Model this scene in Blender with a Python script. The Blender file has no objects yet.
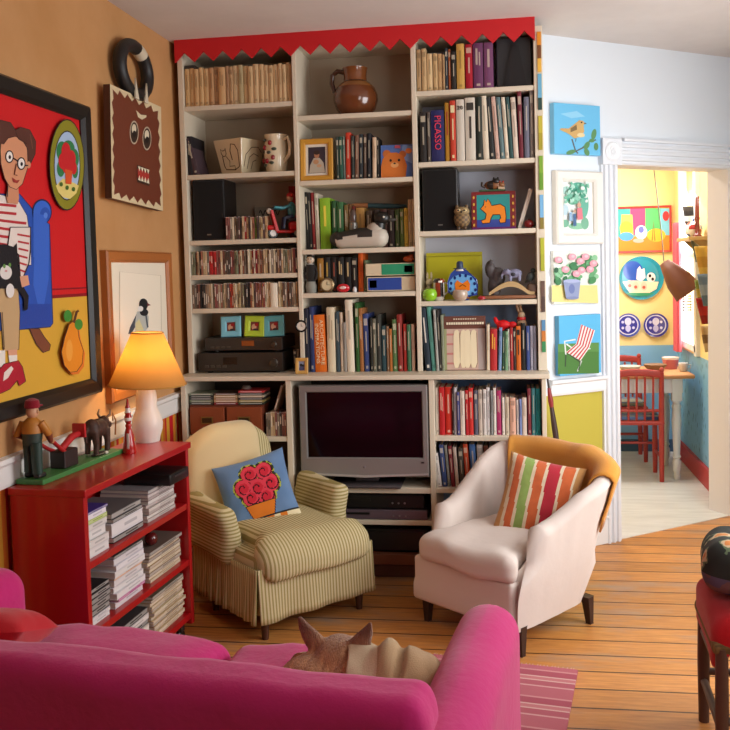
import bpy, math, random
from math import sin, cos, pi, radians, tan, sqrt, atan2
from mathutils import Vector, Matrix, noise
from mathutils.geometry import tessellate_polygon
random.seed(7)
SC = bpy.context.scene
COLL = SC.collection

# ------------------------------------------------------------------ colour
def lin(c):
    c = c / 255.0
    return c / 12.92 if c <= .04045 else ((c + .055) / 1.055) ** 2.4
def H(s):
    s = s.lstrip('#')
    return (lin(int(s[0:2], 16)), lin(int(s[2:4], 16)), lin(int(s[4:6], 16)))
def C(c):
    return H(c) if isinstance(c, str) else c
def mul(c, k):
    c = C(c); return (c[0]*k, c[1]*k, c[2]*k)
def mix(a, b, t):
    a = C(a); b = C(b); return tuple(a[i]*(1-t)+b[i]*t for i in range(3))
def hexs(c):
    c = C(c)
    def f(x):
        x = max(0, min(1, x)); return 12.92*x if x <= .0031308 else 1.055*x**(1/2.4)-.055
    return [f(x) for x in c]
def cname(c):
    import colorsys
    r, g, b = hexs(c); h, s, v = colorsys.rgb_to_hsv(r, g, b); h *= 360
    if v < .24: return 'black'
    if s < .16:
        return 'white' if v > .84 else 'pale grey' if v > .62 else 'grey' if v > .4 else 'dark grey'
    if h < 14 or h >= 345: return ('red' if s > .55 else 'pink' if v > .6 else 'brown') if v > .5 else 'dark red'
    if h < 24: return ('orange' if v > .72 else 'rust') if s > .6 else ('peach' if v > .65 else 'brown')
    if h < 50:
        if s > .68 and v > .7: return 'golden yellow' if h > 34 else 'orange'
        if v > .76: return 'cream' if s < .38 else 'tan'
        return 'tan' if v > .55 else 'brown' if v > .34 else 'dark brown'
    if h < 75: return 'yellow' if v > .75 and s > .4 else 'cream' if v > .7 else 'olive'
    if h < 160: return 'green' if v > .42 else 'dark green'
    if h < 200: return 'teal' if v > .35 else 'dark teal'
    if h < 255: return ('blue' if s > .3 else 'blue grey') if v > .42 else 'navy'
    return 'purple' if h < 310 else 'magenta'
ONES = ['', 'first', 'second', 'third', 'fourth', 'fifth', 'sixth', 'seventh', 'eighth', 'ninth', 'tenth', 'eleventh', 'twelfth', 'thirteenth',
        'fourteenth', 'fifteenth', 'sixteenth', 'seventeenth', 'eighteenth', 'nineteenth']
TENS = {2: ('twentieth', 'twenty'), 3: ('thirtieth', 'thirty'), 4: ('fortieth', 'forty'), 5: ('fiftieth', 'fifty'), 6: ('sixtieth', 'sixty'), 7: ('seventieth', 'seventy')}
def ordw(n):
    if n < 20: return ONES[n]
    t, o = divmod(n, 10)
    return TENS[t][0] if o == 0 else TENS[t][1] + '-' + ONES[o]

# ------------------------------------------------------------------ camera model (used to measure real planes)
FPX, CAM = 880.04, Vector((1.6497, -4.3209, 1.5203))
YAW, PIT, ROL = .1452, -.0531, -.0256
PPX, PPY = 381.58, 316.48
FW = Vector((-sin(YAW)*cos(PIT), cos(YAW)*cos(PIT), sin(PIT)))
_rt = Vector((cos(YAW), sin(YAW), 0)); _up = _rt.cross(FW)
RT = cos(ROL)*_rt + sin(ROL)*_up
UP = -sin(ROL)*_rt + cos(ROL)*_up
def ray(x, y): return FW + RT*((x-PPX)/FPX) - UP*((y-PPY)/FPX)
def onZ(x, y, z=0.0):
    d = ray(x, y); return CAM + d*((z-CAM.z)/d.z)
def onY(x, y, Y=0.0):
    d = ray(x, y); return CAM + d*((Y-CAM.y)/d.y)
def onX(x, y, X=0.0):
    d = ray(x, y); return CAM + d*((X-CAM.x)/d.x)
AD = .6220                                   # angle of the door wall
DD = Vector((cos(AD), sin(AD), 0)); DN = Vector((sin(AD), -cos(AD), 0)); D0 = Vector((1.8283, .312, 0))
def onD(x, y, off=0.0):
    d = ray(x, y); t = DN.dot(D0 + DN*off - CAM)/DN.dot(d); P = CAM + d*t
    return (P-D0).dot(DD), P.z
def dwp(s, z, off=0.0): 
    p = D0 + DD*s + DN*off; return Vector((p.x, p.y, z))
WX = -.03                                    # left wall plane

# ------------------------------------------------------------------ materials
_mats = {}
def newmat(name):
    m = bpy.data.materials.new(name); m.use_nodes = True
    nt = m.node_tree; b = nt.nodes['Principled BSDF']
    return m, nt, b
def N(nt, kind, **kw):
    n = nt.nodes.new(kind)
    for k, v in kw.items():
        if k in n.inputs: n.inputs[k].default_value = v
        else: setattr(n, k, v)
    return n
def paint(rough=.6, metal=0.0, bump=0.0, bscale=200.0, sheen=0.0, coat=0.0, spec=.5):
    key = (rough, metal, bump, bscale, sheen, coat, spec)
    if key in _mats: return _mats[key]
    m, nt, b = newmat('painted surface %d' % len(_mats))
    a = N(nt, 'ShaderNodeAttribute', attribute_name='Col')
    nt.links.new(a.outputs['Color'], b.inputs['Base Color'])
    b.inputs['Roughness'].default_value = rough; b.inputs['Metallic'].default_value = metal
    b.inputs['Sheen Weight'].default_value = sheen; b.inputs['Coat Weight'].default_value = coat
    b.inputs['Specular IOR Level'].default_value = spec
    if bump:
        tc = N(nt, 'ShaderNodeTexCoord'); no = N(nt, 'ShaderNodeTexNoise', Scale=bscale, Detail=4.0)
        nt.links.new(tc.outputs['Object'], no.inputs['Vector'])
        bp = N(nt, 'ShaderNodeBump', Strength=bump, Distance=.01)
        nt.links.new(no.outputs['Fac'], bp.inputs['Height']); nt.links.new(bp.outputs['Normal'], b.inputs['Normal'])
    _mats[key] = m
    return m
def PAPER(): return paint(.62, spec=.3)
def WOODP(): return paint(.5, bump=.05, bscale=60.0)
def CLOTH(): return paint(.9, bump=.25, bscale=350.0, sheen=.25, spec=.15)
def GLAZE(): return paint(.15, coat=.4)
def METAL(): return paint(.35, metal=.7)
def PLAST(): return paint(.35)
def OILP(): return paint(.5, bump=.08, bscale=120.0, spec=.3)
def noisy(name, c1, c2, scale, rough=.7, bump=.1, stretch=(1, 1, 1), spec=.3):
    if name in _mats: return _mats[name]
    m, nt, b = newmat(name)
    tc = N(nt, 'ShaderNodeTexCoord'); mp = N(nt, 'ShaderNodeMapping'); mp.inputs['Scale'].default_value = stretch
    no = N(nt, 'ShaderNodeTexNoise', Scale=scale, Detail=6.0, Roughness=.6)
    cr = N(nt, 'ShaderNodeValToRGB')
    cr.color_ramp.elements[0].position = .35; cr.color_ramp.elements[1].position = .65
    cr.color_ramp.elements[0].color = (*C(c1), 1); cr.color_ramp.elements[1].color = (*C(c2), 1)
    L = nt.links.new
    L(tc.outputs['Object'], mp.inputs['Vector']); L(mp.outputs['Vector'], no.inputs['Vector']); L(no.outputs['Fac'], cr.inputs['Fac'])
    L(cr.outputs['Color'], b.inputs['Base Color'])
    if bump:
        bp = N(nt, 'ShaderNodeBump', Strength=bump, Distance=.02)
        L(no.outputs['Fac'], bp.inputs['Height']); L(bp.outputs['Normal'], b.inputs['Normal'])
    b.inputs['Roughness'].default_value = rough; b.inputs['Specular IOR Level'].default_value = spec
    _mats[name] = m
    return m
def stripes(name, axis, period, stops, rough=.85, bump=.15, wob=.0):
    """hard stripes across one object axis: stops = [(fraction, colour), ...]"""
    if name in _mats: return _mats[name]
    m, nt, b = newmat(name); L = nt.links.new
    tc = N(nt, 'ShaderNodeTexCoord'); sp = N(nt, 'ShaderNodeSeparateXYZ'); L(tc.outputs['Object'], sp.inputs[0])
    ml = N(nt, 'ShaderNodeMath', operation='MULTIPLY'); ml.inputs[1].default_value = 1/period; L(sp.outputs[axis], ml.inputs[0])
    src = ml.outputs[0]
    if wob:
        n2 = N(nt, 'ShaderNodeTexNoise', Scale=5.0, Detail=2.0); L(tc.outputs['Object'], n2.inputs['Vector'])
        ma = N(nt, 'ShaderNodeMath', operation='MULTIPLY_ADD'); ma.inputs[1].default_value = wob
        L(n2.outputs['Fac'], ma.inputs[0]); L(src, ma.inputs[2]); src = ma.outputs[0]
    fr = N(nt, 'ShaderNodeMath', operation='FRACT'); L(src, fr.inputs[0])
    cr = N(nt, 'ShaderNodeValToRGB'); cr.color_ramp.interpolation = 'CONSTANT'
    el = cr.color_ramp.elements
    while len(el) < len(stops): el.new(.5)
    for e, (p, c) in zip(el, stops): e.position = p; e.color = (*C(c), 1)
    L(fr.outputs[0], cr.inputs['Fac']); L(cr.outputs['Color'], b.inputs['Base Color'])
    if bump:
        no = N(nt, 'ShaderNodeTexNoise', Scale=300.0, Detail=3.0); L(tc.outputs['Object'], no.inputs['Vector'])
        bp = N(nt, 'ShaderNodeBump', Strength=bump, Distance=.01); L(no.outputs['Fac'], bp.inputs['Height']); L(bp.outputs['Normal'], b.inputs['Normal'])
    b.inputs['Roughness'].default_value = rough; b.inputs['Specular IOR Level'].default_value = .15
    _mats[name] = m
    return m

# ------------------------------------------------------------------ mesh builder
class MB:
    def __init__(s): s.v = []; s.f = []; s.c = []
    def vert(s, p): s.v.append(tuple(p)); return len(s.v)-1
    def face(s, idx, col): s.f.append(tuple(idx)); s.c.append(C(col))
    def poly(s, pts, col): s.face([s.vert(p) for p in pts], col)
    def box(s, c, size, col, rot=None, cols=None):
        h = [x/2 for x in size]; b = len(s.v)
        R = rot if rot is not None else Matrix.Identity(3)
        for i in (-1, 1):
            for j in (-1, 1):
                for k in (-1, 1):
                    s.v.append(tuple(Vector(c) + R @ Vector((i*h[0], j*h[1], k*h[2]))))
        F = {'-x': (0, 1, 3, 2), '+x': (4, 6, 7, 5), '-y': (0, 4, 5, 1), '+y': (2, 3, 7, 6), '-z': (0, 2, 6, 4), '+z': (1, 5, 7, 3)}
        for k, f in F.items(): s.face([b+i for i in f], (cols or {}).get(k, col))
    def prism(s, pts, axis, a, b_, col, side=None):
        """extrude polygon pts (2-D) along axis ('x','y','z') from a to b_"""
        def P(u, v, w): return {'x': (w, u, v), 'y': (u, w, v), 'z': (u, v, w)}[axis]
        tri = tessellate_polygon([[Vector((p[0], p[1], 0)) for p in pts]])
        i0 = [s.vert(P(p[0], p[1], a)) for p in pts]; i1 = [s.vert(P(p[0], p[1], b_)) for p in pts]
        ar = sum(pts[i][0]*pts[(i+1) % len(pts)][1]-pts[(i+1) % len(pts)][0]*pts[i][1] for i in range(len(pts)))
        for t in tri:
            s.face([i0[k] for k in t], col); s.face([i1[k] for k in reversed(t)], col)
        n = len(pts)
        for i in range(n): s.face((i0[i], i0[(i+1) % n], i1[(i+1) % n], i1[i]), side or col)
    def lathe(s, prof, seg=24, col='#888888', T=None, cap=True, arc=2*pi):
        T = T or Matrix.Identity(4); rings = []
        for r, z in prof:
            rings.append([s.vert(T @ Vector((r*cos(arc*i/seg), r*sin(arc*i/seg), z))) for i in range(seg)])
        for k in range(len(rings)-1):
            zc = (prof[k][1]+prof[k+1][1])/2
            for i in range(seg):
                cc = col((i+.5)/seg, zc) if callable(col) else col
                s.face((rings[k][i], rings[k][(i+1) % seg], rings[k+1][(i+1) % seg], rings[k+1][i]), cc)
        if cap:
            for k, rg in ((0, list(reversed(rings[0]))), (-1, rings[-1])):
                if prof[k][0] > 1e-5: s.face(rg, col(0, prof[k][1]) if callable(col) else col)
    def tube(s, pts, rad, col, seg=10, closed=False):
        pts = [Vector(p) for p in pts]; n = len(pts)
        rad = rad if isinstance(rad, (list, tuple)) else [rad]*n
        rings = []; up = Vector((0, 0, 1))
        prev = None
        for i, p in enumerate(pts):
            if closed: t = pts[(i+1) % n]-pts[i-1]
            else: t = pts[min(i+1, n-1)]-pts[max(i-1, 0)]
            t.normalize()
            if prev is None:
                a = up if abs(t.dot(up)) < .9 else Vector((1, 0, 0))
                prev = (a - t*a.dot(t)).normalized()
            else:
                prev = (prev - t*prev.dot(t)).normalized()
            bn = t.cross(prev)
            rings.append([s.vert(p + (prev*cos(2*pi*k/seg) + bn*sin(2*pi*k/seg))*rad[i]) for k in range(seg)])
        for i in range(n if closed else n-1):
            A, B = rings[i], rings[(i+1) % n]
            cc = col(i/(n-1)) if callable(col) else col
            for k in range(seg): s.face((A[k], A[(k+1) % seg], B[(k+1) % seg], B[k]), cc)
        if not closed:
            s.face(list(reversed(rings[0])), col(0) if callable(col) else col); s.face(rings[-1], col(1) if callable(col) else col)
    def ell(s, c, r, col, seg=16, rings=10, rot=None):
        R = rot if rot is not None else Matrix.Identity(3); c = Vector(c)
        r = r if isinstance(r, (tuple, list)) else (r, r, r)
        top = s.vert(c + R @ Vector((0, 0, r[2]))); bot = s.vert(c + R @ Vector((0, 0, -r[2]))); G = []
        for k in range(1, rings):
            th = pi*k/rings
            G.append([s.vert(c + R @ Vector((r[0]*sin(th)*cos(2*pi*i/seg), r[1]*sin(th)*sin(2*pi*i/seg), r[2]*cos(th)))) for i in range(seg)])
        cf = col if callable(col) else (lambda u, v: col)
        for i in range(seg):
            j = (i+1) % seg
            s.face((top, G[0][i], G[0][j]), cf(i/seg, 0)); s.face((bot, G[-1][j], G[-1][i]), cf(i/seg, 1))
            for k in range(len(G)-1): s.face((G[k][i], G[k+1][i], G[k+1][j], G[k][j]), cf(i/seg, (k+1.5)/rings))
    def grid(s, fn, nu, nv, col, flip=False, wrap=False):
        """fn(u,v)->point, u,v in 0..1"""
        I = [[s.vert(fn(i/nu, j/nv)) for j in range(nv+1)] for i in range(nu if wrap else nu+1)]
        cf = col if callable(col) else (lambda u, v: col)
        for i in range(nu):
            for j in range(nv):
                a, b = I[i], I[(i+1) % len(I)]
                f = (a[j], b[j], b[j+1], a[j+1])
                s.face(f[::-1] if flip else f, cf((i+.5)/nu, (j+.5)/nv))
        return I
    def rbox(s, c, size, r, col, k=6, m=4, deform=None, colf=None):
        h = [x/2 for x in size]; r = min(r, min(h)*.999)
        def samp(hh):
            a = [-hh + r*(1-cos(pi/2*i/m)) for i in range(m)]
            b = [-(hh-r)+2*(hh-r)*i/k for i in range(k+1)]
            return a + b + [-x for x in reversed(a)]
        S = [samp(x) for x in h]; key = {}
        def V(p):
            kk = tuple(round(x, 6) for x in p)
            if kk not in key:
                q = Vector(p); inn = Vector([max(-(h[i]-r), min(h[i]-r, q[i])) for i in range(3)])
                d = q-inn
                if d.length > 1e-9: q = inn + d.normalized()*r
                if deform: q = Vector(deform(q))
                key[kk] = s.vert(q+Vector(c))
            return key[kk]
        for ax in range(3):
            u, w = [(1, 2), (2, 0), (0, 1)][ax]
            for sg in (-1, 1):
                for i in range(len(S[u])-1):
                    for j in range(len(S[w])-1):
                        q = []
                        for di, dj in ((0, 0), (1, 0), (1, 1), (0, 1)):
                            p = [0, 0, 0]; p[ax] = sg*h[ax]; p[u] = S[u][i+di]; p[w] = S[w][j+dj]; q.append(V(p))
                        if len(set(q)) < 3: continue
                        if sg < 0: q.reverse()
                        q2 = []
                        for x in q:
                            if x not in q2: q2.append(x)
                        cc = col
                        if colf:
                            m_ = sum((Vector(s.v[x]) for x in q2), Vector())/len(q2); cc = colf(m_)
                        s.face(q2, cc)
    def xf(s, M, start=0):
        for i in range(start, len(s.v)): s.v[i] = tuple(M @ Vector(s.v[i]))
    def build(s, name, mat, parent=None, loc=(0, 0, 0), rot=(0, 0, 0), smooth=None, bevel=0, remesh=0, sub=0, msm=0):
        me = bpy.data.meshes.new(name); me.from_pydata(s.v, [], s.f)
        at = me.color_attributes.new('Col', 'FLOAT_COLOR', 'CORNER')
        buf = []
        for f, c in zip(s.f, s.c): buf.extend([c[0], c[1], c[2], 1.0]*len(f))
        if len(buf) == 4*len(me.loops): at.data.foreach_set('color', buf)
        if remesh and mat.name.startswith('painted surface'):      # voxel remeshing drops colours: use a mottled solid instead
            c0 = Vector((0, 0, 0)); [c0.__iadd__(Vector(x)) for x in s.c]; c0 /= len(s.c); mat = noisy('mottled ' + name + ' %d' % len(_mats), mul(tuple(c0), .8), mul(tuple(c0), 1.25), 60.0, .55, .05)
        me.materials.append(mat)
        if smooth is not None:
            me.polygons.foreach_set('use_smooth', [True]*len(me.polygons))
            if smooth < 180: me.set_sharp_from_angle(angle=radians(smooth))
        me.update()
        o = bpy.data.objects.new(name, me); COLL.objects.link(o)
        o.parent = parent; o.location = loc; o.rotation_euler = rot
        if remesh:
            r = o.modifiers.new('r', 'REMESH'); r.mode = 'VOXEL'; r.voxel_size = remesh; r.use_smooth_shade = True
        if msm:
            q = o.modifiers.new('s', 'SMOOTH'); q.iterations = msm; q.factor = .5
        if bevel:
            q = o.modifiers.new('b', 'BEVEL'); q.width = bevel; q.segments = 2; q.limit_method = 'ANGLE'; q.angle_limit = radians(40)
        if sub:
            q = o.modifiers.new('u', 'SUBSURF'); q.levels = sub; q.render_levels = sub
        return o
def tag(o, label, cat, group=None, kind=None):
    o['label'] = label; o['category'] = cat
    if group: o['group'] = group
    if kind: o['kind'] = kind
    return o
def E(name, label, cat, loc=(0, 0, 0), rz=0, group=None):
    o = bpy.data.objects.new(name, None); COLL.objects.link(o); o.empty_display_size = .05
    o.location = loc; o.rotation_euler = (0, 0, rz)
    return tag(o, label, cat, group)
def struct(o): o['kind'] = 'structure'; return o
def lab(o, l): o['label'] = l; return o
def rotX(a): return Matrix.Rotation(a, 3, 'X')
def rotY(a): return Matrix.Rotation(a, 3, 'Y')
def rotZ(a): return Matrix.Rotation(a, 3, 'Z')
def TR(x, y, z): return Matrix.Translation((x, y, z))
def R4(a, ax): return Matrix.Rotation(a, 4, ax)
def text(s, size, name, col, parent, loc, rot, mat=None, ext=.0006, sx=1.0):
    cu = bpy.data.curves.new(name, 'FONT'); cu.body = s; cu.size = size; cu.extrude = ext; cu.align_x = 'CENTER'; cu.align_y = 'CENTER'; cu.resolution_u = 2
    t = bpy.data.objects.new('tmp', cu); COLL.objects.link(t)
    dg = bpy.context.evaluated_depsgraph_get()
    me = bpy.data.meshes.new_from_object(t.evaluated_get(dg))
    bpy.data.objects.remove(t)
    for v in me.vertices: v.co.x *= sx
    at = me.color_attributes.new('Col', 'FLOAT_COLOR', 'CORNER'); c = C(col)
    at.data.foreach_set('color', [c[0], c[1], c[2], 1.0]*len(me.loops))
    me.materials.clear(); me.materials.append(mat or PAPER())
    o = bpy.data.objects.new(name, me); COLL.objects.link(o); o.parent = parent; o.location = loc; o.rotation_euler = rot
    return o
class Art:
    """a flat picture: coloured shapes laid on a plane, local x right, z up, seen from -y"""
    def __init__(s, mp, y=0.0, dy=.00025): s.m = MB(); s.mp = mp; s.y = y; s.dy = dy; s.zm = (0, 0, 1)
    def P(s, p):
        ox, oy, k = s.zm; return s.mp(ox+p[0]/k, oy+p[1]/k)
    def poly(s, pts, col, raw=False):
        q = [p if raw else s.P(p) for p in pts]; s.y -= s.dy
        tri = tessellate_polygon([[Vector((a, b, 0)) for a, b in q]])
        idx = [s.m.vert((a, s.y, b)) for a, b in q]
        for t in tri:
            a, b, c = [Vector(s.m.v[idx[k]]) for k in t]
            n = (b-a).cross(c-a)
            s.m.face([idx[k] for k in (t if n.y < 0 else t[::-1])], col)
    def ell(s, cx, cy, rx, ry, col, rot=0, n=28):
        s.poly([(cx+rx*cos(2*pi*i/n)*cos(rot)-ry*sin(2*pi*i/n)*sin(rot), cy+rx*cos(2*pi*i/n)*sin(rot)+ry*sin(2*pi*i/n)*cos(rot)) for i in range(n)], col)
    def line(s, pts, w, col, closed=False):
        n = len(pts); L = []; R = []
        for i in range(n):
            a = pts[i-1] if (i > 0 or closed) else pts[i]; b = pts[(i+1) % n] if (i < n-1 or closed) else pts[i]
            dx, dy = b[0]-a[0], b[1]-a[1]; l = math.hypot(dx, dy) or 1
            nx, ny = -dy/l*w/2, dx/l*w/2
            L.append((pts[i][0]+nx, pts[i][1]+ny)); R.append((pts[i][0]-nx, pts[i][1]-ny))
        s.y -= s.dy
        for i in range(n if closed else n-1):
            j = (i+1) % n
            q = [s.P(p) for p in (L[i], L[j], R[j], R[i])]
            pts3 = [Vector((a, s.y, b)) for a, b in q]
            if (pts3[1]-pts3[0]).cross(pts3[2]-pts3[0]).y > 0: pts3.reverse()
            s.m.poly(pts3, col)
    def ring(s, cx, cy, rx, ry, w, col, n=28): s.line([(cx+rx*cos(2*pi*i/n), cy+ry*sin(2*pi*i/n)) for i in range(n)], w, col, True)
def frame4(m, w, h, fw, d, col, y0=0.0, prof=True):
    """picture frame with mitred, slightly bevelled rails in the xz plane; back at y0, front at y0-d"""
    o = [(-w/2, -h/2), (w/2, -h/2), (w/2, h/2), (-w/2, h/2)]
    def ringp(ins, y): return [(x+(ins if x < 0 else -ins), y, z+(ins if z < 0 else -ins)) for x, z in o]
    rings = [ringp(0, y0), ringp(0, y0-d*.8), ringp(fw*.15, y0-d), ringp(fw*.75, y0-d*.9), ringp(fw, y0-d*.6), ringp(fw, y0)]
    I = [[m.vert(p) for p in r] for r in rings]
    for a, b in zip(I, I[1:]):
        for i in range(4): m.face((a[i], a[(i+1) % 4], b[(i+1) % 4], b[i]), col)
# ================================================================== CAMERA, WORLD, LIGHTS
cd = bpy.data.cameras.new('camera'); cam = bpy.data.objects.new('camera', cd); COLL.objects.link(cam)
cd.sensor_width = 36; cd.sensor_fit = 'HORIZONTAL'; cd.lens = FPX/730*36
cd.shift_x = (365-PPX)/730; cd.shift_y = -(365-PPY)/730; cd.clip_start = .02
cam.matrix_world = Matrix((( RT.x, UP.x, -FW.x, CAM.x), (RT.y, UP.y, -FW.y, CAM.y), (RT.z, UP.z, -FW.z, CAM.z), (0, 0, 0, 1)))
SC.camera = cam
SC.view_settings.view_transform = 'Standard'; SC.view_settings.look = 'None'; SC.view_settings.exposure = 0; SC.view_settings.gamma = 1
w = bpy.data.worlds.new('daylight'); SC.world = w; w.use_nodes = True
bg = w.node_tree.nodes['Background']; bg.inputs[0].default_value = (1.0, .93, .88, 1); bg.inputs[1].default_value = .3
def area(name, loc, target, sx, sy, power, col, spread=180):
    l = bpy.data.lights.new(name, 'AREA'); l.shape = 'RECTANGLE'; l.size = sx; l.size_y = sy; l.energy = power; l.color = col; l.spread = radians(spread)
    o = bpy.data.objects.new(name, l); COLL.objects.link(o); o.location = loc
    o.rotation_euler = (Vector(target)-Vector(loc)).to_track_quat('-Z', 'Y').to_euler(); return o
def point(name, loc, power, col, r=.05):
    l = bpy.data.lights.new(name, 'POINT'); l.energy = power; l.color = col; l.shadow_soft_size = r
    o = bpy.data.objects.new(name, l); COLL.objects.link(o); o.location = loc; return o
area('window_daylight', (3.25, -1.25, 1.55), (1.5, -.5, .9), 1.3, 1.5, 60, (.97, .98, 1.0))
area('shelf_fill_light', (3.2, -3.3, 1.75), (1.1, .1, 1.2), 1.2, 1.2, 30, (1.0, .97, .96))  # fill lamp added to light the shelves frontally; the wall has no window here
area('kitchen_window_daylight', (3.15, 2.2, 1.6), (1.8, 2.4, .9), .9, 1.2, 46, (1.0, .98, .96))
area('kitchen_ceiling_glow', (2.1, 1.9, 2.62), (2.1, 2.0, 0), .7, .5, 34, (1.0, .97, .93))

# ================================================================== FLOOR, CEILING, WALLS
def plank_mat():
    m, nt, b = newmat('orange pine boards'); L = nt.links.new
    tc = N(nt, 'ShaderNodeTexCoord'); sp = N(nt, 'ShaderNodeSeparateXYZ'); L(tc.outputs['Object'], sp.inputs[0])
    PW = .1395; 
    k = N(nt, 'ShaderNodeMath', operation='MULTIPLY_ADD'); k.inputs[1].default_value = 1/PW; k.inputs[2].default_value = .42; L(sp.outputs['Y'], k.inputs[0])
    fl = N(nt, 'ShaderNodeMath', operation='FLOOR'); L(k.outputs[0], fl.inputs[0])
    fr = N(nt, 'ShaderNodeMath', operation='FRACT'); L(k.outputs[0], fr.inputs[0])
    wn = N(nt, 'ShaderNodeTexWhiteNoise', noise_dimensions='1D'); L(fl.outputs[0], wn.inputs['W'])
    mp = N(nt, 'ShaderNodeMapping'); mp.inputs['Scale'].default_value = (1.5, 16, 1); L(tc.outputs['Object'], mp.inputs['Vector'])
    cb = N(nt, 'ShaderNodeCombineXYZ'); L(wn.outputs['Value'], cb.inputs['X']); L(fl.outputs[0], cb.inputs['Z'])
    va = N(nt, 'ShaderNodeVectorMath', operation='ADD'); L(mp.outputs[0], va.inputs[0]); L(cb.outputs[0], va.inputs[1])
    gr = N(nt, 'ShaderNodeTexNoise', Scale=4.0, Detail=8.0, Roughness=.65); L(va.outputs[0], gr.inputs['Vector'])
    cr = N(nt, 'ShaderNodeValToRGB'); e = cr.color_ramp.elements
    e[0].position = .3; e[0].color = (*H('#b07038'), 1); e[1].position = .72; e[1].color = (*H('#d9984f'), 1); L(gr.outputs['Fac'], cr.inputs['Fac'])
    hs = N(nt, 'ShaderNodeHueSaturation'); L(cr.outputs[0], hs.inputs['Color'])
    vm = N(nt, 'ShaderNodeMath', operation='MULTIPLY_ADD'); vm.inputs[1].default_value = .28; vm.inputs[2].default_value = .86; L(wn.outputs['Value'], vm.inputs[0]); L(vm.outputs[0], hs.inputs['Value'])
    wr = N(nt, 'ShaderNodeTexNoise', Scale=1.3, Detail=5.0, Roughness=.7)
    mp2 = N(nt, 'ShaderNodeMapping'); mp2.inputs['Scale'].default_value = (1, 3.2, 1); L(tc.outputs['Object'], mp2.inputs['Vector']); L(mp2.outputs[0], wr.inputs['Vector'])
    wc = N(nt, 'ShaderNodeValToRGB'); wc.color_ramp.elements[0].position = .52; wc.color_ramp.elements[1].position = .72
    wc.color_ramp.elements[1].color = (.8, .8, .8, 1); L(wr.outputs['Fac'], wc.inputs['Fac'])
    mx = N(nt, 'ShaderNodeMix', data_type='RGBA'); L(wc.outputs[0], mx.inputs[0]); L(hs.outputs[0], mx.inputs[6]); mx.inputs[7].default_value = (*H('#9c8b7c'), 1)
    gp = N(nt, 'ShaderNodeMath', operation='LESS_THAN'); gp.inputs[1].default_value = .06; L(fr.outputs[0], gp.inputs[0])
    mg = N(nt, 'ShaderNodeMix', data_type='RGBA'); L(gp.outputs[0], mg.inputs[0]); L(mx.outputs[2], mg.inputs[6]); mg.inputs[7].default_value = (*H('#4a2810'), 1)
    L(mg.outputs[2], b.inputs['Base Color'])
    b.inputs['Roughness'].default_value = .38
    iv = N(nt, 'ShaderNodeMath', operation='SUBTRACT'); iv.inputs[0].default_value = 1; L(gp.outputs[0], iv.inputs[1])
    bp = N(nt, 'ShaderNodeBump', Strength=.4, Distance=.004); L(iv.outputs[0], bp.inputs['Height']); L(bp.outputs[0], b.inputs['Normal'])
    return m
m = MB()
a0, a1 = dwp(-.05, 0), dwp(1.75, 0)
m.prism([(-.13, -5.3), (3.25, -5.3), (a1.x, a1.y), (a0.x, a0.y), (a0.x, .44), (-.13, .44)], 'z', -.06, 0, '#c08040')
struct(m.build('floor', plank_mat()))
m = MB()
k0, k1 = dwp(.0, 0), dwp(1.75, 0)
m.prism([(k0.x, k0.y), (k1.x, k1.y), (3.25, 3.1), (1.0, 3.1), (1.0, .46), (k0.x, .46)], 'z', -.06, .004, '#d6d2c8')
struct(m.build('floor_kitchen', noisy('white painted boards', '#cfcdc6', '#e2e0da', 3, .3, .03, (1, 6, 1))))
m = MB(); m.box((1.5, -1.1, 2.75), (3.6, 8.5, .1), '#d8cfc8')
struct(m.build('ceiling', noisy('ceiling paint', '#d6cfca', '#dfd8d3', 2.5, .9, .02)))
m = MB(); m.box((WX-.05, -2.43, 1.77), (.1, 5.74, 1.87), '#c08a4e')
struct(m.build('wall_left', noisy('ochre plaster', '#bd8a55', '#c99764', 2.2, .75, .06)))
m = MB(); m.box((WX-.05, -2.43, .418), (.1, 5.74, .837), '#c08a4e')
struct(m.build('wall_left_lower', stripes('red yellow striped wallpaper', 'Y', .23, [(0, '#d9a23a'), (.16, '#c8202a'), (.36, '#d8882e'), (.5, '#e0c27a'), (.58, '#c22a2a'), (.68, '#d9a23a'), (.8, '#d4712a'), (.92, '#c8202a')], .7, 0)))
m = MB(); m.box((.88, .39, 1.35), (2.02, .1, 2.7), '#b8c2d2', cols={'-y': '#9a948e'})
m = MB(); m.box((.9, .395, 1.35), (1.94, .1, 2.7), '#a8a5a6')
struct(m.build('wall_back', noisy('grey plaster', '#a3a0a2', '#adabae', 3, .8, .02)))
m = MB(); m.box((1.57, -5.35, 1.35), (3.5, .1, 2.7), '#b8a890'); struct(m.build('wall_front', paint(.8)))
def dw_build(m, name, mat, **k):
    return m.build(name, mat, loc=(D0.x, D0.y, 0), rot=(0, 0, AD), **k)
WHITE, YEL = '#dde4ea', '#bdb043'
SO0, SO1, HZ = .49, 1.35, 2.058
m = MB()
m.box(((SO0-.03)/2, .075, .42), (SO0+.03, .15, .84), YEL); m.box(((SO0-.03)/2, .075, 1.77), (SO0+.03, .15, 1.86), WHITE)
m.box(((SO0+SO1)/2, .075, (HZ+2.7)/2), (SO1-SO0, .15, 2.7-HZ), WHITE)
m.box(((SO1+1.75)/2, .075, 1.35), (1.75-SO1, .15, 2.7), WHITE)
struct(dw_build(m, 'wall_corner', paint(.8, bump=.02, bscale=8.0)))
m = MB(); m.box((3.28, -3.8, 1.35), (.1, 3.0, 2.7), WHITE); m.box((3.28, .62, 1.35), (.1, 1.6, 2.7), WHITE)
m.box((3.28, -1.24, .36), (.1, 2.14, .72), WHITE); m.box((3.28, -1.24, 2.53), (.1, 2.14, .34), WHITE)
struct(m.build('wall_right', paint(.8)))
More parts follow.
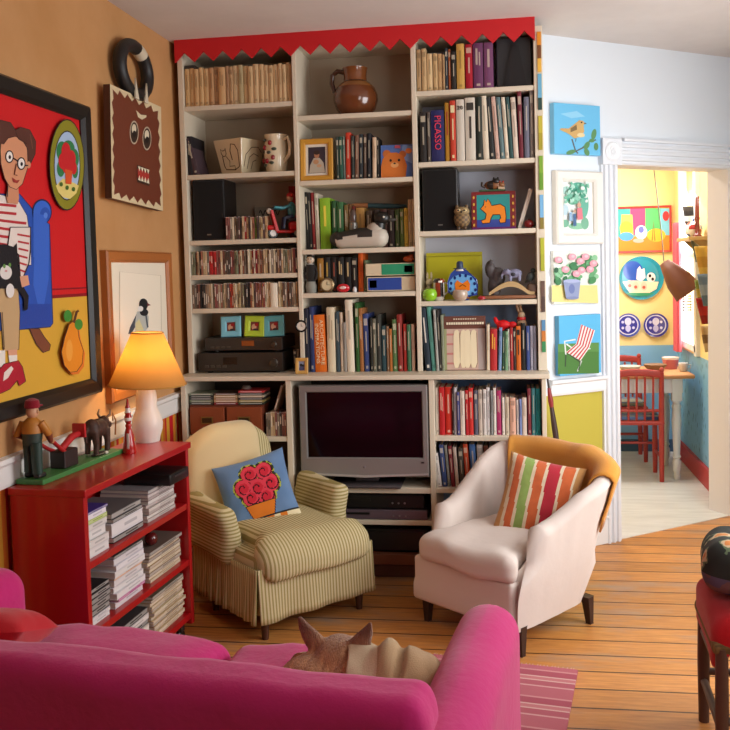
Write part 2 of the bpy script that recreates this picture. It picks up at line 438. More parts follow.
KB = 2.95       # kitchen back wall
KX = 2.95       # kitchen right wall
m = MB(); m.box((2.1, KB+.05, .43), (2.3, .1, .86), '#86b8dc'); m.box((2.1, KB+.05, 1.78), (2.3, .1, 1.84), '#f4dc9a')
struct(m.build('wall_kitchen_back', paint(.75, bump=.02, bscale=10.0)))
wy0, wy1 = onX(698, 300, KX).y, onX(684.5, 300, KX).y
def spk():
    m_, nt, b = newmat('speckled blue wall paint'); L = nt.links.new
    tc = N(nt, 'ShaderNodeTexCoord'); mp = N(nt, 'ShaderNodeMapping'); mp.inputs['Scale'].default_value = (1, 26, 12); L(tc.outputs['Object'], mp.inputs[0])
    vo = N(nt, 'ShaderNodeTexVoronoi', Scale=1.0); L(mp.outputs[0], vo.inputs['Vector'])
    cr = N(nt, 'ShaderNodeValToRGB'); cr.color_ramp.elements[0].color = (*H('#2f5f86'), 1); cr.color_ramp.elements[1].color = (*H('#80b6dc'), 1)
    cr.color_ramp.elements[0].position = .12; cr.color_ramp.elements[1].position = .3
    L(vo.outputs['Distance'], cr.inputs[0]); L(cr.outputs[0], b.inputs['Base Color']); b.inputs['Roughness'].default_value = .6
    return m_
m = MB(); m.box((KX+.05, 2.1, .43), (.1, 1.8, .86), '#80b6dc')
struct(m.build('wall_kitchen_lower', spk()))
m = MB()
wz0, wz1 = .93, 2.2
m.box((KX+.05, (1.2+wy0)/2, 1.78), (.1, wy0-1.2, 1.84), '#f4dc9a'); m.box((KX+.05, (wy1+3)/2, 1.78), (.1, 3-wy1, 1.84), '#f4dc9a')
m.box((KX+.05, (wy0+wy1)/2, (.86+wz0)/2), (.1, wy1-wy0, wz0-.86), '#f4dc9a'); m.box((KX+.05, (wy0+wy1)/2, (wz1+2.7)/2), (.1, wy1-wy0, 2.7-wz1), '#f4dc9a')
struct(m.build('wall_kitchen_right', paint(.75)))
m = MB(); m.box((1.0, 1.7, 1.35), (.1, 2.6, 2.7), '#f4dc9a'); struct(m.build('wall_kitchen_left', paint(.75)))
# trims
m = MB()
def rail(m, a, b, z0, z1, d, ax):
    prof = [(0, z0), (d*.55, z0), (d*.7, z0+.012), (d*.7, z1-.03), (d, z1-.02), (d, z1-.004), (0, z1)]
    m.prism(prof, ax, a, b, '#e8e4de')
rail(m, -5.2, .335, .828, .93, .026, 'y')
# prism along y takes (x,z): keep at wall
m.xf(TR(WX, 0, 0)); struct(m.build('trim_chair_rail_left', paint(.5)))
m = MB(); prof = [(0, .838), (-.016, .838), (-.02, .85), (-.02, .895), (-.03, .905), (-.03, .92), (0, .925)]
m.prism([(p[0], p[1]) for p in prof], 'x', .02, .4, '#e6e8ea'); struct(dw_build(m, 'trim_chair_rail_corner', paint(.5)))
m = MB(); m.box((.2, -.01, .07), (.39, .02, .14), '#e6e6e4'); m.box((.2, -.014, .145), (.39, .028, .012), '#e6e6e4'); struct(dw_build(m, 'baseboard_corner', paint(.5), bevel=.003))
m = MB(); m.box((KX-.012, 2.05, .07), (.024, 1.6, .13), '#b83a3a'); struct(m.build('baseboard_kitchen', paint(.5)))
m = MB(); m.box((2.0, KB-.01, .05), (1.9, .02, .1), '#3a5a78'); struct(m.build('baseboard_kitchen_back', paint(.5)))
# door casing: fluted pilasters, header, rosette blocks, jamb
def fluted(m, a0, a1, L0, L1, horiz):
    n = 3; wd = a1-a0; pr = [(a0, 0), (a0, -.016)]
    for k in range(n):
        c = a0 + wd*(.2+.3*k); hw = wd*.1
        pr += [(c-hw, -.016), (c-hw*.6, -.028), (c+hw*.6, -.028), (c+hw, -.016)]
    pr += [(a1, -.016), (a1, 0)]
    if horiz: m.prism([(p[1], p[0]) for p in pr], 'x', L0, L1, '#e0e4e9')       # (y,z)
    else: m.prism(pr, 'z', L0, L1, '#e0e4e9')
m = MB(); fluted(m, .376, .49, 0, 2.05, False); struct(dw_build(m, 'trim_door_casing_left', paint(.45)))
m = MB(); fluted(m, 1.35, 1.46, 0, 2.05, False); struct(dw_build(m, 'trim_door_casing_right', paint(.45)))
m = MB(); fluted(m, 2.06, 2.178, .5, 1.34, True); m.box((.925, -.02, 2.184), (.81, .04, .014), '#e0e4e9'); struct(dw_build(m, 'trim_door_header', paint(.45)))
for nm, s0 in (('trim_rosette_left', .37), ('trim_rosette_right', 1.338)):
    m = MB(); m.box((s0+.065, -.02, 2.117), (.132, .04, .138), '#e0e4e9')
    for (r0, r1, yy) in ((.052, .044, -.046), (.034, .026, -.05), (.014, .001, -.054)):
        m.lathe([(r0, 0), (r0, .008), (r1, .014), (r1*.6, .010)], 24, '#e6eaee', T=TR(s0+.065, -.036, 2.117) @ R4(radians(90), 'X'))
    struct(dw_build(m, nm, paint(.45), bevel=.003))
m = MB(); m.box((SO1+.004, .075, HZ/2), (.016, .155, HZ), '#e4dede'); m.box((SO0-.004, .075, HZ/2), (.016, .155, HZ), '#e4dede'); m.box(((SO0+SO1)/2, .075, HZ+.004), (SO1-SO0, .155, .016), '#dcd8d6')
struct(dw_build(m, 'trim_door_jamb', paint(.45)))
# kitchen window
m = MB()
for (y, z, sy, sz) in ((wy0-.03, (wz0+wz1)/2, .07, wz1-wz0+.14), (wy1+.03, (wz0+wz1)/2, .07, wz1-wz0+.14), ((wy0+wy1)/2, wz1+.035, wy1-wy0, .07), ((wy0+wy1)/2, wz0-.02, wy1-wy0+.1, .05), ((wy0+wy1)/2, (wz0+wz1)/2, wy1-wy0, .035)):
    m.box((KX-.005, y, z), (.05, sy, sz), '#eef0f2')
wf = struct(m.build('window_1', paint(.5), bevel=.004))
def glassmat():
    m_, nt, b = newmat('clear window glass'); L = nt.links.new
    t = N(nt, 'ShaderNodeBsdfTransparent'); g = N(nt, 'ShaderNodeBsdfGlossy'); g.inputs['Roughness'].default_value = .02
    mx = N(nt, 'ShaderNodeMixShader'); mx.inputs[0].default_value = .06; L(t.outputs[0], mx.inputs[1]); L(g.outputs[0], mx.inputs[2])
    L(mx.outputs[0], nt.nodes['Material Output'].inputs['Surface']); return m_
GLASS = glassmat()
m = MB(); m.box((KX+.03, (wy0+wy1)/2, (wz0+wz1)/2), (.004, wy1-wy0, wz1-wz0), '#ffffff'); m.build('pane', GLASS, wf)
# white board added outside the kitchen window, lit so the panes look bright
m = MB(); m.box((4.2, 2.3, 1.4), (.1, 4.0, 3.2), '#f4f4f2'); o = struct(m.build('window_backdrop', paint(.9)))
area('backdrop_light', (3.6, 2.3, 3.4), (4.2, 2.3, 1.2), 2.5, 1.0, 160, (1, 1, 1))  # lamp added to whiten the board behind the kitchen panes
# living room window (to the right of the frame)
m = MB()
for (y, z, sy, sz) in ((-2.28, 1.54, .08, 1.76), (-.2, 1.54, .08, 1.76), (-1.24, 2.37, 2.04, .08), (-1.24, .71, 2.2, .06), (-1.24, 1.54, 2.04, .04), (-1.24, 1.54, .04, 1.6)):
    m.box((3.245, y, z), (.06, sy, sz), '#eef0f2')
struct(m.build('window_2', paint(.5), bevel=.004))
# ================================================================== BOOKCASE
CASEC = '#d9cdb6'
UL, UM, UR = (.034, .598), (.619, 1.192), (1.216, 1.782)
LL, LM, LR = (.036, .55), (.578, 1.256), (1.282, 1.791)
YF, YB, LYF = 0.0, .325, -.13
SZ = dict(L1=2.371, L2=2.026, L3=1.692, L4=1.516, L5=1.344, LED=1.011, M1=2.295, M2=1.973, M3=1.630, M4=1.411, R1=2.384, R2=2.040, R3=1.703, R4=1.359,
          L7=.708, T1=.459, T2=.298, T3=.127, R6=.713, R7=.459)
case = E('built_in_bookcase', 'tall cream built-in bookcase covering the back wall around the television', 'bookcase', (0, 0, 0))
CM = paint(.5, bump=.02, bscale=30.0)
def cpart(name, c, s, col=CASEC, bev=.0025, mat=None):
    m = MB(); m.box(c, s, col); return m.build(name, mat or CM, case, bevel=bev)
def vpan(name, x0, x1, y0, z0, z1): return cpart(name, ((x0+x1)/2, (y0+YB)/2, (z0+z1)/2), (x1-x0, YB-y0, z1-z0))
vpan('side_panel', .006, UL[0], YF, 1.012, 2.66); vpan('side_panel', UR[1], 1.824, YF, 1.012, 2.66)
vpan('divider', UL[1], UM[0], YF, 1.012, 2.66); vpan('divider', UM[1], UR[0], YF, 1.012, 2.66)
vpan('side_panel', .01, LL[0], LYF, 0, .988); vpan('side_panel', LR[1], 1.812, LYF, 0, .988)
vpan('divider', LL[1], LM[0], LYF, .06, .988); vpan('divider', LM[1], LR[0], LYF, .06, .988)
def shelf(x0, x1, z, y0=YF, t=.024, col=CASEC): return cpart('shelf', ((x0+x1)/2, (y0+.004+YB-.015)/2, z-t/2), (x1-x0, YB-.019-y0, t), col)
for z in ('L1', 'L2', 'L3', 'L4', 'L5'): shelf(*UL, SZ[z])
for z in ('M1', 'M2', 'M3', 'M4'): shelf(*UM, SZ[z])
for z in ('R1', 'R2', 'R3', 'R4'): shelf(*UR, SZ[z])
shelf(*LL, SZ['L7'], LYF); shelf(*LM, SZ['T1'], LYF, .028); shelf(*LM, SZ['T2'], LYF); shelf(*LM, SZ['T3'], LYF, .05, '#7a4630'); shelf(*LR, SZ['R6'], LYF); shelf(*LR, SZ['R7'], LYF); shelf(*LL, SZ['T1'], LYF)
cpart('ledge', (.91, (LYF-.012+YB)/2, .9995), (1.84, YB-LYF+.012, .023), '#d9cdb6', .004)
cpart('plinth', (.91, (LYF+.05+YB)/2, .03), (1.78, YB-LYF-.05, .06), '#6b4a44')
cpart('top_panel', (.915, (YB+.01)/2, 2.65), (1.8, YB-.01, .02))
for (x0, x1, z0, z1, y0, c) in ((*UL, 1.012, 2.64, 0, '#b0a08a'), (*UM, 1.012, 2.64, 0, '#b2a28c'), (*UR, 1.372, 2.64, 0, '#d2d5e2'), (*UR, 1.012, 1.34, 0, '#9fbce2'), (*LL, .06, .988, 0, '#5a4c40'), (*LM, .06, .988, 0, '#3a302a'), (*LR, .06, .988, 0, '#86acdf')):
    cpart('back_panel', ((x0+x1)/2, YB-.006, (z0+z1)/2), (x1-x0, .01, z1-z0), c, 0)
# red zigzag valance
m = MB(); n = 18; x0, x1 = .0, 1.79; st = (x1-x0)/n; pts = [(x0, 2.7), (x0, 2.588)]
for i in range(n):
    a = x0+st*i
    if i: pts.append((a, 2.588))
    pts.append((a+st/2, 2.636))
pts += [(x1, 2.588), (x1, 2.7)]
m.prism(pts[::-1], 'y', -.016, -.002, '#c8141c'); lab(m.build('valance', paint(.55), case), 'red zigzag-edged valance')
# narrow painted strips down the right stile
for i, (ya, yb, cols) in enumerate(((32, 72, ['#e0902a', '#7a4a2a', '#e8b44a']), (74, 110, ['#6fb2d2', '#6fb2d2', '#2f4a44']), (116, 150, ['#c2b440', '#a89a30']), (156, 190, ['#7fa83a', '#6a9a36']), (195, 229, ['#7ab4dc', '#7ab4dc', '#8a7a3a']),
                        (238, 271, ['#b4b83a', '#a8ac38']), (281, 312, ['#6a5248', '#54423c']), (320, 352, ['#5a8ab0', '#c87a3a', '#3f8a58']))):
    za, zb = onY(539, ya, 0).z, onY(539, yb, 0).z; m = MB(); k = len(cols)
    for j, c in enumerate(cols):
        zt = za+(zb-za)*j/k; zu = za+(zb-za)*(j+1)/k; m.box((1.809, -.003, (zt+zu)/2), (.018, .006, abs(zu-zt)), c)
    m.build('painted_strip', PAPER(), case)

# ------------------------------------------------------------------ books
def book_mesh(w, d, h, col, title=None, style=None, rnd=random):
    m = MB(); t = min(.0028, w*.18); cc = C(col); pg = mix('#e6dcc6', col, .08); ins = .003
    # boards and rounded spine; local: x width, y depth (spine at y=0), z height
    m.box((t/2, d/2, h/2), (t, d, h), cc); m.box((w-t/2, d/2, h/2), (t, d, h), cc)
    n = 5; bul = min(.004, w*.12); a = []
    for i in range(n+1):
        x = w*i/n; y = -bul*sin(pi*i/n); a.append((x, y))
    i0 = [m.vert((x, y, 0)) for x, y in a]; i1 = [m.vert((x, y, h)) for x, y in a]
    for i in range(n): m.face((i0[i], i0[i+1], i1[i+1], i1[i]), cc)
    m.face(i0[::-1] + [m.vert((w, t, 0)), m.vert((0, t, 0))][::1], cc); 
    j = [m.vert((w, t, h)), m.vert((0, t, h))]; m.face(i1 + j, cc)
    m.box((w/2, (d-ins)/2+t*.3, h/2), (w-2*t, d-ins-t*.6, h-2*ins), pg)
    lum = sum(cc)/3
    tc = C(title) if title else (mix(col, '#e8dcc0', .5) if lum < .22 else mix(col, '#2a2420', .4))
    y = -bul-.0006
    def bar(z0, z1, x0, x1, c): m.box(((x0+x1)/2*w, y+.0008, (z0+z1)/2*h), ((x1-x0)*w, .0016, (z1-z0)*h), c)
    if style != 'plain':
        k = rnd.random()
        if k < .4: bar(.45, .85, .38, .62, tc)
        elif k < .7: bar(.52, .88, .25, .45, tc); bar(.5, .8, .58, .72, tc)
        else: bar(.8, .92, .15, .85, tc); bar(.35, .7, .4, .62, tc)
        if rnd.random() < .6: bar(.05, .1, .3, .7, tc)
    return m
def cd_mesh(w, d, h, col, rnd=random):
    m = MB(); m.box((w/2, d/2, h/2), (w*.92, d, h), col); c2 = mix(col, '#f4ead8', .65) if rnd.random() < .6 else mix(col, '#241c18', .7)
    m.box((w/2, -.0006, h*(.3+.4*rnd.random())), (w*.5, .0012, h*.3*(.6+rnd.random())), c2)
    m.box((w/2, -.0004, h*.985), (w*.9, .0008, h*.02), mix(col, '#ffffff', .4)); return m
ROWSEEN = {}
def row(rowname, group, items, zoom, xab, XLR, z, base, y0=.012, what='book', dep=(.13, .19), ppm=206.5, cat='book', mat=None, obj='book'):
    ox, oy, s = zoom; xa, xb = xab; bl, br = base
    for i, it in enumerate(items):
        a, b, top, col = it[:4]; lean = it[4] if len(it) > 4 and isinstance(it[4], (int, float)) else 0; opt = it[5] if len(it) > 5 else {}
        bz = bl + (br-bl)*(a-xa)/(xb-xa)
        X0 = XLR[0] + (XLR[1]-XLR[0])*(a-xa)/(xb-xa); X1 = XLR[0] + (XLR[1]-XLR[0])*(b-xa)/(xb-xa)
        h = (bz-top)/s/ppm; w = max(.004, (X1-X0)*.96); d = dep[0]+random.random()*(dep[1]-dep[0])
        if what == 'cd': m = cd_mesh(w, d, h, col)
        else: m = book_mesh(w, d, h, col, opt.get('title'), opt.get('style'))
        ang = atan2(lean, (bz-top)) if lean else 0
        size = ('thick ' if w > .034 else 'slim ' if w < .014 else '') if what == 'book' else ''
        nm = opt.get('desc') or f'{size}{cname(col)} {"spined CD case" if what == "cd" else "book"}'
        l = f'{nm}, {ordw(i+1)} from left {rowname}'
        o = m.build(obj, mat or PAPER(), loc=(X0, y0+random.random()*.012, z+.0006), rot=(0, ang, 0), smooth=None)
        tag(o, l, cat, group)
        if lean: o.location.z += max(0, w*sin(ang)) if ang > 0 else 0
        if 'text' in opt:
            for k, (tx, sz, fx, fz, tcol, sx) in enumerate(opt['text']):
                text(tx, sz, 'lettering', tcol, o, (w*fx, -.0065, h*fz), (radians(90), radians(opt.get('tr', 90)), 0), sx=sx, ext=.0012)
zA, zB, zC_, zD, zE = (170, 20, 5.615), (175, 125, 5.615), (180, 235, 5.615), (285, 30, 5.214), (405, 20, 5.214)
TAN = ['#b98a4c', '#c9985c', '#c4935a', '#c69a60', '#c79b62', '#a8682f', '#9c5f2d', '#c08a50', '#8c4f2a', '#a97a4d', '#d8c096', '#9a8a60', '#c49a66', '#c59d6b', '#c8a273', '#c39a68', '#caa576', '#bf9563', '#cda97b', '#c6a070', '#cba677', '#c29a69', '#b5793f']
xs = [80, 106, 133, 160, 186, 217, 246, 271, 312, 331, 354, 387, 413, 441, 471, 501, 530, 556, 581, 611, 633, 655, 671]
row('on the top left shelf', 'paperbacks on the top left shelf', [(x, (xs[i+1] if i < 22 else 684)-1, 272-40*(x-80)/600+random.uniform(-6, 8), mix(TAN[i], '#efd9ae', .3)) for i, x in enumerate(xs)], zA, (75, 690), UL, SZ['L1'], (490, 450), dep=(.11, .13))
# CDs
CDP = ['#b89a78', '#84504a', '#5a4a40', '#cbb08a', '#9a6450', '#3a302e', '#cfbc98', '#7a6250', '#8a4640', '#c0a078', '#6e6a60', '#ab8464', '#8a7c6c', '#d0c4a8', '#5a4440', '#b8a27a', '#84886e', '#94625a', '#a8927a', '#4a403a']
def cdrow(rowname, group, x0, x1, top0, top1, n, zoom, xab, XLR, z, base, spec={}):
    it = []; st = (x1-x0)/n
    for i in range(n):
        c = spec.get(i) or random.choice(CDP); t = top0+(top1-top0)*i/n + random.uniform(-3, 5)
        it.append((x0+st*i, x0+st*(i+1)-.4, t, c))
    row(rowname, group, it, zoom, xab, XLR, z, base, what='cd', dep=(.13, .14), cat='CD', obj='cd_case', mat=paint(.3))
cdrow('beside the left loudspeaker', 'CDs beside the left loudspeaker', 285, 520, 513, 508, 20, zB, (75, 690), UL, SZ['L3'], (655, 630), {3: '#d8ccb0', 9: '#a03030', 14: '#6a8a3a', 16: '#d8ccb0'})
cdrow('in the upper full CD row', 'CDs in the upper full row', 72, 660, 90, 66, 54, zC_, (68, 665), UL, SZ['L4'], (232, 208), {9: '#c02028', 10: '#c4242a', 11: '#be2028', 12: '#c2262c', 31: '#8a1a24', 32: '#e0d6c0', 33: '#7a1a24'})
cdrow('in the lower full CD row', 'CDs in the lower full row', 72, 512, 275, 258, 42, zC_, (68, 670), UL, SZ['L5'], (420, 400), {4: '#2a2422', 5: '#332a28', 6: '#2e2826', 20: '#a83a24', 21: '#b04028', 28: '#2a2826', 29: '#343230', 30: '#2c2a2c'})
cdrow('right of the white box set', 'CDs right of the white box set', 556, 662, 258, 253, 9, zC_, (68, 670), UL, SZ['L5'], (420, 400))
m = book_mesh(.036, .14, .123, '#e4dac4', style='plain'); o = m.build('box_set', PAPER(), loc=(.451, .008, SZ['L5']+.0006)); tag(o, 'wide white box set standing in the lower full CD row', 'box set')
# L2: books
row('on the shelf with the cherry pitcher', 'dark books beside the cat pot', [(64, 94, 62, '#262226', 0), (97, 128, 70, '#4a3a40', -50)], zB, (62, 668), UL, SZ['L2'], (290, 250))
# middle
zM2, zM4 = (290, 120, 5.407), (290, 240, 5.214)
row('right of the gold photo frame', 'books right of the gold photo frame', [(246, 261, 75, '#3c4a44'), (263, 281, 75, '#2f5a4a'), (283, 293, 72, '#6a7a70'), (295, 323, 52, '#c8402a', 5), (328, 344, 70, '#3a3f3c', 3), (347, 367, 68, '#7d5a48', 6), (370, 388, 62, '#2c3236', 6), (392, 410, 60, '#5b4a40', 6), (414, 434, 58, '#26282c', 5), (443, 463, 82, '#d9bfa0', 5), (468, 478, 78, '#26221f')], zM2, (45, 665), UM, SZ['M2'], (322, 298), y0=.03)
row('behind the duck', 'books behind the duck decoy', [(66, 80, 385, '#24221f', -7), (82, 96, 386, '#2b2826', -7), (98, 114, 388, '#8a2a2a', -6), (118, 138, 392, '#cfc6b0', -6), (142, 200, 418, '#8ab82f', 0, {'title': '#e8d24a'}), (207, 235, 432, '#2f5a35'), (237, 272, 440, '#3c6b3f'), (277, 300, 455, '#7a6236'), (302, 318, 450, '#6a4a2a'), (321, 335, 462, '#6a2420'), (340, 388, 470, '#b58a4a'), (395, 430, 486, '#5a4a3a'), (436, 470, 480, '#3a2e28'), (474, 510, 478, '#54342a'), (514, 548, 480, '#3a2a26'), (553, 575, 478, '#4a5a30'), (578, 598, 474, '#6a7a3a'), (602, 623, 470, '#d9b64a'), (625, 644, 424, '#d9c69c'), (646, 664, 420, '#dcc8a0')], zM2, (58, 668), UM, SZ['M3'], (705, 680), y0=.10, dep=(.13, .15), ppm=200)
row('behind the alarm clock', 'black books behind the alarm clock', [(136, 170, 95, '#a8762f'), (173, 206, 88, '#2a2724', 0, {'title': '#b8964a'}), (208, 242, 88, '#2a2724', 0, {'title': '#8a4a3a'}), (244, 278, 87, '#262422', 0, {'title': '#c8b080'}), (280, 316, 87, '#292623', 0, {'title': '#c8b080'}), (318, 348, 90, '#24211f'), (352, 378, 62, '#d4601f', 3), (382, 400, 102, '#6a7a5a', 2)], zM4, (68, 658), UM, SZ['M4'], (285, 262), y0=.06)
row('above the television', 'large books above the television', [(80, 104, 345, '#232736', 0), (106, 130, 335, '#2e3a66', 0), (132, 196, 380, '#e0701f', -8, {'text': [('ARCHITECTURE', .026, .72, .52, '#f4d8a8', 1.22), ('INSPIRATIONS', .026, .30, .5, '#f4d8a8', 1.22)], 'style': 'plain', 'desc': 'thick orange book with pale capital lettering'}), (200, 243, 338, '#dccdad', 0), (246, 268, 362, '#3f5058', 0), (270, 284, 366, '#cdb9a0', 0), (286, 303, 420, '#9a958c', 0), (306, 345, 298, '#e4d8c0', -6), (352, 370, 315, '#2f5a2a'), (372, 392, 345, '#a0683a', -2), (396, 424, 375, '#3a4a80', -4), (430, 442, 395, '#2a2a24'), (444, 462, 400, '#6a6a5a'), (464, 486, 380, '#3a3a34'), (489, 513, 440, '#2f4a50'), (516, 528, 440, '#8a6a50'), (530, 544, 455, '#b06a30'), (547, 572, 405, '#5a7a4a'), (575, 600, 378, '#8a2f28', -3), (604, 621, 430, '#b0342a'), (624, 643, 432, '#3f6a4a'), (646, 662, 432, '#cfa98f')], zM4, (78, 690), (UM[0], UM[1]+.012), SZ['LED'], (692, 682), dep=(.17, .22))
# right
row('on the top right shelf', 'books on the top right shelf', [(52, 76, 160, '#b39268'), (80, 105, 155, '#c9a97a'), (107, 137, 180, '#d9bc8c'), (140, 164, 178, '#cbaa78'), (166, 189, 180, '#cda876'), (191, 202, 185, '#b8946a'), (204, 219, 150, '#2f3a44'), (222, 234, 155, '#a0522a'), (237, 262, 172, '#2a2622'), (266, 308, 130, '#c99f50'), (312, 351, 130, '#a8182a'), (354, 407, 125, '#6a3a5e'), (410, 460, 122, '#744266')], zE, (48, 668), UR, SZ['R1'], (378, 335), dep=(.15, .18))
row('on the shelf of art books', 'art books on the second right shelf', [(62, 98, 478, '#2a2624'), (102, 118, 478, '#5a5048'), (121, 194, 468, '#2a2a5a', 0, {'text': [('PICASSO', .046, .5, .56, '#e0405a', .95)], 'style': 'plain', 'desc': 'thick navy book lettered PICASSO in red'}), (197, 221, 430, '#b8862a', 0, {'title': '#a02a2a'}), (224, 255, 420, '#c0402a', 0, {'title': '#e0d0a0'}), (258, 302, 415, '#cbc2b2', 0, {'text': [('20', .026, .5, .86, '#1a1816', 1.2)], 'tr': 0, 'style': 'plain', 'desc': 'thick white book numbered in black', }), (305, 360, 405, '#cdc5b4', 0, {'title': '#3a342e'}), (364, 396, 400, '#2a3028', 0), (399, 430, 395, '#d9cdb4', -10), (434, 460, 402, '#2b2d2c', -20), (464, 486, 398, '#c9a898', -20), (490, 512, 402, '#60787a', -20), (515, 534, 402, '#d8cbb4', -18), (538, 556, 400, '#33504e', -18), (559, 584, 402, '#d5c3b0', -14), (588, 610, 370, '#6e2a34', -8), (614, 641, 402, '#6a6a78'), (645, 664, 362, '#8a8078')], zE, (48, 668), UR, SZ['R2'], (742, 712), dep=(.17, .22))
zR5 = (415, 240, 5.214)
row('left on the shelf above the ledge', 'books left of the brown cover book', [(62, 92, 352, '#24303a', -24, {'title': '#d8d4c8'}), (96, 118, 345, '#5fa091', -24), (121, 134, 362, '#a8a8a0', -14), (137, 148, 365, '#3a3430', -12), (150, 163, 392, '#8a9078', -4)], zR5, (45, 660), UR, SZ['LED'], (690, 688), dep=(.15, .2))
row('right of the brown cover book', 'books right of the brown cover book', [(388, 404, 445, '#d6c4a8', 3), (406, 444, 468, '#b02a2a', 4, {'title': '#e0a040'}), (450, 466, 462, '#7a94b8', 8), (470, 482, 480, '#2a4a34', 6), (486, 500, 482, '#7aa07a', 4), (503, 511, 470, '#d6d0c4'), (514, 530, 462, '#a02a2a'), (532, 543, 465, '#3a2a28'), (546, 570, 455, '#c8641f', 0, {'title': '#2a241f'}), (573, 596, 440, '#22201f'), (599, 617, 455, '#3a4a80'), (620, 634, 455, '#a8a4b0'), (636, 652, 455, '#8a8a98')], zR5, (45, 660), UR, SZ['LED'], (690, 688), dep=(.15, .2))
zR6 = (420, 370, 5.214)
row('on the ledge row right of the television', 'red and white books right of the television', [(75, 92, 98, '#d9cfc0'), (95, 124, 95, '#b81f22'), (126, 162, 95, '#c8301f'), (164, 171, 100, '#3a2422'), (173, 187, 98, '#cfc8c8'), (189, 203, 120, '#4a4a80'), (206, 230, 115, '#d8c8b8'), (233, 249, 110, '#b8242a'), (251, 275, 98, '#c9302a'), (279, 299, 112, '#5a5a6a'), (302, 323, 108, '#c8b8a8'), (326, 344, 106, '#d8d0c8'), (346, 363, 96, '#e0dcd8'), (366, 378, 110, '#8a8a88'), (381, 395, 98, '#e4ddd0'), (398, 422, 112, '#a83060'), (426, 439, 148, '#e8dccd'), (442, 463, 146, '#c8b8a0'), (466, 498, 150, '#d8a890'), (501, 513, 160, '#d9cfc8'), (516, 528, 155, '#8090c0'), (531, 554, 148, '#d8c8b8'), (560, 578, 100, '#8a3a44'), (581, 599, 98, '#4a8a90'), (602, 626, 100, '#2a98a0')], zR6, (72, 632), LR, SZ['R6'], (352, 346), y0=-.1, dep=(.14, .19), ppm=212)
row('on the shelf behind the white armchair', 'books behind the white armchair', [(80, 106, 458, '#d8d0c8', -20), (110, 134, 412, '#3a4a7a', -18), (138, 152, 415, '#8a8a80', -18), (156, 176, 418, '#7a2a30', -16), (180, 198, 425, '#cbb8a8', -14), (202, 228, 430, '#4a443c', -8), (234, 260, 408, '#c04a2a', -14), (264, 296, 410, '#4a70a8', -10), (300, 332, 412, '#d8d4cf', -6), (336, 358, 415, '#6a3a2a', -4), (362, 398, 420, '#d0c8c0'), (404, 430, 430, '#5a6a60'), (436, 470, 425, '#8a4a40'), (476, 506, 432, '#38384a')], zR6, (76, 640), LR, SZ['R7'], (640, 636), y0=-.1, dep=(.14, .19), ppm=212)
# vertical CDs right of the card drawers
zL7 = (175, 370, 5.615)
cdrow('beside the wooden card drawers', 'CDs beside the card drawers', 506, 612, 240, 236, 9, zL7, (95, 618), LL, SZ['L7'], (372, 378), {2: '#cbb08a', 5: '#8a8070'})
for o in list(COLL.objects):
    if o.get('group') in ('CDs beside the card drawers',): o.location.y = LYF+.02
m = cd_mesh(.011, .13, .13, '#9a8470'); o = m.build('cd_case', paint(.3), loc=(.478, LYF+.03, SZ['L7']+.128), rot=(0, radians(18), 0)); tag(o, 'pale CD case leaning on top of the CDs beside the card drawers', 'CD')
for i, (c, ht) in enumerate((('#3a3a34', .012), ('#7a8a68', .01), ('#4a4a48', .011), ('#2e3632', .01), ('#86907a', .009))):
    m = MB(); m.box((.062, .06, ht/2), (.122, .124, ht*.94), c); m.box((.062, -.0025, ht/2), (.1, .001, ht*.4), mix(c, '#ffffff', .4))
    o = m.build('cd_case', paint(.3), loc=(.043, LYF+.03, .866+i*.0118)); tag(o, f'{cname(c)} CD case lying {ordw(i+1)} from bottom in left stack on card drawers', 'CD', 'CDs lying on the card drawers')
for i, c in enumerate(('#8a2a30', '#c8a880', '#a8805a', '#d0b48c', '#5a463a')):
    m = MB(); m.box((.062, .06, .0052), (.122, .124, .0098), c); m.box((.062, -.0025, .005), (.1, .001, .004), mix(c, '#ffffff', .5))
    o = m.build('cd_case', paint(.3), loc=(.172, LYF+.028, .866+i*.0118)); tag(o, f'{cname(c)} CD case lying {ordw(i+1)} from bottom in middle stack on card drawers', 'CD', 'CDs lying on the card drawers')
for i, c in enumerate(('#3a4438', '#b0a060', '#3c342e', '#c4b49a', '#4a4640', '#c03a3c')):
    m = MB(); m.box((.066, .06, .0052), (.13, .124, .0098), c); m.box((.066, -.0025, .005), (.11, .001, .004), mix(c, '#ffffff', .4))
    o = m.build('cd_case', paint(.3), loc=(.3, LYF+.026, .866+i*.0118)); tag(o, f'{cname(c)} CD case lying {ordw(i+1)} from bottom in right stack on card drawers', 'CD', 'CDs lying on the card drawers')
# ================================================================== THINGS ON THE SHELVES
def SX(xpx, ypx, Y=0.0): return onY(xpx, ypx, Y).x
def bear_or_photo(): pass
# speakers
def speaker(x0, x1, z, h, label):
    r = E('loudspeaker', label, 'speaker', ((x0+x1)/2, .03, z)); w = x1-x0; d = .2
    m = MB(); m.box((0, d/2+.006, h/2+.001), (w, d, h), '#191615'); m.build('cabinet', PLAST(), r, bevel=.004)
    m = MB(); m.rbox((0, .003, h/2), (w*.95, .012, h*.96), .005, '#161312', 2, 2); m.build('grille', CLOTH(), r, smooth=40)
    m = MB(); m.box((0, -.004, .03), (.022, .002, .006), '#8a8680'); m.build('badge', METAL(), r)
speaker(.05, .218, SZ['L3'], .31, 'black loudspeaker on the left shelves beside a CD row')
speaker(1.232, 1.405, SZ['R3'], .305, 'black loudspeaker on the right shelves beside an owl figurine')
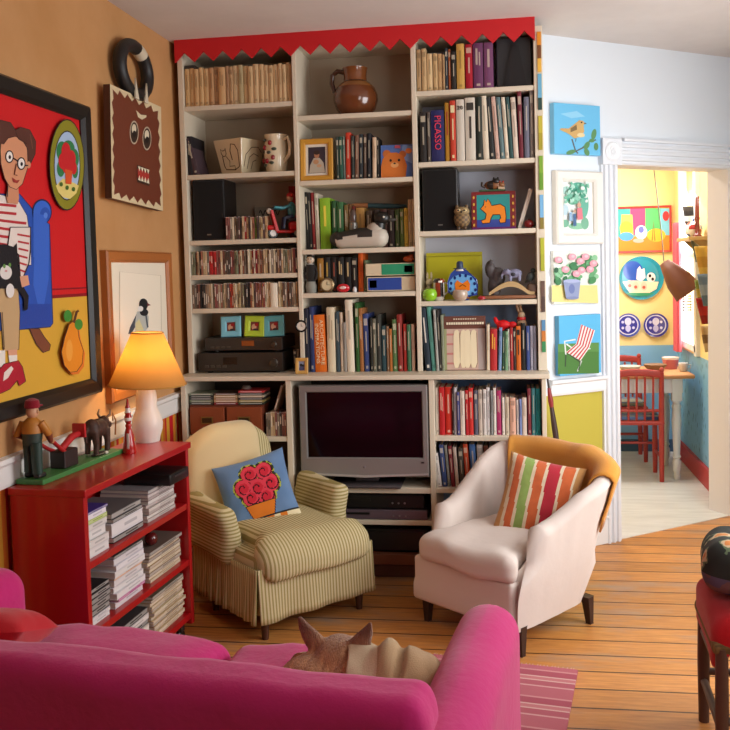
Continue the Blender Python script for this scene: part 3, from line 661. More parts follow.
# cat planter: square flared pot with line drawing
def pot():
    r = E('square_pot', 'square flared cream pot painted with a cat, beside cherry pitcher', 'pot', (.272, .15, SZ['L2']), radians(66))
    m = MB(); a, b, h = .066, .096, .182; col = '#d9c9a6'
    def rg(s, z): return [m.vert(p) for p in ((-s, -s, z), (s, -s, z), (s, s, z), (-s, s, z))]
    R_ = [rg(a, 0), rg(b, h), rg(b-.008, h), rg(a-.006, .02)]
    for p, q in zip(R_, R_[1:]):
        for i in range(4): m.face((p[i], p[(i+1) % 4], q[(i+1) % 4], q[i]), col)
    m.face(R_[0][::-1], col); m.face(R_[-1], col); m.build('body', GLAZE(), r, bevel=.004)
    def art(rz, name, L):
        A = Art(lambda x, y: (x, y)); k = (b-a)/h
        for pts, w in L: A.line(pts, w, '#4a3226')
        for i, p in enumerate(A.m.v):
            A.m.v[i] = (p[0], -(a+k*p[2])-.0012+(p[1]*.1), p[2])
        A.m.xf(R4(rz, 'Z')); A.m.build(name, PAPER(), r)
    cat = [([(-.05, .11), (-.052, .135), (-.04, .125), (-.028, .126), (-.02, .137), (-.018, .11), (-.024, .098), (-.04, .097), (-.05, .11)], .004), ([(-.045, .098), (-.04, .05), (-.03, .03), (.03, .025), (.06, .04), (.062, .12), (.045, .15), (.02, .155), (.01, .12), (.018, .075)], .005), ([(-.02, .095), (.0, .07), (-.005, .045), (.03, .045), (.03, .028)], .004)]
    art(-radians(90), 'cat_drawing', cat)
    art(0, 'tail_drawing', [([(-.055, .04), (-.05, .1), (-.01, .14), (.04, .145), (.07, .12)], .004), ([(-.03, .03), (-.02, .09), (.01, .11), (.05, .1)], .004), ([(.0, .03), (.01, .07), (.035, .08)], .004)])
pot()
# cherry pitcher
def pitcher():
    r = E('cherry_pitcher', 'cream pitcher painted with red cherries, with a loop handle', 'pitcher', (.482, .09, SZ['L2']), radians(-28)); r.scale = (.92, .92, 1.06)
    m = MB(); m.lathe([(.048, 0), (.055, .01), (.063, .05), (.066, .09), (.061, .14), (.06, .17), (.064, .182), (.058, .182), (.054, .165), (.05, .03)], 28, '#e2d3b2'); m.build('body', GLAZE(), r, smooth=50)
    m = MB(); m.tube([(.055, 0, .155), (.09, 0, .165), (.104, 0, .13), (.098, 0, .085), (.06, 0, .05)], .0085, '#dccba8', 10); m.build('handle', GLAZE(), r, smooth=60)
    m = MB()
    for a, z, k in ((-2.0, .12, 0), (-1.35, .14, 0), (-1.7, .055, 0), (-2.35, .06, 0), (-1.1, .07, 0)):
        rr = .066; m.ell((rr*cos(a), rr*sin(a), z), (.012, .012, .012), '#8a1a22', 12, 8)
    for a, z in ((-2.3, .1), (-1.5, .095), (-1.95, .155), (-1.0, .11), (-1.25, .045), (-2.0, .035)):
        m.ell((.065*cos(a), .065*sin(a), z), (.015, .006, .008), '#3a4638', 10, 6, rotZ(a+pi/2))
    m.build('cherry_decoration', GLAZE(), r, smooth=60)
pitcher()
# grey card with dark script behind the CDs
def scriptcard():
    r = E('script_card', 'grey card with dark looped script behind the scooter', 'card', (.39, .28, SZ['L3']))
    m = MB(); m.box((0, 0, .09), (.17, .004, .18), '#9a9282'); m.build('board', PAPER(), r)
    A = Art(lambda x, y: (x, y), -.0035); pts = [(-.04+.02*cos(t*1.0)+t*.008, .15+.016*sin(t)) for t in [i*.4 for i in range(44)]]
    A.line([(-.06+.0032*i, .148+.014*sin(i*.75)) for i in range(36)], .005, '#2a2622'); A.m.build('script', PAPER(), r)
scriptcard()
# toy scooter with rider
def scooter():
    r = E('toy_scooter', 'red toy scooter with a blue seated rider', 'toy', (.52, .075, SZ['L3']), radians(205)); r.scale = (1.25, 1.25, 1.25)
    RED = '#c01818'
    # faces +x locally; body
    for nm, x in (('front_wheel', .05), ('rear_wheel', -.05)):
        m = MB(); m.lathe([(.006, -.006), (.019, -.006), (.022, 0), (.019, .006), (.006, .006)], 18, '#1a1818', T=TR(x, 0, .022) @ R4(radians(90), 'X')); m.lathe([(.001, -.0075), (.013, -.0075), (.013, .0075), (.001, .0075)], 14, '#e6e2da', T=TR(x, 0, .022) @ R4(radians(90), 'X')); m.build(nm, PLAST(), r, smooth=50)
    m = MB(); m.rbox((0, 0, .028), (.075, .034, .012), .005, RED, 2, 2); m.rbox((-.045, 0, .05), (.06, .038, .04), .014, RED, 2, 3)
    m.prism([(.028, .03), (.04, .03), (.06, .115), (.05, .115)], 'y', -.022, .022, RED); m.rbox((.053, 0, .045), (.045, .022, .022), .01, RED, 2, 3); m.ell((.062, 0, .112), (.012, .012, .012), '#d8d4c8'); m.build('body', PLAST(), r, smooth=50)
    m = MB(); m.tube([(.05, -.035, .128), (.052, 0, .12), (.05, .035, .128)], .004, '#3a3636', 8); m.build('handlebar', METAL(), r, smooth=60)
    m = MB(); m.rbox((-.04, 0, .077), (.06, .034, .014), .006, '#2a2424', 2, 2); m.build('seat', PLAST(), r, smooth=50)
    rd = MB(); B = '#2a3a5a'; rd.ell((-.03, 0, .115), (.018, .02, .035), '#3f8a94'); rd.ell((-.024, 0, .166), (.014, .014, .016), '#c8a080'); rd.ell((-.026, 0, .174), (.016, .016, .013), '#c02424')
    for s in (-1, 1):
        rd.tube([(-.03, s*.012, .09), (.002, s*.016, .082), (.008, s*.016, .04)], [.009, .008, .006], B, 8); rd.tube([(-.026, s*.02, .135), (.01, s*.03, .122), (.045, s*.03, .126)], [.007, .006, .005], '#3f8a94', 8)
    rd.build('rider', PLAST(), r, smooth=60)
scooter()
m = MB(); m.box((0, 0, .03), (.05, .01, .06), '#8a1a1c'); m.box((0, -.006, .034), (.036, .003, .034), '#a52a2a'); o = m.build('red_box', PAPER(), loc=(.54, .2, SZ['L3']+.0)); o.scale = (1, 1, 4.6); tag(o, 'tall dark red box standing behind the toy scooter', 'box')
# hifi
def hifi(x0, x1, z, h, label, disp, y=.0):
    r = E('stereo_component', label, 'stereo', ((x0+x1)/2, y, z)); w = x1-x0
    m = MB(); m.box((0, .145, h/2+.004), (w, .26, h-.008), '#1c1816'); m.build('chassis', PLAST(), r, bevel=.003)
    m = MB(); m.box((0, .01, h/2+.004), (w, .012, h-.01), '#2a241f'); m.build('front_panel', PLAST(), r, bevel=.002)
    m = MB(); m.box((disp[0]*w, .0025, h*.6), (w*.16, .004, h*.36), disp[1]); m.build('display', paint(.15), r)
    for i in range(4):
        m = MB(); x = -w*.4+i*w*.07; m.box((x, .002, h*.34), (w*.045, .006, h*.12), '#453e36'); m.build('button', PLAST(), r, bevel=.001)
    m = MB(); m.lathe([(h*.2, 0), (h*.2, .014), (h*.15, .018)], 20, '#4a443c', T=TR(w*.4, .004, h*.5) @ R4(radians(90), 'X')); m.build('volume_knob', METAL(), r, smooth=40)
    m = MB()
    for sx in (-.4, .4): m.lathe([(.015, 0), (.015, .006)], 12, '#141210', T=TR(sx*w, .06, -.001)); 
    m.build('foot', PLAST(), r)
hifi(.06, .505, SZ['LED'], .105, 'wide black stereo receiver standing on the ledge', (-.12, '#0e0d0e'))
hifi(.09, .5, SZ['LED']+.106, .075, 'slim black stereo tuner stacked on the receiver', (.06, '#8a4a24'), .02)
def smallframe(x, z, col, cn, tilt=0):
    r = E('small_photo_frame', f'small {cn} photo frame standing on the stereo tuner', 'photo frame', (x, .06, z), 0); r.rotation_euler = (radians(-10), radians(tilt), 0)
    m = MB(); frame4(m, .106, .106, .03, .012, col); m.box((0, 0, 0), (.106, .004, .106), col); m.xf(TR(0, 0, .053)); m.build('frame', paint(.4), r)
    A = Art(lambda x, y: (x, y), -.003); A.poly([(-.024, .029), (.024, .029), (.024, .077), (-.024, .077)], '#7a3a34'); A.ell(-.004, .05, .013, .016, '#d0a080'); A.ell(.008, .062, .01, .008, '#a02020'); A.ell(.005, .036, .014, .006, '#3a2a2a'); A.m.build('photo', PAPER(), r)
zt = SZ['LED']+.182
smallframe(.222, zt, '#7fc4d6', 'pale blue', -2); smallframe(.345, zt, '#b6cf3a', 'lime green', 2); smallframe(.452, zt, '#5fa8ae', 'teal', -3)
row('right of the stereo', 'dark books right of the stereo', [(616, 632, 640, '#3a3230'), (636, 650, 636, '#7a6a5a'), (654, 668, 640, '#8a2a2a')], zC_, (70, 670), UL, SZ['LED'], (770, 768), y0=.05, dep=(.12, .13))
def tinyframe():
    r = E('tiny_photo_frame', 'tiny tan photo frame on the ledge before the left divider', 'photo frame', (.617, -.055, SZ['LED'])); r.rotation_euler = (radians(-8), 0, 0)
    m = MB(); frame4(m, .064, .08, .017, .01, '#c89a50'); m.box((0, 0, 0), (.064, .003, .08), '#b88a44'); m.xf(TR(0, 0, .04)); m.build('frame', WOODP(), r)
    A = Art(lambda x, y: (x, y), -.003); A.poly([(-.016, .016), (.016, .016), (.016, .064), (-.016, .064)], '#8a90a8'); A.ell(-.004, .044, .006, .008, '#2a2626'); A.ell(.006, .04, .006, .008, '#2a2626'); A.ell(0, .026, .013, .012, '#4a4a6a'); A.m.build('photo', PAPER(), r)
tinyframe()
def dial():
    z = onY(302.5, 326, 0).z
    r = E('round_dial', 'small round white dial with dark rim on the left divider', 'dial', (.61, -.0, z))
    m = MB(); m.lathe([(.02, 0), (.03, .002), (.031, .01), (.026, .014), (.022, .011)], 24, '#262220', T=R4(radians(90), 'X'), cap=False); m.build('rim', METAL(), r, smooth=40)
    m = MB(); m.lathe([(.023, .0), (.023, .0105)], 24, '#e2dccc', T=R4(radians(90), 'X')); m.box((0, -.0115, .006), (.002, .001, .014), '#5a3a3a'); m.box((.004, -.0115, 0), (.01, .001, .002), '#5a3a3a'); m.build('face', PAPER(), r)
dial()
# dark box on the top left paperbacks
m = MB(); m.rbox((0, .03, .014), (.06, .06, .028), .006, '#3a3632', 2, 2); o = m.build('dark_box', PLAST(), loc=(.063, .02, SZ['L1']+.181), smooth=40); tag(o, 'small dark box lying on the top left paperbacks', 'box')
# card catalogue drawers
def drawers():
    x0, x1 = .042, .425; r = E('card_drawers', 'reddish wooden card file with two drawers under CD stacks', 'card file', ((x0+x1)/2, LYF+.02, SZ['L7'])); w = x1-x0; h = .155
    m = MB(); m.box((0, .15, h/2), (w, .28, h), '#6a2f18'); m.build('case', WOODP(), r, bevel=.003)
    for s in (-1, 1):
        m = MB(); m.box((s*w/4, .004, h/2), (w/2-.012, .02, h-.018), '#8a4222'); d = m.build('drawer', WOODP(), r, bevel=.003)
        m = MB(); m.box((s*w/4, -.0075, h*.52), (.062, .004, .036), '#8a7440'); m.box((s*w/4, -.0095, h*.52), (.05, .002, .024), '#4a3c28'); m.build('label_holder', METAL(), d)
        m = MB(); m.tube([(s*w/4-.018, -.008, h*.3), (s*w/4-.014, -.02, h*.26), (s*w/4+.014, -.02, h*.26), (s*w/4+.018, -.008, h*.3)], .003, '#8a7440', 8); m.build('pull', METAL(), d, smooth=60)
drawers()
m = MB(); m.lathe([(.001, .02), (.018, .018), (.026, .006), (.022, 0), (.001, 0)], 20, '#9a968e'); o = m.build('silver_dome', METAL(), loc=(.33, LYF+.07, .9375), smooth=40); tag(o, 'small silver dome lying on the right CD stack', 'ornament')

# --- middle column
def jug():
    r = E('stoneware_jug', 'round brown glazed jug alone on the top middle shelf', 'jug', (.895, .13, SZ['M1']))
    def col(u, z): return '#6a3a1e' if z < .14 else ('#8a5a2e' if z < .165 else ('#55351f' if z < .19 else '#7a4522'))
    m = MB(); m.lathe([(.06, 0), (.075, .006), (.1, .04), (.113, .08), (.112, .11), (.098, .145), (.075, .17), (.06, .18), (.058, .2), (.062, .235), (.064, .245), (.056, .245), (.052, .2)], 32, col); m.build('body', paint(.18, coat=.5), r, smooth=50)
    m = MB(); m.tube([(-.056, 0, .228), (-.09, 0, .236), (-.117, 0, .215), (-.121, 0, .175), (-.108, 0, .13)], [.013, .013, .012, .012, .011], '#4a2c1a', 10); m.build('handle', paint(.25, coat=.4), r, smooth=60)
jug()
def photoframe():
    r = E('gold_photo_frame', 'golden wood photo frame with a portrait photo in white mat', 'photo frame', (.705, .03, SZ['M2'])); r.rotation_euler = (radians(-5), 0, 0)
    w, h = .165, .21; m = MB(); frame4(m, w, h, .026, .016, '#c8912f'); m.box((0, .002, 0), (w, .004, h), '#a87628'); m.xf(TR(0, 0, h/2)); m.build('frame', WOODP(), r)
    A = Art(lambda x, y: (x, y), -.003); A.poly([(-.057, .026), (.057, .026), (.057, .184), (-.057, .184)], '#e2dccb'); A.poly([(-.044, .038), (.044, .038), (.044, .17), (-.044, .17)], '#3a3038')
    A.poly([(-.04, .04), (.042, .04), (.034, .09), (.014, .115), (-.016, .115), (-.034, .08)], '#b8ae9a'); A.ell(.0, .13, .013, .017, '#b07a5a'); A.ell(.0, .142, .015, .011, '#3a2a22'); A.ell(-.004, .095, .014, .012, '#c09068'); A.ell(.012, .075, .012, .008, '#c89a74'); A.m.build('photo', PAPER(), r)
photoframe()
def bearcard():
    r = E('bear_picture_card', 'blue picture card with an orange bear face leaning by books', 'picture card', (1.105, .045, SZ['M2'])); r.rotation_euler = (radians(-10), 0, 0)
    m = MB(); m.box((0, .004, .085), (.16, .008, .17), '#5a78b8'); m.build('card', PAPER(), r)
    A = Art(lambda x, y: (x, y), -.001); A.poly([(.02, .1), (.078, .07), (.078, .16), (.03, .168)], '#86a4d8'); A.ell(-.05, .125, .02, .02, '#c87038'); A.ell(.03, .12, .018, .018, '#c87038'); A.poly([(-.078, .002), (.045, .002), (.052, .06), (.035, .11), (.0, .13), (-.04, .13), (-.07, .1), (-.078, .06)], '#d87a34')
    for x in (-.03, .012): A.ell(x, .09, .006, .007, '#2a1c14')
    A.ell(-.01, .066, .02, .014, '#e8a868'); A.ell(-.01, .074, .006, .004, '#2a1c14'); A.ell(.06, .135, .016, .014, '#e88a4a'); A.poly([(-.01, .152), (.02, .15), (.018, .165), (-.008, .167)], '#c85a6a'); A.m.build('picture', PAPER(), r)
bearcard()
def duck():
    r = E('duck_decoy', 'black and white duck decoy on the shelf of green books', 'decoy', (.905, .058, SZ['M3']))
    def bc(m_): return '#2a2622' if (m_.z > .06+.25*max(0, -m_.x-.05)*-1 and m_.x < .07) or m_.x < -.11 else '#c4bbab'
    def df(q):
        t = (q.x+.15)/.3; k = .45+.55*min(1, max(0, t*1.9)) if t < .55 else 1
        return (q.x, q.y*(.55+.45*k), .0 + (q.z+.052)*(.5+.5*k)+ (.01 if t < .15 else 0))
    m = MB(); m.rbox((0, 0, 0), (.3, .105, .104), .05, '#b9b0a0', 8, 5, df, bc)
    m.ell((.085, 0, .085), (.05, .042, .045), '#b9b0a0', 16, 10); m.build('body', paint(.5), r, smooth=80)
    m = MB(); m.ell((.118, 0, .148), (.042, .032, .034), '#1c1a18', 18, 12); m.tube([(.1, 0, .09), (.108, 0, .125)], [.035, .03], lambda t: '#1c1a18', 14); m.ell((.132, -.03, .152), .006, '#d8d4c8', 8, 6); m.build('head', paint(.4), r, smooth=80)
    m = MB(); m.ell((.166, 0, .138), (.028, .018, .009), '#4a4640', 12, 8); m.build('bill', paint(.4), r, smooth=80)
duck()
m = MB(); m.tube([(-.17, 0, .0), (-.1, 0, .003), (-.03, 0, .0)], [.006, .011, .012], '#b8784a', 10); m.tube([(-.03, 0, 0), (.06, 0, -.006), (.17, 0, -.012)], [.0125, .014, .009], '#3a5a60', 10); o = m.build('paddle_stick', paint(.5), loc=(.965, .19, 1.853), smooth=60); tag(o, 'tan and teal painted stick lying across the green books', 'stick')
m = MB(); m.lathe([(.018, 0), (.022, .02), (.02, .05), (.016, .052), (.016, .004)], 16, '#7a7468'); m.ell((0, 0, .062), (.016, .016, .016), '#5a4a44'); o = m.build('small_jar', GLAZE(), loc=(.87, .105, SZ['M3']+.1), smooth=50); o.scale = (1, 1, 1); o.location.z = SZ['M3']+.0
o.scale = (1.1, 1.1, 2.6); tag(o, 'small grey figurine standing behind the duck decoy', 'figurine')
def doll():
    r = E('striped_doll', 'small black and white striped doll beside the alarm clock', 'doll', (.656, .04, SZ['M4']))
    m = MB(); m.lathe([(.024, 0), (.03, .03), (.022, .06)], 14, '#8a8a80'); m.build('skirt', CLOTH(), r, smooth=60)
    m = MB(); m.lathe([(.022, .055), (.025, .09), (.022, .145), (.008, .15)], 14, lambda u, z: '#262422' if int(z/.01) % 2 else '#d8d4ca'); 
    for s in (-1, 1): m.tube([(s*.022, 0, .135), (s*.032, -.006, .1), (s*.026, -.012, .07)], .007, '#262422', 8)
    m.build('torso', CLOTH(), r, smooth=60)
    m = MB(); m.ell((0, 0, .17), (.021, .02, .022), '#c8b8a0'); m.ell((0, .004, .178), (.023, .021, .02), '#1e1c1a')
    for s in (-1, 1): m.ell((s*.007, -.019, .172), .003, '#1a1816', 8, 6)
    m.build('head', PLAST(), r, smooth=60)
    m = MB(); m.ell((-.012, -.004, .2), (.014, .006, .01), '#1e1c1a', 10, 6); m.ell((.012, -.004, .2), (.014, .006, .01), '#d8d4ca', 10, 6); m.build('hair_bow', CLOTH(), r, smooth=60)
doll()
def clock():
    r = E('alarm_clock', 'small round tan alarm clock before the black books', 'clock', (.742, .035, SZ['M4']))
    m = MB(); m.lathe([(.001, -.02), (.032, -.02), (.036, -.01), (.036, .016), (.03, .02), (.027, .014)], 24, '#8a7454', T=TR(0, 0, .04) @ R4(radians(90), 'X')); m.build('case', METAL(), r, smooth=40)
    m = MB(); m.lathe([(.028, 0), (.028, .0145)], 24, '#d8c8a0', T=TR(0, 0, .04) @ R4(radians(90), 'X')); m.box((0, -.016, .048), (.002, .001, .018), '#2a241c'); m.box((.006, -.016, .04), (.014, .001, .002), '#2a241c'); m.build('face', PAPER(), r)
    for s in (-1, 1):
        m = MB(); m.tube([(s*.016, 0, .012), (s*.024, 0, .0)], .004, '#6a5a3c', 8); m.build('foot', METAL(), r)
clock()
m = MB(); m.ell((0, 0, .022), (.034, .012, .022), '#c8202c', 18, 10); m.ell((0, -.01, .024), (.018, .004, .008), '#e8c8c0', 12, 6); o = m.build('red_oval_tin', GLAZE(), loc=(.822, .03, SZ['M4']), smooth=60); tag(o, 'small red oval tin on the shelf beside the alarm clock', 'tin')
m = MB(); m.lathe([(.01, 0), (.011, .015), (.007, .026), (.001, .028)], 12, '#cfd0d0'); o = m.build('white_thimble', GLAZE(), loc=(.88, .035, SZ['M4']), smooth=60); tag(o, 'tiny white thimble standing beside the orange book', 'thimble')
# lying books
def lying(label, x0, x1, z, h, cov, lab1, lab2):
    m = MB(); w = x1-x0; d = .15; t = .003
    m.box((w/2, d/2, t/2), (w, d, t), cov); m.box((w/2, d/2, h-t/2), (w, d, h-2*0-(h-t)), cov); m.box((w/2, t/2, h/2), (w, t, h), cov); m.box((w/2, d/2+.001, h/2), (w-.006, d-.006, h-2*t), '#e0d4bc')
    for (a, b, c, p) in ((lab1[0], lab1[1], lab1[2], .8), (lab2[0], lab2[1], lab2[2], .5)): m.box(((a+b)/2*w, -.0006, h/2), ((b-a)*w, .0012, h*p), c)
    o = m.build('book', PAPER(), loc=(x0, .03, z)); tag(o, label, 'book')
lying('cream book with a blue label lying at the bottom of a pair', .945, 1.186, SZ['M4'], .076, '#d4c2a0', (.02, .72, '#2f4a9a'), (.05, .2, '#b83a3a'))
lying('cream book with a green label lying on the blue-labelled book', .94, 1.188, SZ['M4']+.077, .066, '#d6c6a4', (.32, .98, '#2f9068'), (.78, .95, '#c86a3a'))
m = MB(); m.ell((0, 0, .016), (.03, .02, .017), '#c0562a', 16, 8); m.ell((.014, -.006, .028), (.013, .011, .011), '#c86a3a', 12, 8); o = m.build('orange_figurine', GLAZE(), loc=(1.152, .07, SZ['M4']+.1435), smooth=60); tag(o, 'small orange figurine on top of the lying cream books', 'figurine')

# --- right column
def blackcase():
    r = E('black_wedge_case', 'black wedge shaped case at the right end of top shelf', 'case', (1.69, .04, SZ['R1']))
    m = MB(); m.box((0, .09, .12), (.168, .16, .24), '#2a2a2c'); m.build('body', PLAST(), r, bevel=.004)
    m = MB(); m.prism([(-.05, .0), (.06, .0), (.022, .2), (-.008, .2)], 'y', -.006, .012, '#141214'); m.build('front_flap', PLAST(), r)
blackcase()
def owl():
    r = E('owl_figurine', 'small brown owl figurine before the right loudspeaker', 'figurine', (1.425, .0, SZ['R3']+.010)); r.scale = (1.12, 1.0, .82)
    def oc(u, v): return '#8a7048' if (int(u*16)+int(v*10)) % 2 else '#5a4630'
    m = MB(); m.ell((0, .02, .055), (.036, .032, .055), oc, 16, 12); m.build('body', paint(.6), r, smooth=80)
    m = MB(); m.ell((0, .012, .1), (.034, .03, .028), '#8f7a54', 16, 10)
    for s in (-1, 1): m.ell((s*.02, .012, .125), (.008, .008, .014), '#6a5436', 8, 6); m.ell((s*.013, -.014, .104), (.01, .006, .01), '#d8c08a', 10, 6); m.ell((s*.013, -.02, .104), (.005, .003, .005), '#1a1410', 8, 6)
    m.ell((0, -.02, .094), (.004, .006, .007), '#3a2a1a', 8, 6); m.build('head', paint(.6), r, smooth=80)
    for s in (-1, 1):
        m = MB(); m.ell((s*.014, -.012, .0), (.009, .012, .012), '#4a3826', 10, 6); m.build('foot', paint(.6), r, smooth=80)
owl()
def dogpic():
    r = E('dog_tile_picture', 'framed picture of an orange dog on teal, red spotted border', 'picture', (1.578, .06, SZ['R3'])); r.rotation_euler = (radians(-6), 0, 0)
    w, h = .218, .19; m = MB(); m.box((0, .009, h/2), (w, .018, h), '#7a1f22'); m.build('panel', paint(.4), r, bevel=.002)
    A = Art(lambda x, y: ((x-434)/234*w, (405-y)/200*h), -.0005); A.poly([(346, 222), (520, 222), (520, 392), (346, 392)], '#2f8f8c'); A.poly([(346, 352), (520, 352), (520, 392), (346, 392)], '#3a4a96')
    A.poly([(322, 392), (548, 392), (552, 405), (318, 405)], '#6a2a6a')
    dog = [(368, 295), (385, 275), (388, 248), (398, 262), (405, 246), (416, 262), (424, 282), (470, 275), (492, 290), (498, 340), (494, 368), (470, 370), (464, 358), (474, 345), (468, 326), (430, 326), (418, 345), (412, 368), (376, 370), (370, 358), (392, 350), (398, 322), (384, 308)]
    A.line(dog, 9, '#20262a', True); A.poly(dog, '#e8862a'); A.ell(392, 285, 3, 3, '#20262a')
    for k in range(5):
        for x in (331, 537): A.ell(x, 235+k*36, 5, 8, '#e0b04a')
    A.m.build('painting', GLAZE(), r)
dogpic()
def catcurl():
    r = E('calico_cat_figurine', 'small calico cat figurine lying on the dog picture', 'figurine', (1.574, .075, SZ['R3']+.1895))
    m = MB(); m.rbox((0, .01, .004), (.13, .03, .008), .003, '#3a5a3a', 2, 2); m.build('base', paint(.5), r)
    m = MB(); m.ell((.005, .01, .03), (.046, .02, .023), lambda u, v: '#7a4a24' if int(u*7) % 2 else '#241e1a', 16, 8); m.tube([(-.035, .01, .02), (-.052, .006, .03), (-.05, .0, .045)], .006, '#3a2a1e', 8); m.tube([(.03, -.004, .015), (.06, -.006, .012)], .007, '#c8b090', 8); m.build('body', paint(.4), r, smooth=80)
    m = MB(); m.ell((.018, .004, .048), (.02, .016, .015), '#1e1a18', 14, 8); m.ell((.045, .002, .03), (.016, .013, .013), '#8a5a34', 12, 8)
    for s in (-1, 1): m.ell((.018+s*.01, .004, .062), (.005, .004, .007), '#241e1a', 8, 6); m.ell((.045+s*.008, .002, .044), (.005, .004, .006), '#b03a2a', 8, 6)
    m.build('head', paint(.4), r, smooth=80)
catcurl()
m = MB(); m.box((0, 0, .1), (.018, .12, .2), '#e2dacc'); m.box((-.0095, 0, .1), (.002, .116, .194), '#d0c6b8'); o = m.build('white_board', PAPER(), loc=(1.703, .12, SZ['R3']+.001), rot=(0, radians(17), 0)); tag(o, 'thin white board leaning to the right beside the dog picture', 'board')
m = MB(); m.ell((0, 0, .022), (.026, .026, .022), '#7a1418', 18, 10); m.ell((0, 0, .044), (.004, .004, .004), '#3a2414', 8, 6); o = m.build('dark_red_ball', GLAZE(), loc=(1.748, .05, SZ['R3']), smooth=80); tag(o, 'dark red ball on the shelf beside the leaning white board', 'ball')
# R4
m = MB(); m.box((0, 0, .12), (.285, .03, .24), '#a8a012'); m.box((0, -.016, .222), (.285, .002, .004), '#8a840e'); m.box((0, -.016, .12), (.27, .002, .19), '#b0a814'); o = m.build('lime_box', paint(.45), loc=(1.372, .2, SZ['R4']), bevel=.003); tag(o, 'large yellow-green box standing behind the shelf ornaments', 'box')
def apple():
    r = E('green_apple', 'bright green apple ornament at the left end of its shelf', 'apple', (1.258, .03, SZ['R4']))
    m = MB(); m.lathe([(.004, .004), (.02, .0), (.033, .015), (.037, .034), (.03, .055), (.015, .062), (.003, .055)], 20, '#8ac428'); m.build('fruit', GLAZE(), r, smooth=80)
    m = MB(); m.tube([(0, 0, .056), (.004, 0, .072)], .002, '#4a3a1a', 6); m.build('stem', WOODP(), r)
apple()
def rabbit():
    r = E('beige_rabbit_figurine', 'small beige rabbit figurine behind the green apple', 'figurine', (1.25, .11, SZ['R4']))
    m = MB(); m.ell((0, 0, .04), (.024, .024, .04), '#b8a884', 14, 10); m.build('body', paint(.6), r, smooth=80)
    m = MB(); m.ell((0, -.006, .09), (.019, .019, .02), '#c0b08c', 14, 10)
    for s in (-1, 1): m.ell((s*.01, 0, .12), (.006, .005, .024), '#b8a884', 8, 8)
    m.build('head', paint(.6), r, smooth=80)
rabbit()
def toby():
    r = E('painted_cow_jar', 'small white jar with brown and black painted patches', 'jar', (1.302, .055, SZ['R4']))
    m = MB(); m.lathe([(.024, 0), (.029, .02), (.028, .09), (.031, .1), (.022, .11), (.001, .112)], 20, lambda u, z: '#8a3a24' if (int(u*6+z*40) % 3 == 0) else ('#2a2420' if int(u*9-z*60) % 4 == 0 else '#e0d8c8')); m.build('body', GLAZE(), r, smooth=60)
    m = MB(); m.tube([(.028, 0, .09), (.048, 0, .08), (.046, 0, .045), (.028, 0, .03)], .004, '#e0d8c8', 8); m.build('handle', GLAZE(), r, smooth=60)
toby()
def bluefig():
    r = E('blue_bird_sculpture', 'blue spotted ornament with an orange cat and dark hat', 'ornament', (1.42, .05, SZ['R4']))
    m = MB(); A = Art(lambda x, y: ((x-252)/5.214/206, (312-y)/5.214/206), -.014)
    out = [(175, 268), (172, 215), (190, 170), (215, 150), (245, 142), (275, 152), (300, 175), (325, 205), (334, 240), (330, 285), (290, 292), (280, 308), (215, 308), (205, 290)]
    A.poly(out, '#2f4a96'); A.poly([(182, 262), (180, 215), (205, 185), (250, 172), (300, 185), (322, 215), (328, 270), (300, 285), (200, 285)], '#6aa8dc')
    for (x, y) in ((192, 220), (188, 250), (212, 192), (240, 180), (270, 182), (298, 198), (316, 225), (320, 258), (305, 278), (200, 275)): A.ell(x, y, 7, 9, '#1e2f6a')
    A.poly([(212, 222), (225, 204), (238, 214), (252, 222), (266, 214), (280, 204), (292, 226), (290, 262), (214, 262)], '#e07a22'); A.line([(235, 240), (252, 228), (270, 240)], 4, '#5a2a10'); A.line([(215, 290), (290, 300)], 8, '#a8642a')
    pts = [A.mp(*p) for p in out]; m.prism(pts[::-1], 'y', -.014, .014, '#2f4a96'); A.m.v and None
    m.build('body', GLAZE(), r, smooth=None, bevel=.003); A.m.build('painting', GLAZE(), r)
    m = MB(); m.lathe([(.026, 0), (.026, .003), (.014, .004), (.013, .024), (.009, .03), (.001, .031)], 20, '#2a3a56', T=TR(-.012, 0, .155) @ Matrix.Scale(1.25, 4)); m.lathe([(.024, -.008), (.022, .001)], 20, '#d8d4c8', T=TR(-.012, 0, .153)); m.build('hat', paint(.5), r, smooth=50)
bluefig()
m = MB(); m.lathe([(.018, 0), (.03, .008), (.038, .025), (.036, .048), (.032, .052), (.03, .045), (.026, .015)], 20, '#b8a490'); o = m.build('beige_bowl', GLAZE(), loc=(1.41, .0, SZ['R4']), smooth=60); tag(o, 'small beige bowl in front of the blue spotted ornament', 'bowl')
def darkstat():
    r = E('dark_carved_figure', 'dark carved figure with a yellow mark beside the lime box', 'figurine', (1.575, .1, SZ['R4']))
    m = MB(); m.ell((0, 0, .06), (.034, .028, .062), '#2c2a30', 14, 10); m.ell((.022, -.006, .11), (.034, .026, .05), '#343038', 14, 10); m.ell((-.02, 0, .15), (.026, .022, .045), '#2a262c', 14, 10); m.ell((-.014, -.02, .185), (.012, .01, .016), '#5a3a3a', 10, 8); m.ell((.01, -.024, .13), (.01, .006, .009), '#b89a4a', 10, 6); m.ell((.004, -.02, .03), (.024, .014, .02), '#4a6a8a', 12, 8)
    m.build('body', paint(.5), r, remesh=.006, msm=2)
darkstat()
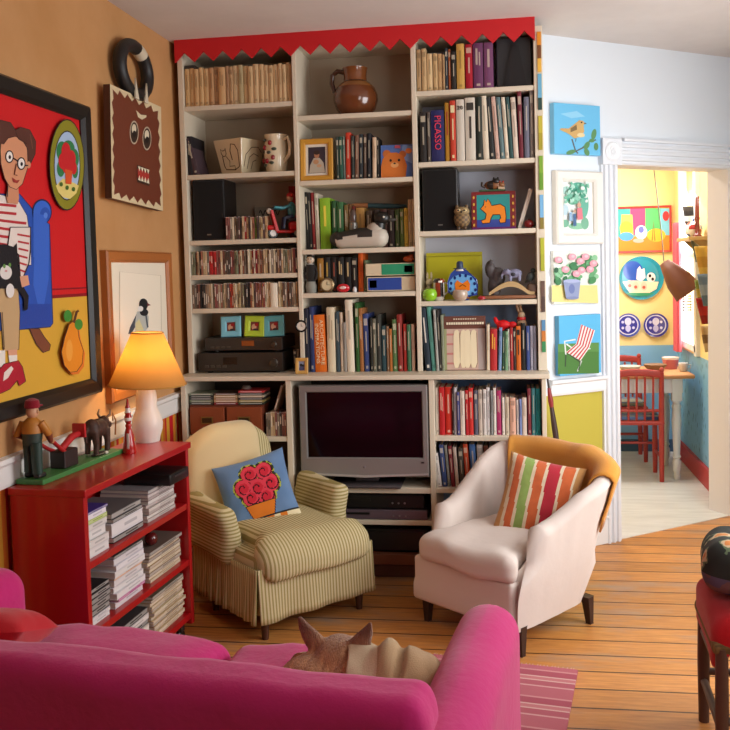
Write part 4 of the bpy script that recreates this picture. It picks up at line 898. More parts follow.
def bridge():
    r = E('wooden_arch_carving', 'carved wooden arch on a flat base holding small animals', 'carving', (1.66, .045, SZ['R4']))
    m = MB(); m.rbox((-.01, 0, .012), (.255, .07, .016), .004, '#8a5a3a', 2, 2); m.build('base', WOODP(), r, smooth=40)
    pts = []; n = 14
    for i in range(n+1):
        t = i/n; x = -.11+.22*t; pts.append((x, .022+.052*sin(pi*min(1, t*1.15))*(.6+.4*t)))
    m = MB(); m.prism(pts + [(p[0], p[1]+.014+.012*sin(pi*i/n)) for i, p in reversed(list(enumerate(pts)))], 'y', -.03, .03, '#b89a6a'); m.build('arch', WOODP(), r)
    m = MB(); m.rbox((.1, 0, .05), (.05, .06, .05), .012, '#5a4434', 2, 3); m.build('block', WOODP(), r, smooth=50)
bridge()
m = MB(); m.ell((-.055, 0, .011), (.02, .016, .011), '#a8202a', 12, 8); o = m.build('red_bead', GLAZE(), loc=(1.563, -.002, SZ['R4']), smooth=80); o.location = (1.568, -.0, SZ['R4']); tag(o, 'small red bead at the left foot of wooden arch carving', 'bead')
def elephant():
    r = E('elephant_figurine', 'small blue-grey elephant figurine standing on the wooden arch', 'figurine', (1.668, .05, SZ['R4']+.092))
    m = MB(); c = '#7a7a92'; m.ell((.008, 0, .034), (.036, .02, .024), c, 14, 10); m.ell((-.034, 0, .042), (.018, .015, .017), c, 12, 8); m.tube([(-.046, 0, .04), (-.056, 0, .024), (-.054, 0, .008)], [.008, .006, .004], c, 8)
    for x in (-.014, .03):
        for s in (-1, 1): m.tube([(x, s*.01, .03), (x, s*.011, -.004)], [.009, .008], c, 8)
    for s in (-1, 1): m.ell((-.026, s*.014, .044), (.012, .004, .014), '#8a8aa2', 10, 6)
    m.build('body', paint(.6), r, remesh=.0035, msm=2)
    m = MB(); m.ell((.0, -.019, .03), (.012, .004, .009), '#2a2a30', 10, 6); m.build('saddle_patch', paint(.6), r, smooth=80)
elephant()
def bird1():
    r = E('dark_bird_figurine', 'small dark bird figurine at the right end of arch carving', 'figurine', (1.752, .045, SZ['R4']+.074))
    m = MB(); m.ell((0, 0, .034), (.02, .016, .026), '#3c4644', 12, 8, rotY(.5)); m.ell((.012, 0, .064), (.013, .012, .013), '#2a3634', 12, 8); m.ell((.028, 0, .062), (.009, .004, .004), '#8a7a4a', 8, 6); m.tube([(-.012, 0, .02), (-.026, 0, .004)], [.008, .003], '#2e3836', 8); m.tube([(0, 0, .014), (0, 0, -.002)], .006, '#5a4a3a', 8); m.build('body', paint(.5), r, smooth=80)
bird1()
# R5 cover book and red figurine
def coverbook():
    r = E('cover_book', 'brown banner book facing out with pale cloth shapes on cover', 'book', (1.425, .035, SZ['LED'])); r.rotation_euler = (radians(-4), 0, 0)
    w, h = .207, .27; m = MB(); m.box((0, .011, h/2), (w, .022, h), '#6a4034'); m.build('cover', PAPER(), r, bevel=.001)
    A = Art(lambda x, y: ((x-275)/220*w, (682-y)/282*h), -.0005); A.poly([(167, 466), (383, 466), (383, 678), (167, 678)], '#c8a898'); A.poly([(345, 466), (383, 466), (383, 678), (345, 678)], '#b0a09a'); A.poly([(167, 466), (180, 466), (180, 678), (167, 678)], '#9a9a70')
    for k in range(4): A.poly([(180, 490+k*50), (240, 490+k*50), (240, 500+k*50), (180, 500+k*50)], '#c07a72')
    for i, x in enumerate((232, 268, 290, 322)):
        A.poly([(x-16, 500), (x-10, 476), (x+4, 470), (x+14, 480), (x+18, 640), (x+8, 668), (x-10, 668), (x-18, 640)], '#e6d6b2'); A.line([(x+16, 486), (x+19, 640), (x+9, 668)], 3, '#8a6a54')
    for k in range(16):
        A.poly([(180+k*12.4, 432), (190+k*12.4, 432), (190+k*12.4, 444), (180+k*12.4, 444)], '#e6d8bc')
        if 2 < k < 13: A.poly([(180+k*12.4, 412), (188+k*12.4, 412), (188+k*12.4, 419), (180+k*12.4, 419)], '#d8c4a8')
    A.m.build('cover_picture', PAPER(), r)
coverbook()
def redbird():
    r = E('red_bird_ornament', 'bright red bird ornament lying on the books by the ledge', 'ornament', (1.62, .06, SZ['LED']+.226-.035))
    m = MB(); c = '#c81418'; m.ell((-.005, 0, .032), (.034, .02, .024), c, 14, 10); m.ell((-.04, 0, .052), (.012, .01, .022), c, 12, 8, rotY(-.3)); m.ell((.04, 0, .03), (.024, .014, .018), c, 12, 8); m.ell((-.016, 0, .012), (.02, .014, .016), c, 12, 8); m.build('body', paint(.5), r, remesh=.005, msm=2)
redbird()
def tanfig():
    r = E('hare_figurine', 'tan hare figurine with a red collar on the books', 'figurine', (1.705, .07, SZ['LED']+.228-.035))
    m = MB(); c = '#9a7a5a'; m.ell((0, 0, .03), (.026, .02, .034), c, 14, 10); m.ell((.0, -.006, .076), (.018, .016, .018), '#b09878', 12, 8)
    for s in (-1, 1): m.ell((-.012+s*.007, 0, .112), (.007, .006, .03), c, 8, 8, rotY(-.25))
    m.build('body', paint(.6), r, smooth=80)
    m = MB(); m.lathe([(.02, 0), (.023, .007), (.02, .014)], 16, '#b82020', T=TR(0, -.003, .052)); m.build('collar', paint(.5), r, smooth=60)
tanfig()

# ------------------------------------------------------------------ television and players
def tv():
    x0, x1, z0, z1 = .616, 1.25, .512, .962; r = E('television', 'silver flat television with a black screen in the bookcase', 'television', ((x0+x1)/2, LYF, z0-.053)); w = x1-x0; h = z1-z0; b = .053
    sx0, sx1, sy0, sy1 = .653-x0, 1.219-x0, .607-z0, .926-z0
    SIL = paint(.32, metal=.35)
    m = MB()
    def ringv(y, ins, zz=0): return [m.vert(p) for p in ((-w/2+ins, y, b+ins), (w/2-ins, y, b+ins), (w/2-ins, y, b+h-ins), (-w/2+ins, y, b+h-ins))]
    def inn(y, g): return [m.vert(p) for p in ((-w/2+sx0-g, y, b+sy0-g), (-w/2+sx1+g, y, b+sy0-g), (-w/2+sx1+g, y, b+sy1+g), (-w/2+sx0-g, y, b+sy1+g))]
    rs = [ringv(.06, 0), ringv(.006, 0), ringv(0, .006), inn(.0, .006), inn(.012, 0)]
    for p, q in zip(rs, rs[1:]):
        for i in range(4): m.face((p[i], p[(i+1) % 4], q[(i+1) % 4], q[i]), '#8f8a86')
    m.build('bezel', SIL, r)
    m = MB(); m.box(((sx0+sx1)/2-w/2, .014, b+(sy0+sy1)/2), (sx1-sx0+.01, .006, sy1-sy0+.01), '#080607'); m.build('screen', paint(.12, spec=.4), r)
    m = MB(); m.rbox((0, .1, b+h/2), (w*.9, .1, h*.86), .03, '#3a3436', 2, 3); m.build('back_housing', PLAST(), r, smooth=50)
    m = MB(); m.prism([(-w/2+.004, b+.012), (0, b-.002), (w/2-.004, b+.012), (w/2-.004, b+.02), (0, b+.008), (-w/2+.004, b+.02)], 'y', -.006, .004, '#bcb6b2'); m.build('trim_strip', SIL, r)
    m = MB(); m.box((w/2-.03, -.002, b+sy0-.022), (.014, .004, .008), '#2a2022'); m.ell((0, -.001, b+.05), (.006, .003, .006), '#7a7076', 10, 6); m.build('sensor_window', PLAST(), r)
    m = MB(); m.rbox((0, .08, .007), (.36, .2, .014), .006, '#4a4446', 2, 2); m.build('stand_base', PLAST(), r, smooth=40)
    m = MB(); m.rbox((0, .09, b/2+.014), (.12, .05, b), .01, '#5a5456', 2, 2); m.build('stand_neck', PLAST(), r, smooth=40)
tv()
def deck(name, label, x0, x1, y, z, h, col, front, cat='player'):
    r = E(name, label, cat, ((x0+x1)/2, y, z)); w = x1-x0
    m = MB(); m.box((0, .14, h/2), (w, .26, h), col); m.build('case', PLAST(), r, bevel=.003)
    m = MB(); m.box((0, .008, h/2), (w*.995, .012, h*.9), front); m.build('front_panel', paint(.3, metal=.3), r, bevel=.002)
    m = MB(); m.box((-w*.15, .001, h*.62), (w*.28, .004, h*.2), '#0c0a0c'); m.build('disc_tray', PLAST(), r)
    for i in range(3):
        m = MB(); m.lathe([(.005, 0), (.004, .003)], 10, '#8a868a', T=TR(w*.2+i*.03, .002, h*.4) @ R4(radians(90), 'X')); m.build('button', METAL(), r)
deck('disc_player', 'silver-fronted disc player at the bottom of the pair under television', .68, 1.236, LYF+.005, SZ['T2']+.001, .05, '#2a2426', '#6a5a64')
deck('video_player', 'black video player on top of the silver disc player', .7, 1.22, LYF+.02, SZ['T2']+.052, .07, '#141214', '#1a181a')
m = MB(); m.rbox((0, .12, .06), (.34, .22, .12), .012, '#141214', 3, 3); m.box((0, .008, .06), (.3, .01, .09), '#1c1a1c'); o = m.build('black_amplifier', PLAST(), loc=(1.06, LYF+.03, SZ['T3']+.001), smooth=40); tag(o, 'black box on the lowest shelf between the armchairs', 'amplifier')

# ================================================================== LEFT WALL
def L_mp(yc, zc, off):
    def f(x, y):
        p = onX(x, y, WX+off); return (p.y-yc, p.z-zc)
    return f
def painting():
    y1, y0 = onX(90, 107, WX+.04).y, -2.35; zb, zt = onX(105, 391, WX+.04).z, onX(90, 107, WX+.04).z; yc, zc = (y0+y1)/2, (zb+zt)/2; w, h = y1-y0, zt-zb
    r = E('woman_and_cat_painting', 'large red painting of seated woman holding a cat, black frame', 'painting', (WX, yc, zc), radians(90))
    m = MB(); frame4(m, w, h, .062, .045, '#171513', -.002); m.build('frame', paint(.35), r)
    m = MB(); m.box((0, -.012, 0), (w-.1, .02, h-.1), '#c8181c'); m.build('canvas', OILP(), r)
    A = Art(L_mp(yc, zc, .022), -.0225, .00016); a, b = w/2-.058, h/2-.058
    ZA, ZB = (0, 70, 4.055), (0, 230, 3.65)
    A.poly([(-a, -b), (a, -b), (a, b), (-a, b)], '#d01c20', raw=True)
    A.zm = (0, 0, 1)
    fl = A.P((52, 298.5))[1]
    A.poly([(-a, -b), (a, -b), (a, fl), (-a, fl)], '#d9a83a', raw=True); A.poly([(-a, fl), (a, fl), (a, fl+.012), (-a, fl+.012)], '#8a1420', raw=True); A.poly([(-a, fl+.03), (a, fl+.03), (a, fl+.036), (-a, fl+.036)], '#8a1420', raw=True)
    OUT = '#2a1c20'
    # blue armchair
    A.zm = ZB
    ch = [(-330, -130), (70, -130), (128, -60), (178, -20), (190, 340), (182, 352), (66, 362), (-300, 380)]
    A.line(ch, 7, '#1c2450', True); A.poly(ch, '#2a54b4'); A.poly([(128, -60), (178, -20), (176, 180), (150, 330), (120, 200)], '#3a68cc'); A.poly([(66, 270), (186, 270), (186, 350), (66, 360)], '#2648a4')
    A.zm = ZA; A.ell(-300, 575, 40, 52, '#1c2450'); A.ell(-300, 576, 35, 46, '#3a6ad0'); A.poly([(-335, 580), (-272, 580), (-276, 800), (-335, 800)], '#3a68cc')
    A.zm = ZA; A.ell(168, 575, 40, 52, '#1c2450'); A.ell(168, 576, 35, 46, '#3a6ad0'); A.ell(180, 585, 20, 28, '#2a54b4'); A.poly([(132, 580), (186, 590), (190, 760), (132, 760)], '#3a68cc'); A.ell(182, 590, 8, 12, '#5a86e0')
    A.zm = ZB
    for pts in ([(105, 360), (140, 362), (158, 392), (180, 420), (176, 438), (155, 446), (130, 415)],):
        A.line(pts, 6, OUT, True); A.poly(pts, '#7a4430')
    # trousers, shoes
    tr = [(-150, 205), (62, 205), (68, 300), (64, 436), (10, 442), (0, 300), (-60, 300), (-70, 450), (-130, 450)]
    A.line(tr, 5, OUT, True); A.poly(tr, '#c6a578'); A.line([(4, 300), (12, 436)], 4, '#6a5434')
    A.poly([(-126, 448), (-78, 448), (-80, 500), (-122, 500)], '#e8e4da'); s2 = [(-170, 560), (-130, 500), (-76, 490), (-64, 560), (-84, 572), (-96, 552), (-120, 590), (-170, 610)]; A.line(s2, 5, OUT, True); A.poly(s2, '#b01a30')
    A.poly([(24, 438), (58, 436), (58, 462), (28, 464)], '#dca080'); A.poly([(26, 458), (58, 456), (58, 482), (30, 484)], '#e8e4da'); A.poly([(-10, 440), (14, 440), (14, 500), (-10, 500)], '#e8e4da')
    sh = [(-30, 540), (10, 490), (62, 478), (76, 500), (88, 552), (66, 568), (58, 548), (30, 580), (-20, 604)]
    A.line(sh, 5, OUT, True); A.poly(sh, '#b01a30'); A.poly([(10, 520), (36, 496), (44, 506), (24, 540), (6, 552)], '#e8dcd0')
    # striped jumper
    A.zm = ZA
    to = [(-260, 540), (-40, 500), (10, 510), (70, 535), (102, 590), (118, 700), (120, 790), (-240, 790)]
    A.line(to, 5, OUT, True); A.poly(to, '#e8dcd2')
    for k in range(7):
        y = 548+k*32; A.line([(-240, y), (-40, y-8), (10, y), (60, y+6), (100, y+ (10 if k > 1 else 0))] if k > 1 else [(-200, y), (0, y-2), (60, y+4)], 11, '#b83038')
    A.zm = ZB
    sl = [(30, -10), (104, -10), (104, 70), (98, 120), (74, 180), (66, 170), (60, 90), (20, 60)]
    A.poly(sl, '#e8dcd2')
    for k in range(6): A.line([(56+k*2, 16+k*26), (102-k*3, 24+k*26)], 7, '#b83038')
    A.line(sl, 4, OUT, True)
    A.zm = ZA; la = [(-262, 545), (-190, 530), (-150, 640), (-60, 770), (30, 800), (20, 850), (-90, 840), (-200, 740)]; A.line(la, 5, OUT, True); A.poly(la, '#e8dcd2')
    for k in range(5): A.line([(-250+k*32, 590+k*48), (-168+k*30, 570+k*46)], 10, '#b83038')
    # cat
    A.zm = ZB
    ct = [(-120, 60), (10, 52), (40, 62), (52, 48), (58, 130), (66, 190), (96, 240), (92, 290), (80, 296), (78, 250), (54, 214), (-110, 214)]
    A.poly(ct, '#1c1a20'); A.ell(12, 155, 22, 26, '#e2dcd6'); A.ell(6, 132, 5, 8, '#6a9a4a'); A.ell(26, 128, 5, 8, '#6a9a4a'); A.ell(12, 150, 5, 4, '#d09090'); A.ell(27, 222, 15, 26, '#e6e0da'); A.poly([(62, 170), (92, 165), (98, 200), (70, 210)], '#dca080')
    # head
    A.zm = ZA
    A.poly([(22, 460), (62, 460), (66, 520), (60, 545), (20, 540), (14, 512)], '#cf8f6c'); A.line([(20, 470), (18, 515)], 4, OUT)
    fc = [(-10, 300), (20, 270), (60, 272), (92, 292), (102, 350), (100, 395), (78, 462), (54, 484), (28, 474), (8, 440), (-8, 380)]
    A.line(fc, 5, OUT, True); A.poly(fc, '#d79670')
    hr = [(-70, 330), (-60, 230), (-10, 205), (30, 215), (50, 246), (72, 234), (108, 244), (132, 290), (130, 340), (112, 378), (102, 380), (100, 318), (84, 292), (52, 268), (20, 276), (2, 300), (-10, 300), (-20, 420), (-50, 400)]
    A.line(hr, 5, OUT, True); A.poly(hr, '#5a342a'); A.line([(50, 250), (62, 280), (96, 300)], 3, '#3a2018'); A.line([(110, 260), (120, 320)], 3, '#7a4a3a')
    A.ell(104, 385, 8, 14, '#d79670')
    for x, y in ((25, 352), (73, 380)):
        A.ell(x, y, 17, 26, '#20181c'); A.ell(x, y, 13, 21, '#eae4dc'); A.ell(x+1, y+2, 5, 8, '#20181c')
    A.line([(40, 358), (58, 370)], 5, '#20181c'); A.line([(88, 388), (100, 388)], 5, '#20181c'); A.line([(52, 380), (44, 425), (56, 428)], 4, '#6a3424'); A.poly([(34, 436), (52, 448), (66, 446), (56, 460), (40, 456)], '#a03a34')
    # oval picture in the painting
    A.ell(258, 385, 72, 186, OUT); A.ell(258, 385, 69, 181, '#8a8424'); A.ell(258, 388, 54, 142, OUT); A.ell(258, 388, 51, 137, '#a8c0dc')
    A.poly([(212, 470), (240, 440), (290, 460), (306, 470), (296, 500), (270, 524), (240, 516), (222, 496)], '#e2cf7a')
    for x, y, rx, ry in ((236, 330, 22, 40), (286, 360, 20, 40), (232, 400, 16, 34), (262, 320, 26, 34), (290, 410, 12, 30)): A.ell(x, y, rx, ry, '#2f7a4a')
    for x, y, rx, ry in ((252, 330, 18, 36), (240, 370, 18, 34), (274, 362, 18, 36), (262, 395, 24, 30), (284, 398, 12, 26)): A.ell(x, y, rx, ry, '#c8242a')
    A.poly([(248, 402), (278, 410), (274, 464), (250, 462)], '#d8552a')
    for x, y in ((232, 464), (256, 478), (282, 484)): A.ell(x, y, 7, 9, '#4a6a2a')
    # pear
    A.zm = ZB
    pr = [(238, 345), (250, 336), (266, 346), (272, 392), (288, 440), (284, 488), (264, 516), (240, 518), (220, 494), (210, 446), (222, 392)]
    A.poly([(x+8, y+10) for x, y in pr], '#d8742a'); A.line(pr, 5, OUT, True); A.poly(pr, '#e08a24'); A.ell(238, 440, 12, 40, '#e8a040'); A.ell(232, 314, 15, 22, '#3f8a34'); A.ell(272, 345, 15, 20, '#3f8a34'); A.line([(254, 338), (264, 300), (272, 294)], 9, '#5a3424')
    A.m.build('painted_scene', OILP(), r)
painting()
def mask():
    p0 = onX(110, 84, WX+.06); p1 = onX(161, 107, WX+.06); q0 = onX(112, 198, WX+.06); q1 = onX(163, 211, WX+.06)
    yc = (p0.y+p1.y+q0.y+q1.y)/4; zc = (p0.z+q0.z+p1.z+q1.z)/4
    r = E('carved_mask', 'flat brown wooden mask with jagged cream border and ring on top', 'mask', (WX, yc, zc), radians(90))
    L = [(p.y-yc, p.z-zc) for p in (p0, p1, q1, q0)]
    m = MB(); m.prism(L, 'y', -.06, -.03, '#d8c49c', '#4a2418'); m.box((0, -.015, 0), (.2, .03, .3), '#2a1812'); m.build('board', WOODP(), r)
    A = Art(L_mp(yc, zc, .062), -.0605); A.zm = (90, 60, 4.055)
    def lerp(a, b, t): return (a[0]+(b[0]-a[0])*t, a[1]+(b[1]-a[1])*t)
    c = [(86, 100), (284, 194), (296, 610), (92, 560)]; cen = (190, 365); pts = []
    for k in range(4):
        a, b = c[k], c[(k+1) % 4]; nt = 6 if k % 2 == 0 else 7
        for i in range(nt):
            o1 = lerp(a, b, i/nt); o2 = lerp(a, b, (i+.5)/nt); pts.append(lerp(o1, cen, .03 if i else .07)); pts.append(lerp(o2, cen, .13 if k % 2 == 0 else .10))
    A.poly(pts, '#6e3420')
    for x, y in ((180, 294), (231, 318)):
        A.ell(x, y, 18, 48, '#b8a890'); A.ell(x, y, 15, 42, '#3a2a20'); A.ell(x-1, y-14, 9, 20, '#d8ccb0'); A.ell(x, y+6, 7, 14, '#1a1412')
    A.poly([(186, 204), (206, 222), (228, 224), (228, 232), (210, 242), (194, 232)], '#d8c8a4')
    A.poly([(190, 425), (240, 445), (240, 512), (190, 495)], '#3a2418'); A.poly([(192, 440), (239, 460), (239, 495), (192, 478)], '#a83028')
    for i in range(4):
        x = 193+i*11.5; A.poly([(x, 430+i*4), (x+11, 434+i*4), (x+6, 452+i*4)], '#e2d6b8'); A.poly([(x, 486+i*4), (x+11, 490+i*4), (x+6, 466+i*4)], '#e2d6b8')
    A.m.build('painted_face', WOODP(), r)
    ce = onX(134, 70.5, WX+.045); n = 28; rx = abs(onX(148, 67, WX+.045).y-onX(121, 67, WX+.045).y)/2; rz = .106
    pts = [(ce.y-yc+rx*cos(2*pi*i/n), -.045, ce.z-zc+rz*sin(2*pi*i/n)) for i in range(n)]
    m = MB(); rr = .03; m.tube(pts, rr, '#1c1a1a', 12, True)
    nf = len(m.f)//n
    for k in range(len(m.f)):
        i = k//nf
        if i in (4, 5): m.c[k] = C('#cfc4ac')
    m.build('ring_handle', WOODP(), r, smooth=60)
    m = MB()
    for s in (-1, 1): m.prism([(ce.y-yc+s*.05-.02, ce.z-zc-rz-.03), (ce.y-yc+s*.05+.02, ce.z-zc-rz-.03), (ce.y-yc+s*.06, ce.z-zc-rz+.06)], 'y', -.078, -.072, '#cfc4ac')
    m.build('ring_tooth', WOODP(), r)
mask()
def birdprint():
    y0, y1, zb, zt = onX(106, 250, WX+.03).y, onX(171, 256, WX+.03).y, onX(112, 404, WX+.03).z, onX(103, 250, WX+.03).z; yc, zc = (y0+y1)/2, (zb+zt)/2; w, h = y1-y0, zt-zb
    r = E('framed_bird_print', 'wood-framed print of a small bird hanging behind the lamp', 'picture', (WX, yc, zc), radians(90))
    m = MB(); frame4(m, w, h, .05, .035, '#a8642c', -.001); m.build('frame', WOODP(), r)
    m = MB(); m.box((0, -.01, 0), (w-.06, .014, h-.06), '#ece2cc'); m.build('mat_board', PAPER(), r)
    A = Art(L_mp(yc, zc, .02), -.0175); A.zm = (90, 240, 3.318)
    A.poly([(100, 105), (236, 118), (240, 460), (100, 460)], '#f2e8d2'); A.line([(100, 105), (236, 118), (240, 460), (100, 460)], 1.5, '#b8aa90', True)
    A.poly([(160, 236), (134, 290), (128, 312), (138, 312), (166, 262)], '#4a5058'); A.poly([(156, 240), (186, 226), (196, 256), (194, 290), (176, 312), (152, 312), (150, 280)], '#b8bcb4'); A.poly([(164, 262), (180, 300), (170, 312), (152, 312), (152, 276)], '#d8cf9a'); A.ell(178, 214, 15, 20, '#1e2024'); A.ell(180, 240, 14, 12, '#22262a'); A.ell(168, 228, 9, 9, '#e8e6e0'); A.poly([(190, 208), (202, 216), (190, 220)], '#7a3a3a'); A.line([(186, 250), (192, 290)], 5, '#5a626a')
    A.m.build('print', PAPER(), r)
birdprint()

# ================================================================== DOOR WALL PICTURES
def D_mp(sc, zc, off):
    def f(x, y):
        s, z = onD(x, y, off); return (s-sc, z-zc)
    return f
def dpic(name, label, s0, s1, z0, z1, th, bg, edge, draw, zm, tilt=0, frame=None):
    s0 -= .021; s1 -= .021; sc, zc = (s0+s1)/2, (z0+z1)/2; p = dwp(sc, zc); r = E(name, label, 'picture', p, AD); w, h = s1-s0, z1-z0
    if frame:
        m = MB(); frame4(m, w, h, frame[0], th, frame[1], -.001); m.build('frame', paint(.4), r)
        m = MB(); m.box((0, -.008, 0), (w-.02, .012, h-.02), '#eceae4'); m.build('mat_board', PAPER(), r); y = -.0145; A = Art(D_mp(sc, zc, .015), y)
    else:
        m = MB(); m.box((0, -th/2-.001, 0), (w, th, h), edge); m.build('canvas', OILP(), r, bevel=.002); A = Art(D_mp(sc, zc, th), -th-.0012)
    if bg: A.poly([(-w/2+.001, -h/2+.001), (w/2-.001, -h/2+.001), (w/2-.001, h/2-.001), (-w/2+.001, h/2-.001)], bg, raw=True)
    A.zm = zm; draw(A); A.m.build('painting', OILP(), r)
Z1, Z2 = (530, 70, 3.65), (530, 240, 3.318)
def d_bird(A):
    A.poly([(110, 160), (170, 150), (200, 170), (150, 176)], '#8cc8e6'); A.line([(152, 252), (165, 295), (175, 305)], 5, '#5a5a5a'); A.line([(160, 300), (190, 285), (215, 262), (240, 255)], 5, '#5a5a5a')
    for x, y, rx, ry, ro in ((232, 235, 9, 20, .2), (240, 280, 8, 14, 0), (206, 276, 9, 16, .5), (206, 300, 9, 14, -.4), (148, 300, 18, 8, -.3), (224, 258, 10, 7, 0)): A.ell(x, y, rx, ry, '#5a8a5a', ro)
    A.poly([(106, 218), (112, 213), (140, 214), (160, 198), (178, 184), (192, 186), (198, 194), (194, 202), (196, 226), (182, 244), (160, 250), (140, 234), (124, 226)], '#c8a468'); A.poly([(146, 214), (168, 200), (170, 218), (146, 228)], '#7a6440'); A.ell(184, 238, 14, 8, '#e0cc9a'); A.ell(186, 192, 3, 3, '#2a221a'); A.poly([(196, 192), (205, 196), (196, 199)], '#5a4a34'); A.line([(166, 250), (164, 262)], 2, '#4a3a2a')
dpic('bird_canvas', 'small sky blue canvas of a brown bird on twig', .07, .376, 2.092, 2.352, .035, '#6ab8e0', '#7cc0e4', d_bird, Z1)
def d_print(A):
    A.poly([(110, 405), (214, 410), (216, 600), (110, 592)], '#dfe6e2')
    for x, y, rx, ry, c in ((175, 440, 34, 30, '#5aa890'), (155, 470, 22, 22, '#78b8a0'), (196, 490, 18, 50, '#6ab09a'), (130, 440, 16, 14, '#a8ccc4'), (128, 560, 14, 14, '#78b094'), (170, 570, 30, 12, '#8ac0a0'), (200, 560, 14, 22, '#78b094'), (126, 510, 14, 20, '#b8d0d8')): A.ell(x, y, rx, ry, c)
    random.seed(5)
    for i in range(60): A.ell(124+random.random()*86, 412+random.random()*70, 4+random.random()*6, 3+random.random()*5, random.choice(['#4a9a80', '#8ac4ac', '#a8d4c4', '#6ab094', '#d8e4dc']), random.random()*3)
    A.poly([(164, 505), (182, 503), (186, 545), (166, 548)], '#d87a86'); A.ell(172, 494, 7, 9, '#c8a08a'); A.poly([(150, 525), (160, 525), (162, 570), (150, 570)], '#4a6a90'); A.ell(155, 516, 5, 6, '#b89a84'); A.poly([(136, 520), (146, 520), (148, 552), (136, 552)], '#90b0cc')
dpic('framed_garden_print', 'white-framed garden print with pink figure, under the bird canvas', .078, .392, 1.628, 2.008, .04, None, '', d_print, Z1, frame=(.055, '#e6e2da'))
def d_flow(A):
    A.poly([(72, 150), (222, 150), (226, 210), (72, 205)], '#e2d48a'); random.seed(3)
    for i in range(46): A.ell(84+random.random()*134, 58+random.random()*88, 8+random.random()*7, 6+random.random()*5, random.choice(['#4a8a58', '#6aa878', '#8abf94', '#3f7a50']), random.random()*3)
    for x, y in ((90, 66), (135, 56), (162, 70), (112, 98), (193, 97), (148, 112), (178, 56), (204, 78), (164, 100)): A.ell(x, y, 13, 11, '#e29aa8'); A.ell(x+2, y-2, 6, 5, '#f0bcc4')
    A.ell(80, 100, 7, 9, '#2f5a40'); A.poly([(103, 135), (160, 138), (154, 192), (112, 192)], '#8a96b8'); A.ell(131, 136, 28, 6, '#a4aed0'); A.ell(131, 162, 10, 16, '#6a78a8'); A.ell(133, 192, 21, 5, '#7a86ac')
dpic('flower_pot_canvas', 'pale canvas of pink flowers in a grey-blue pot', .062, .366, 1.318, 1.594, .022, '#dde4d8', '#e8e8e2', d_flow, Z2)
def d_chair(A):
    A.poly([(92, 345), (228, 340), (228, 442), (92, 445)], '#4a7a3a'); A.poly([(92, 345), (228, 340), (228, 370), (92, 372)], '#5a8a48')
    A.line([(120, 345), (152, 368), (196, 350)], 5, '#d8dcd8'); A.line([(150, 330), (114, 336), (118, 380)], 5, '#d8dcd8'); A.line([(150, 395), (176, 365), (200, 360)], 4, '#c8d0cc')
    A.line([(118, 380), (116, 420)], 4, '#3a4a34'); A.line([(170, 400), (156, 436)], 4, '#c8ccc4'); A.line([(120, 372), (165, 405), (160, 432)], 4, '#3a4a34')
    bk = [(168, 280), (214, 300), (196, 356), (152, 344)]; st = [(152, 344), (196, 356), (166, 400), (118, 372)]
    A.poly(bk, '#ece4e0'); A.poly(st, '#ece4e0')
    def strp(q, n):
        for i in range(n):
            t0, t1 = (i+.15)/n, (i+.62)/n; l = lambda a, b, t: (a[0]+(b[0]-a[0])*t, a[1]+(b[1]-a[1])*t)
            A.poly([l(q[0], q[1], t0), l(q[0], q[1], t1), l(q[3], q[2], t1), l(q[3], q[2], t0)], '#c04a4c')
    strp(bk, 5); strp(st, 5)
dpic('lawn_chair_canvas', 'canvas of a red striped lawn chair on grass', .082, .362, .942, 1.256, .035, '#5ab0dc', '#5a9ac0', d_chair, Z2)
# dark stick leaning in the corner behind the white armchair
def stick():
    p0 = dwp(.03, .0, .06); r = E('leaning_stick', 'slim dark stick with red grip leaning beside the bookcase', 'stick', (p0.x+.16, p0.y-.02, 0)); 
    a = onY(556, 437, .24); b = onY(547, 375, .27)
    dv = (b-a); g = a - dv*(a.z/dv.z); base = Vector((g.x, .235, 0)); r.location = base
    ax = (b-base); ln = ax.length
    def at(t): return tuple(ax*t)
    m = MB(); m.tube([at(0), at(.45), at(.72), at(.84)], [.010, .016, .015, .010], '#3a2420', 10); m.build('shaft', paint(.4), r, smooth=60)
    m = MB(); m.tube([at(.82), at(.86), at(.93)], [.010, .014, .008], '#8a1f20', 10); m.build('grip', paint(.4), r, smooth=60)
    m = MB(); m.tube([at(.92), at(1.0)], [.006, .005], '#2a1c18', 8); m.ell(at(1.01), (.014, .01, .018), '#241a16', 10, 8); m.build('knob', paint(.4), r, smooth=60)
stick()
# ================================================================== RED BOOKCASE, MAGAZINES, LAMP, TOYS
RB = Vector((.266, -1.664, 0)); RBF = Vector((.324, -.872, 0)); RBL = (RBF-RB).length; RBA = atan2(RBF.y-RB.y, RBF.x-RB.x); RBD = .272; RBZ = .83
rex = (RBF-RB).normalized(); rey = Vector((-rex.y, rex.x, 0))
def RBW(x, y, z): return RB + rex*x + rey*y + Vector((0, 0, z))
def LX(px, py):       # distance along the bookcase front seen at a point of the photograph
    d = ray(px, py); t = rey.dot(RB-CAM)/rey.dot(d); return (CAM+d*t-RB).dot(rex)
rb = E('red_bookcase', 'low red-painted bookcase on castors full of magazines beside the sofa', 'bookcase', RB, RBA)
REDP = paint(.32, coat=.25); RC = '#a81418'
def rp(name, c, s, bev=.003): m = MB(); m.box(c, s, RC); return m.build(name, REDP, rb, bevel=bev)
rp('top_panel', (RBL/2, RBD/2-.004, RBZ-.0125), (RBL+.012, RBD+.012, .025)); rp('side_panel', (.0125, RBD/2, .445), (.025, RBD, .745)); rp('side_panel', (RBL-.0125, RBD/2, .445), (.025, RBD, .745))
rp('back_panel', (RBL/2, RBD-.006, .445), (RBL-.05, .012, .745)); RS = (.58, .345, .12)
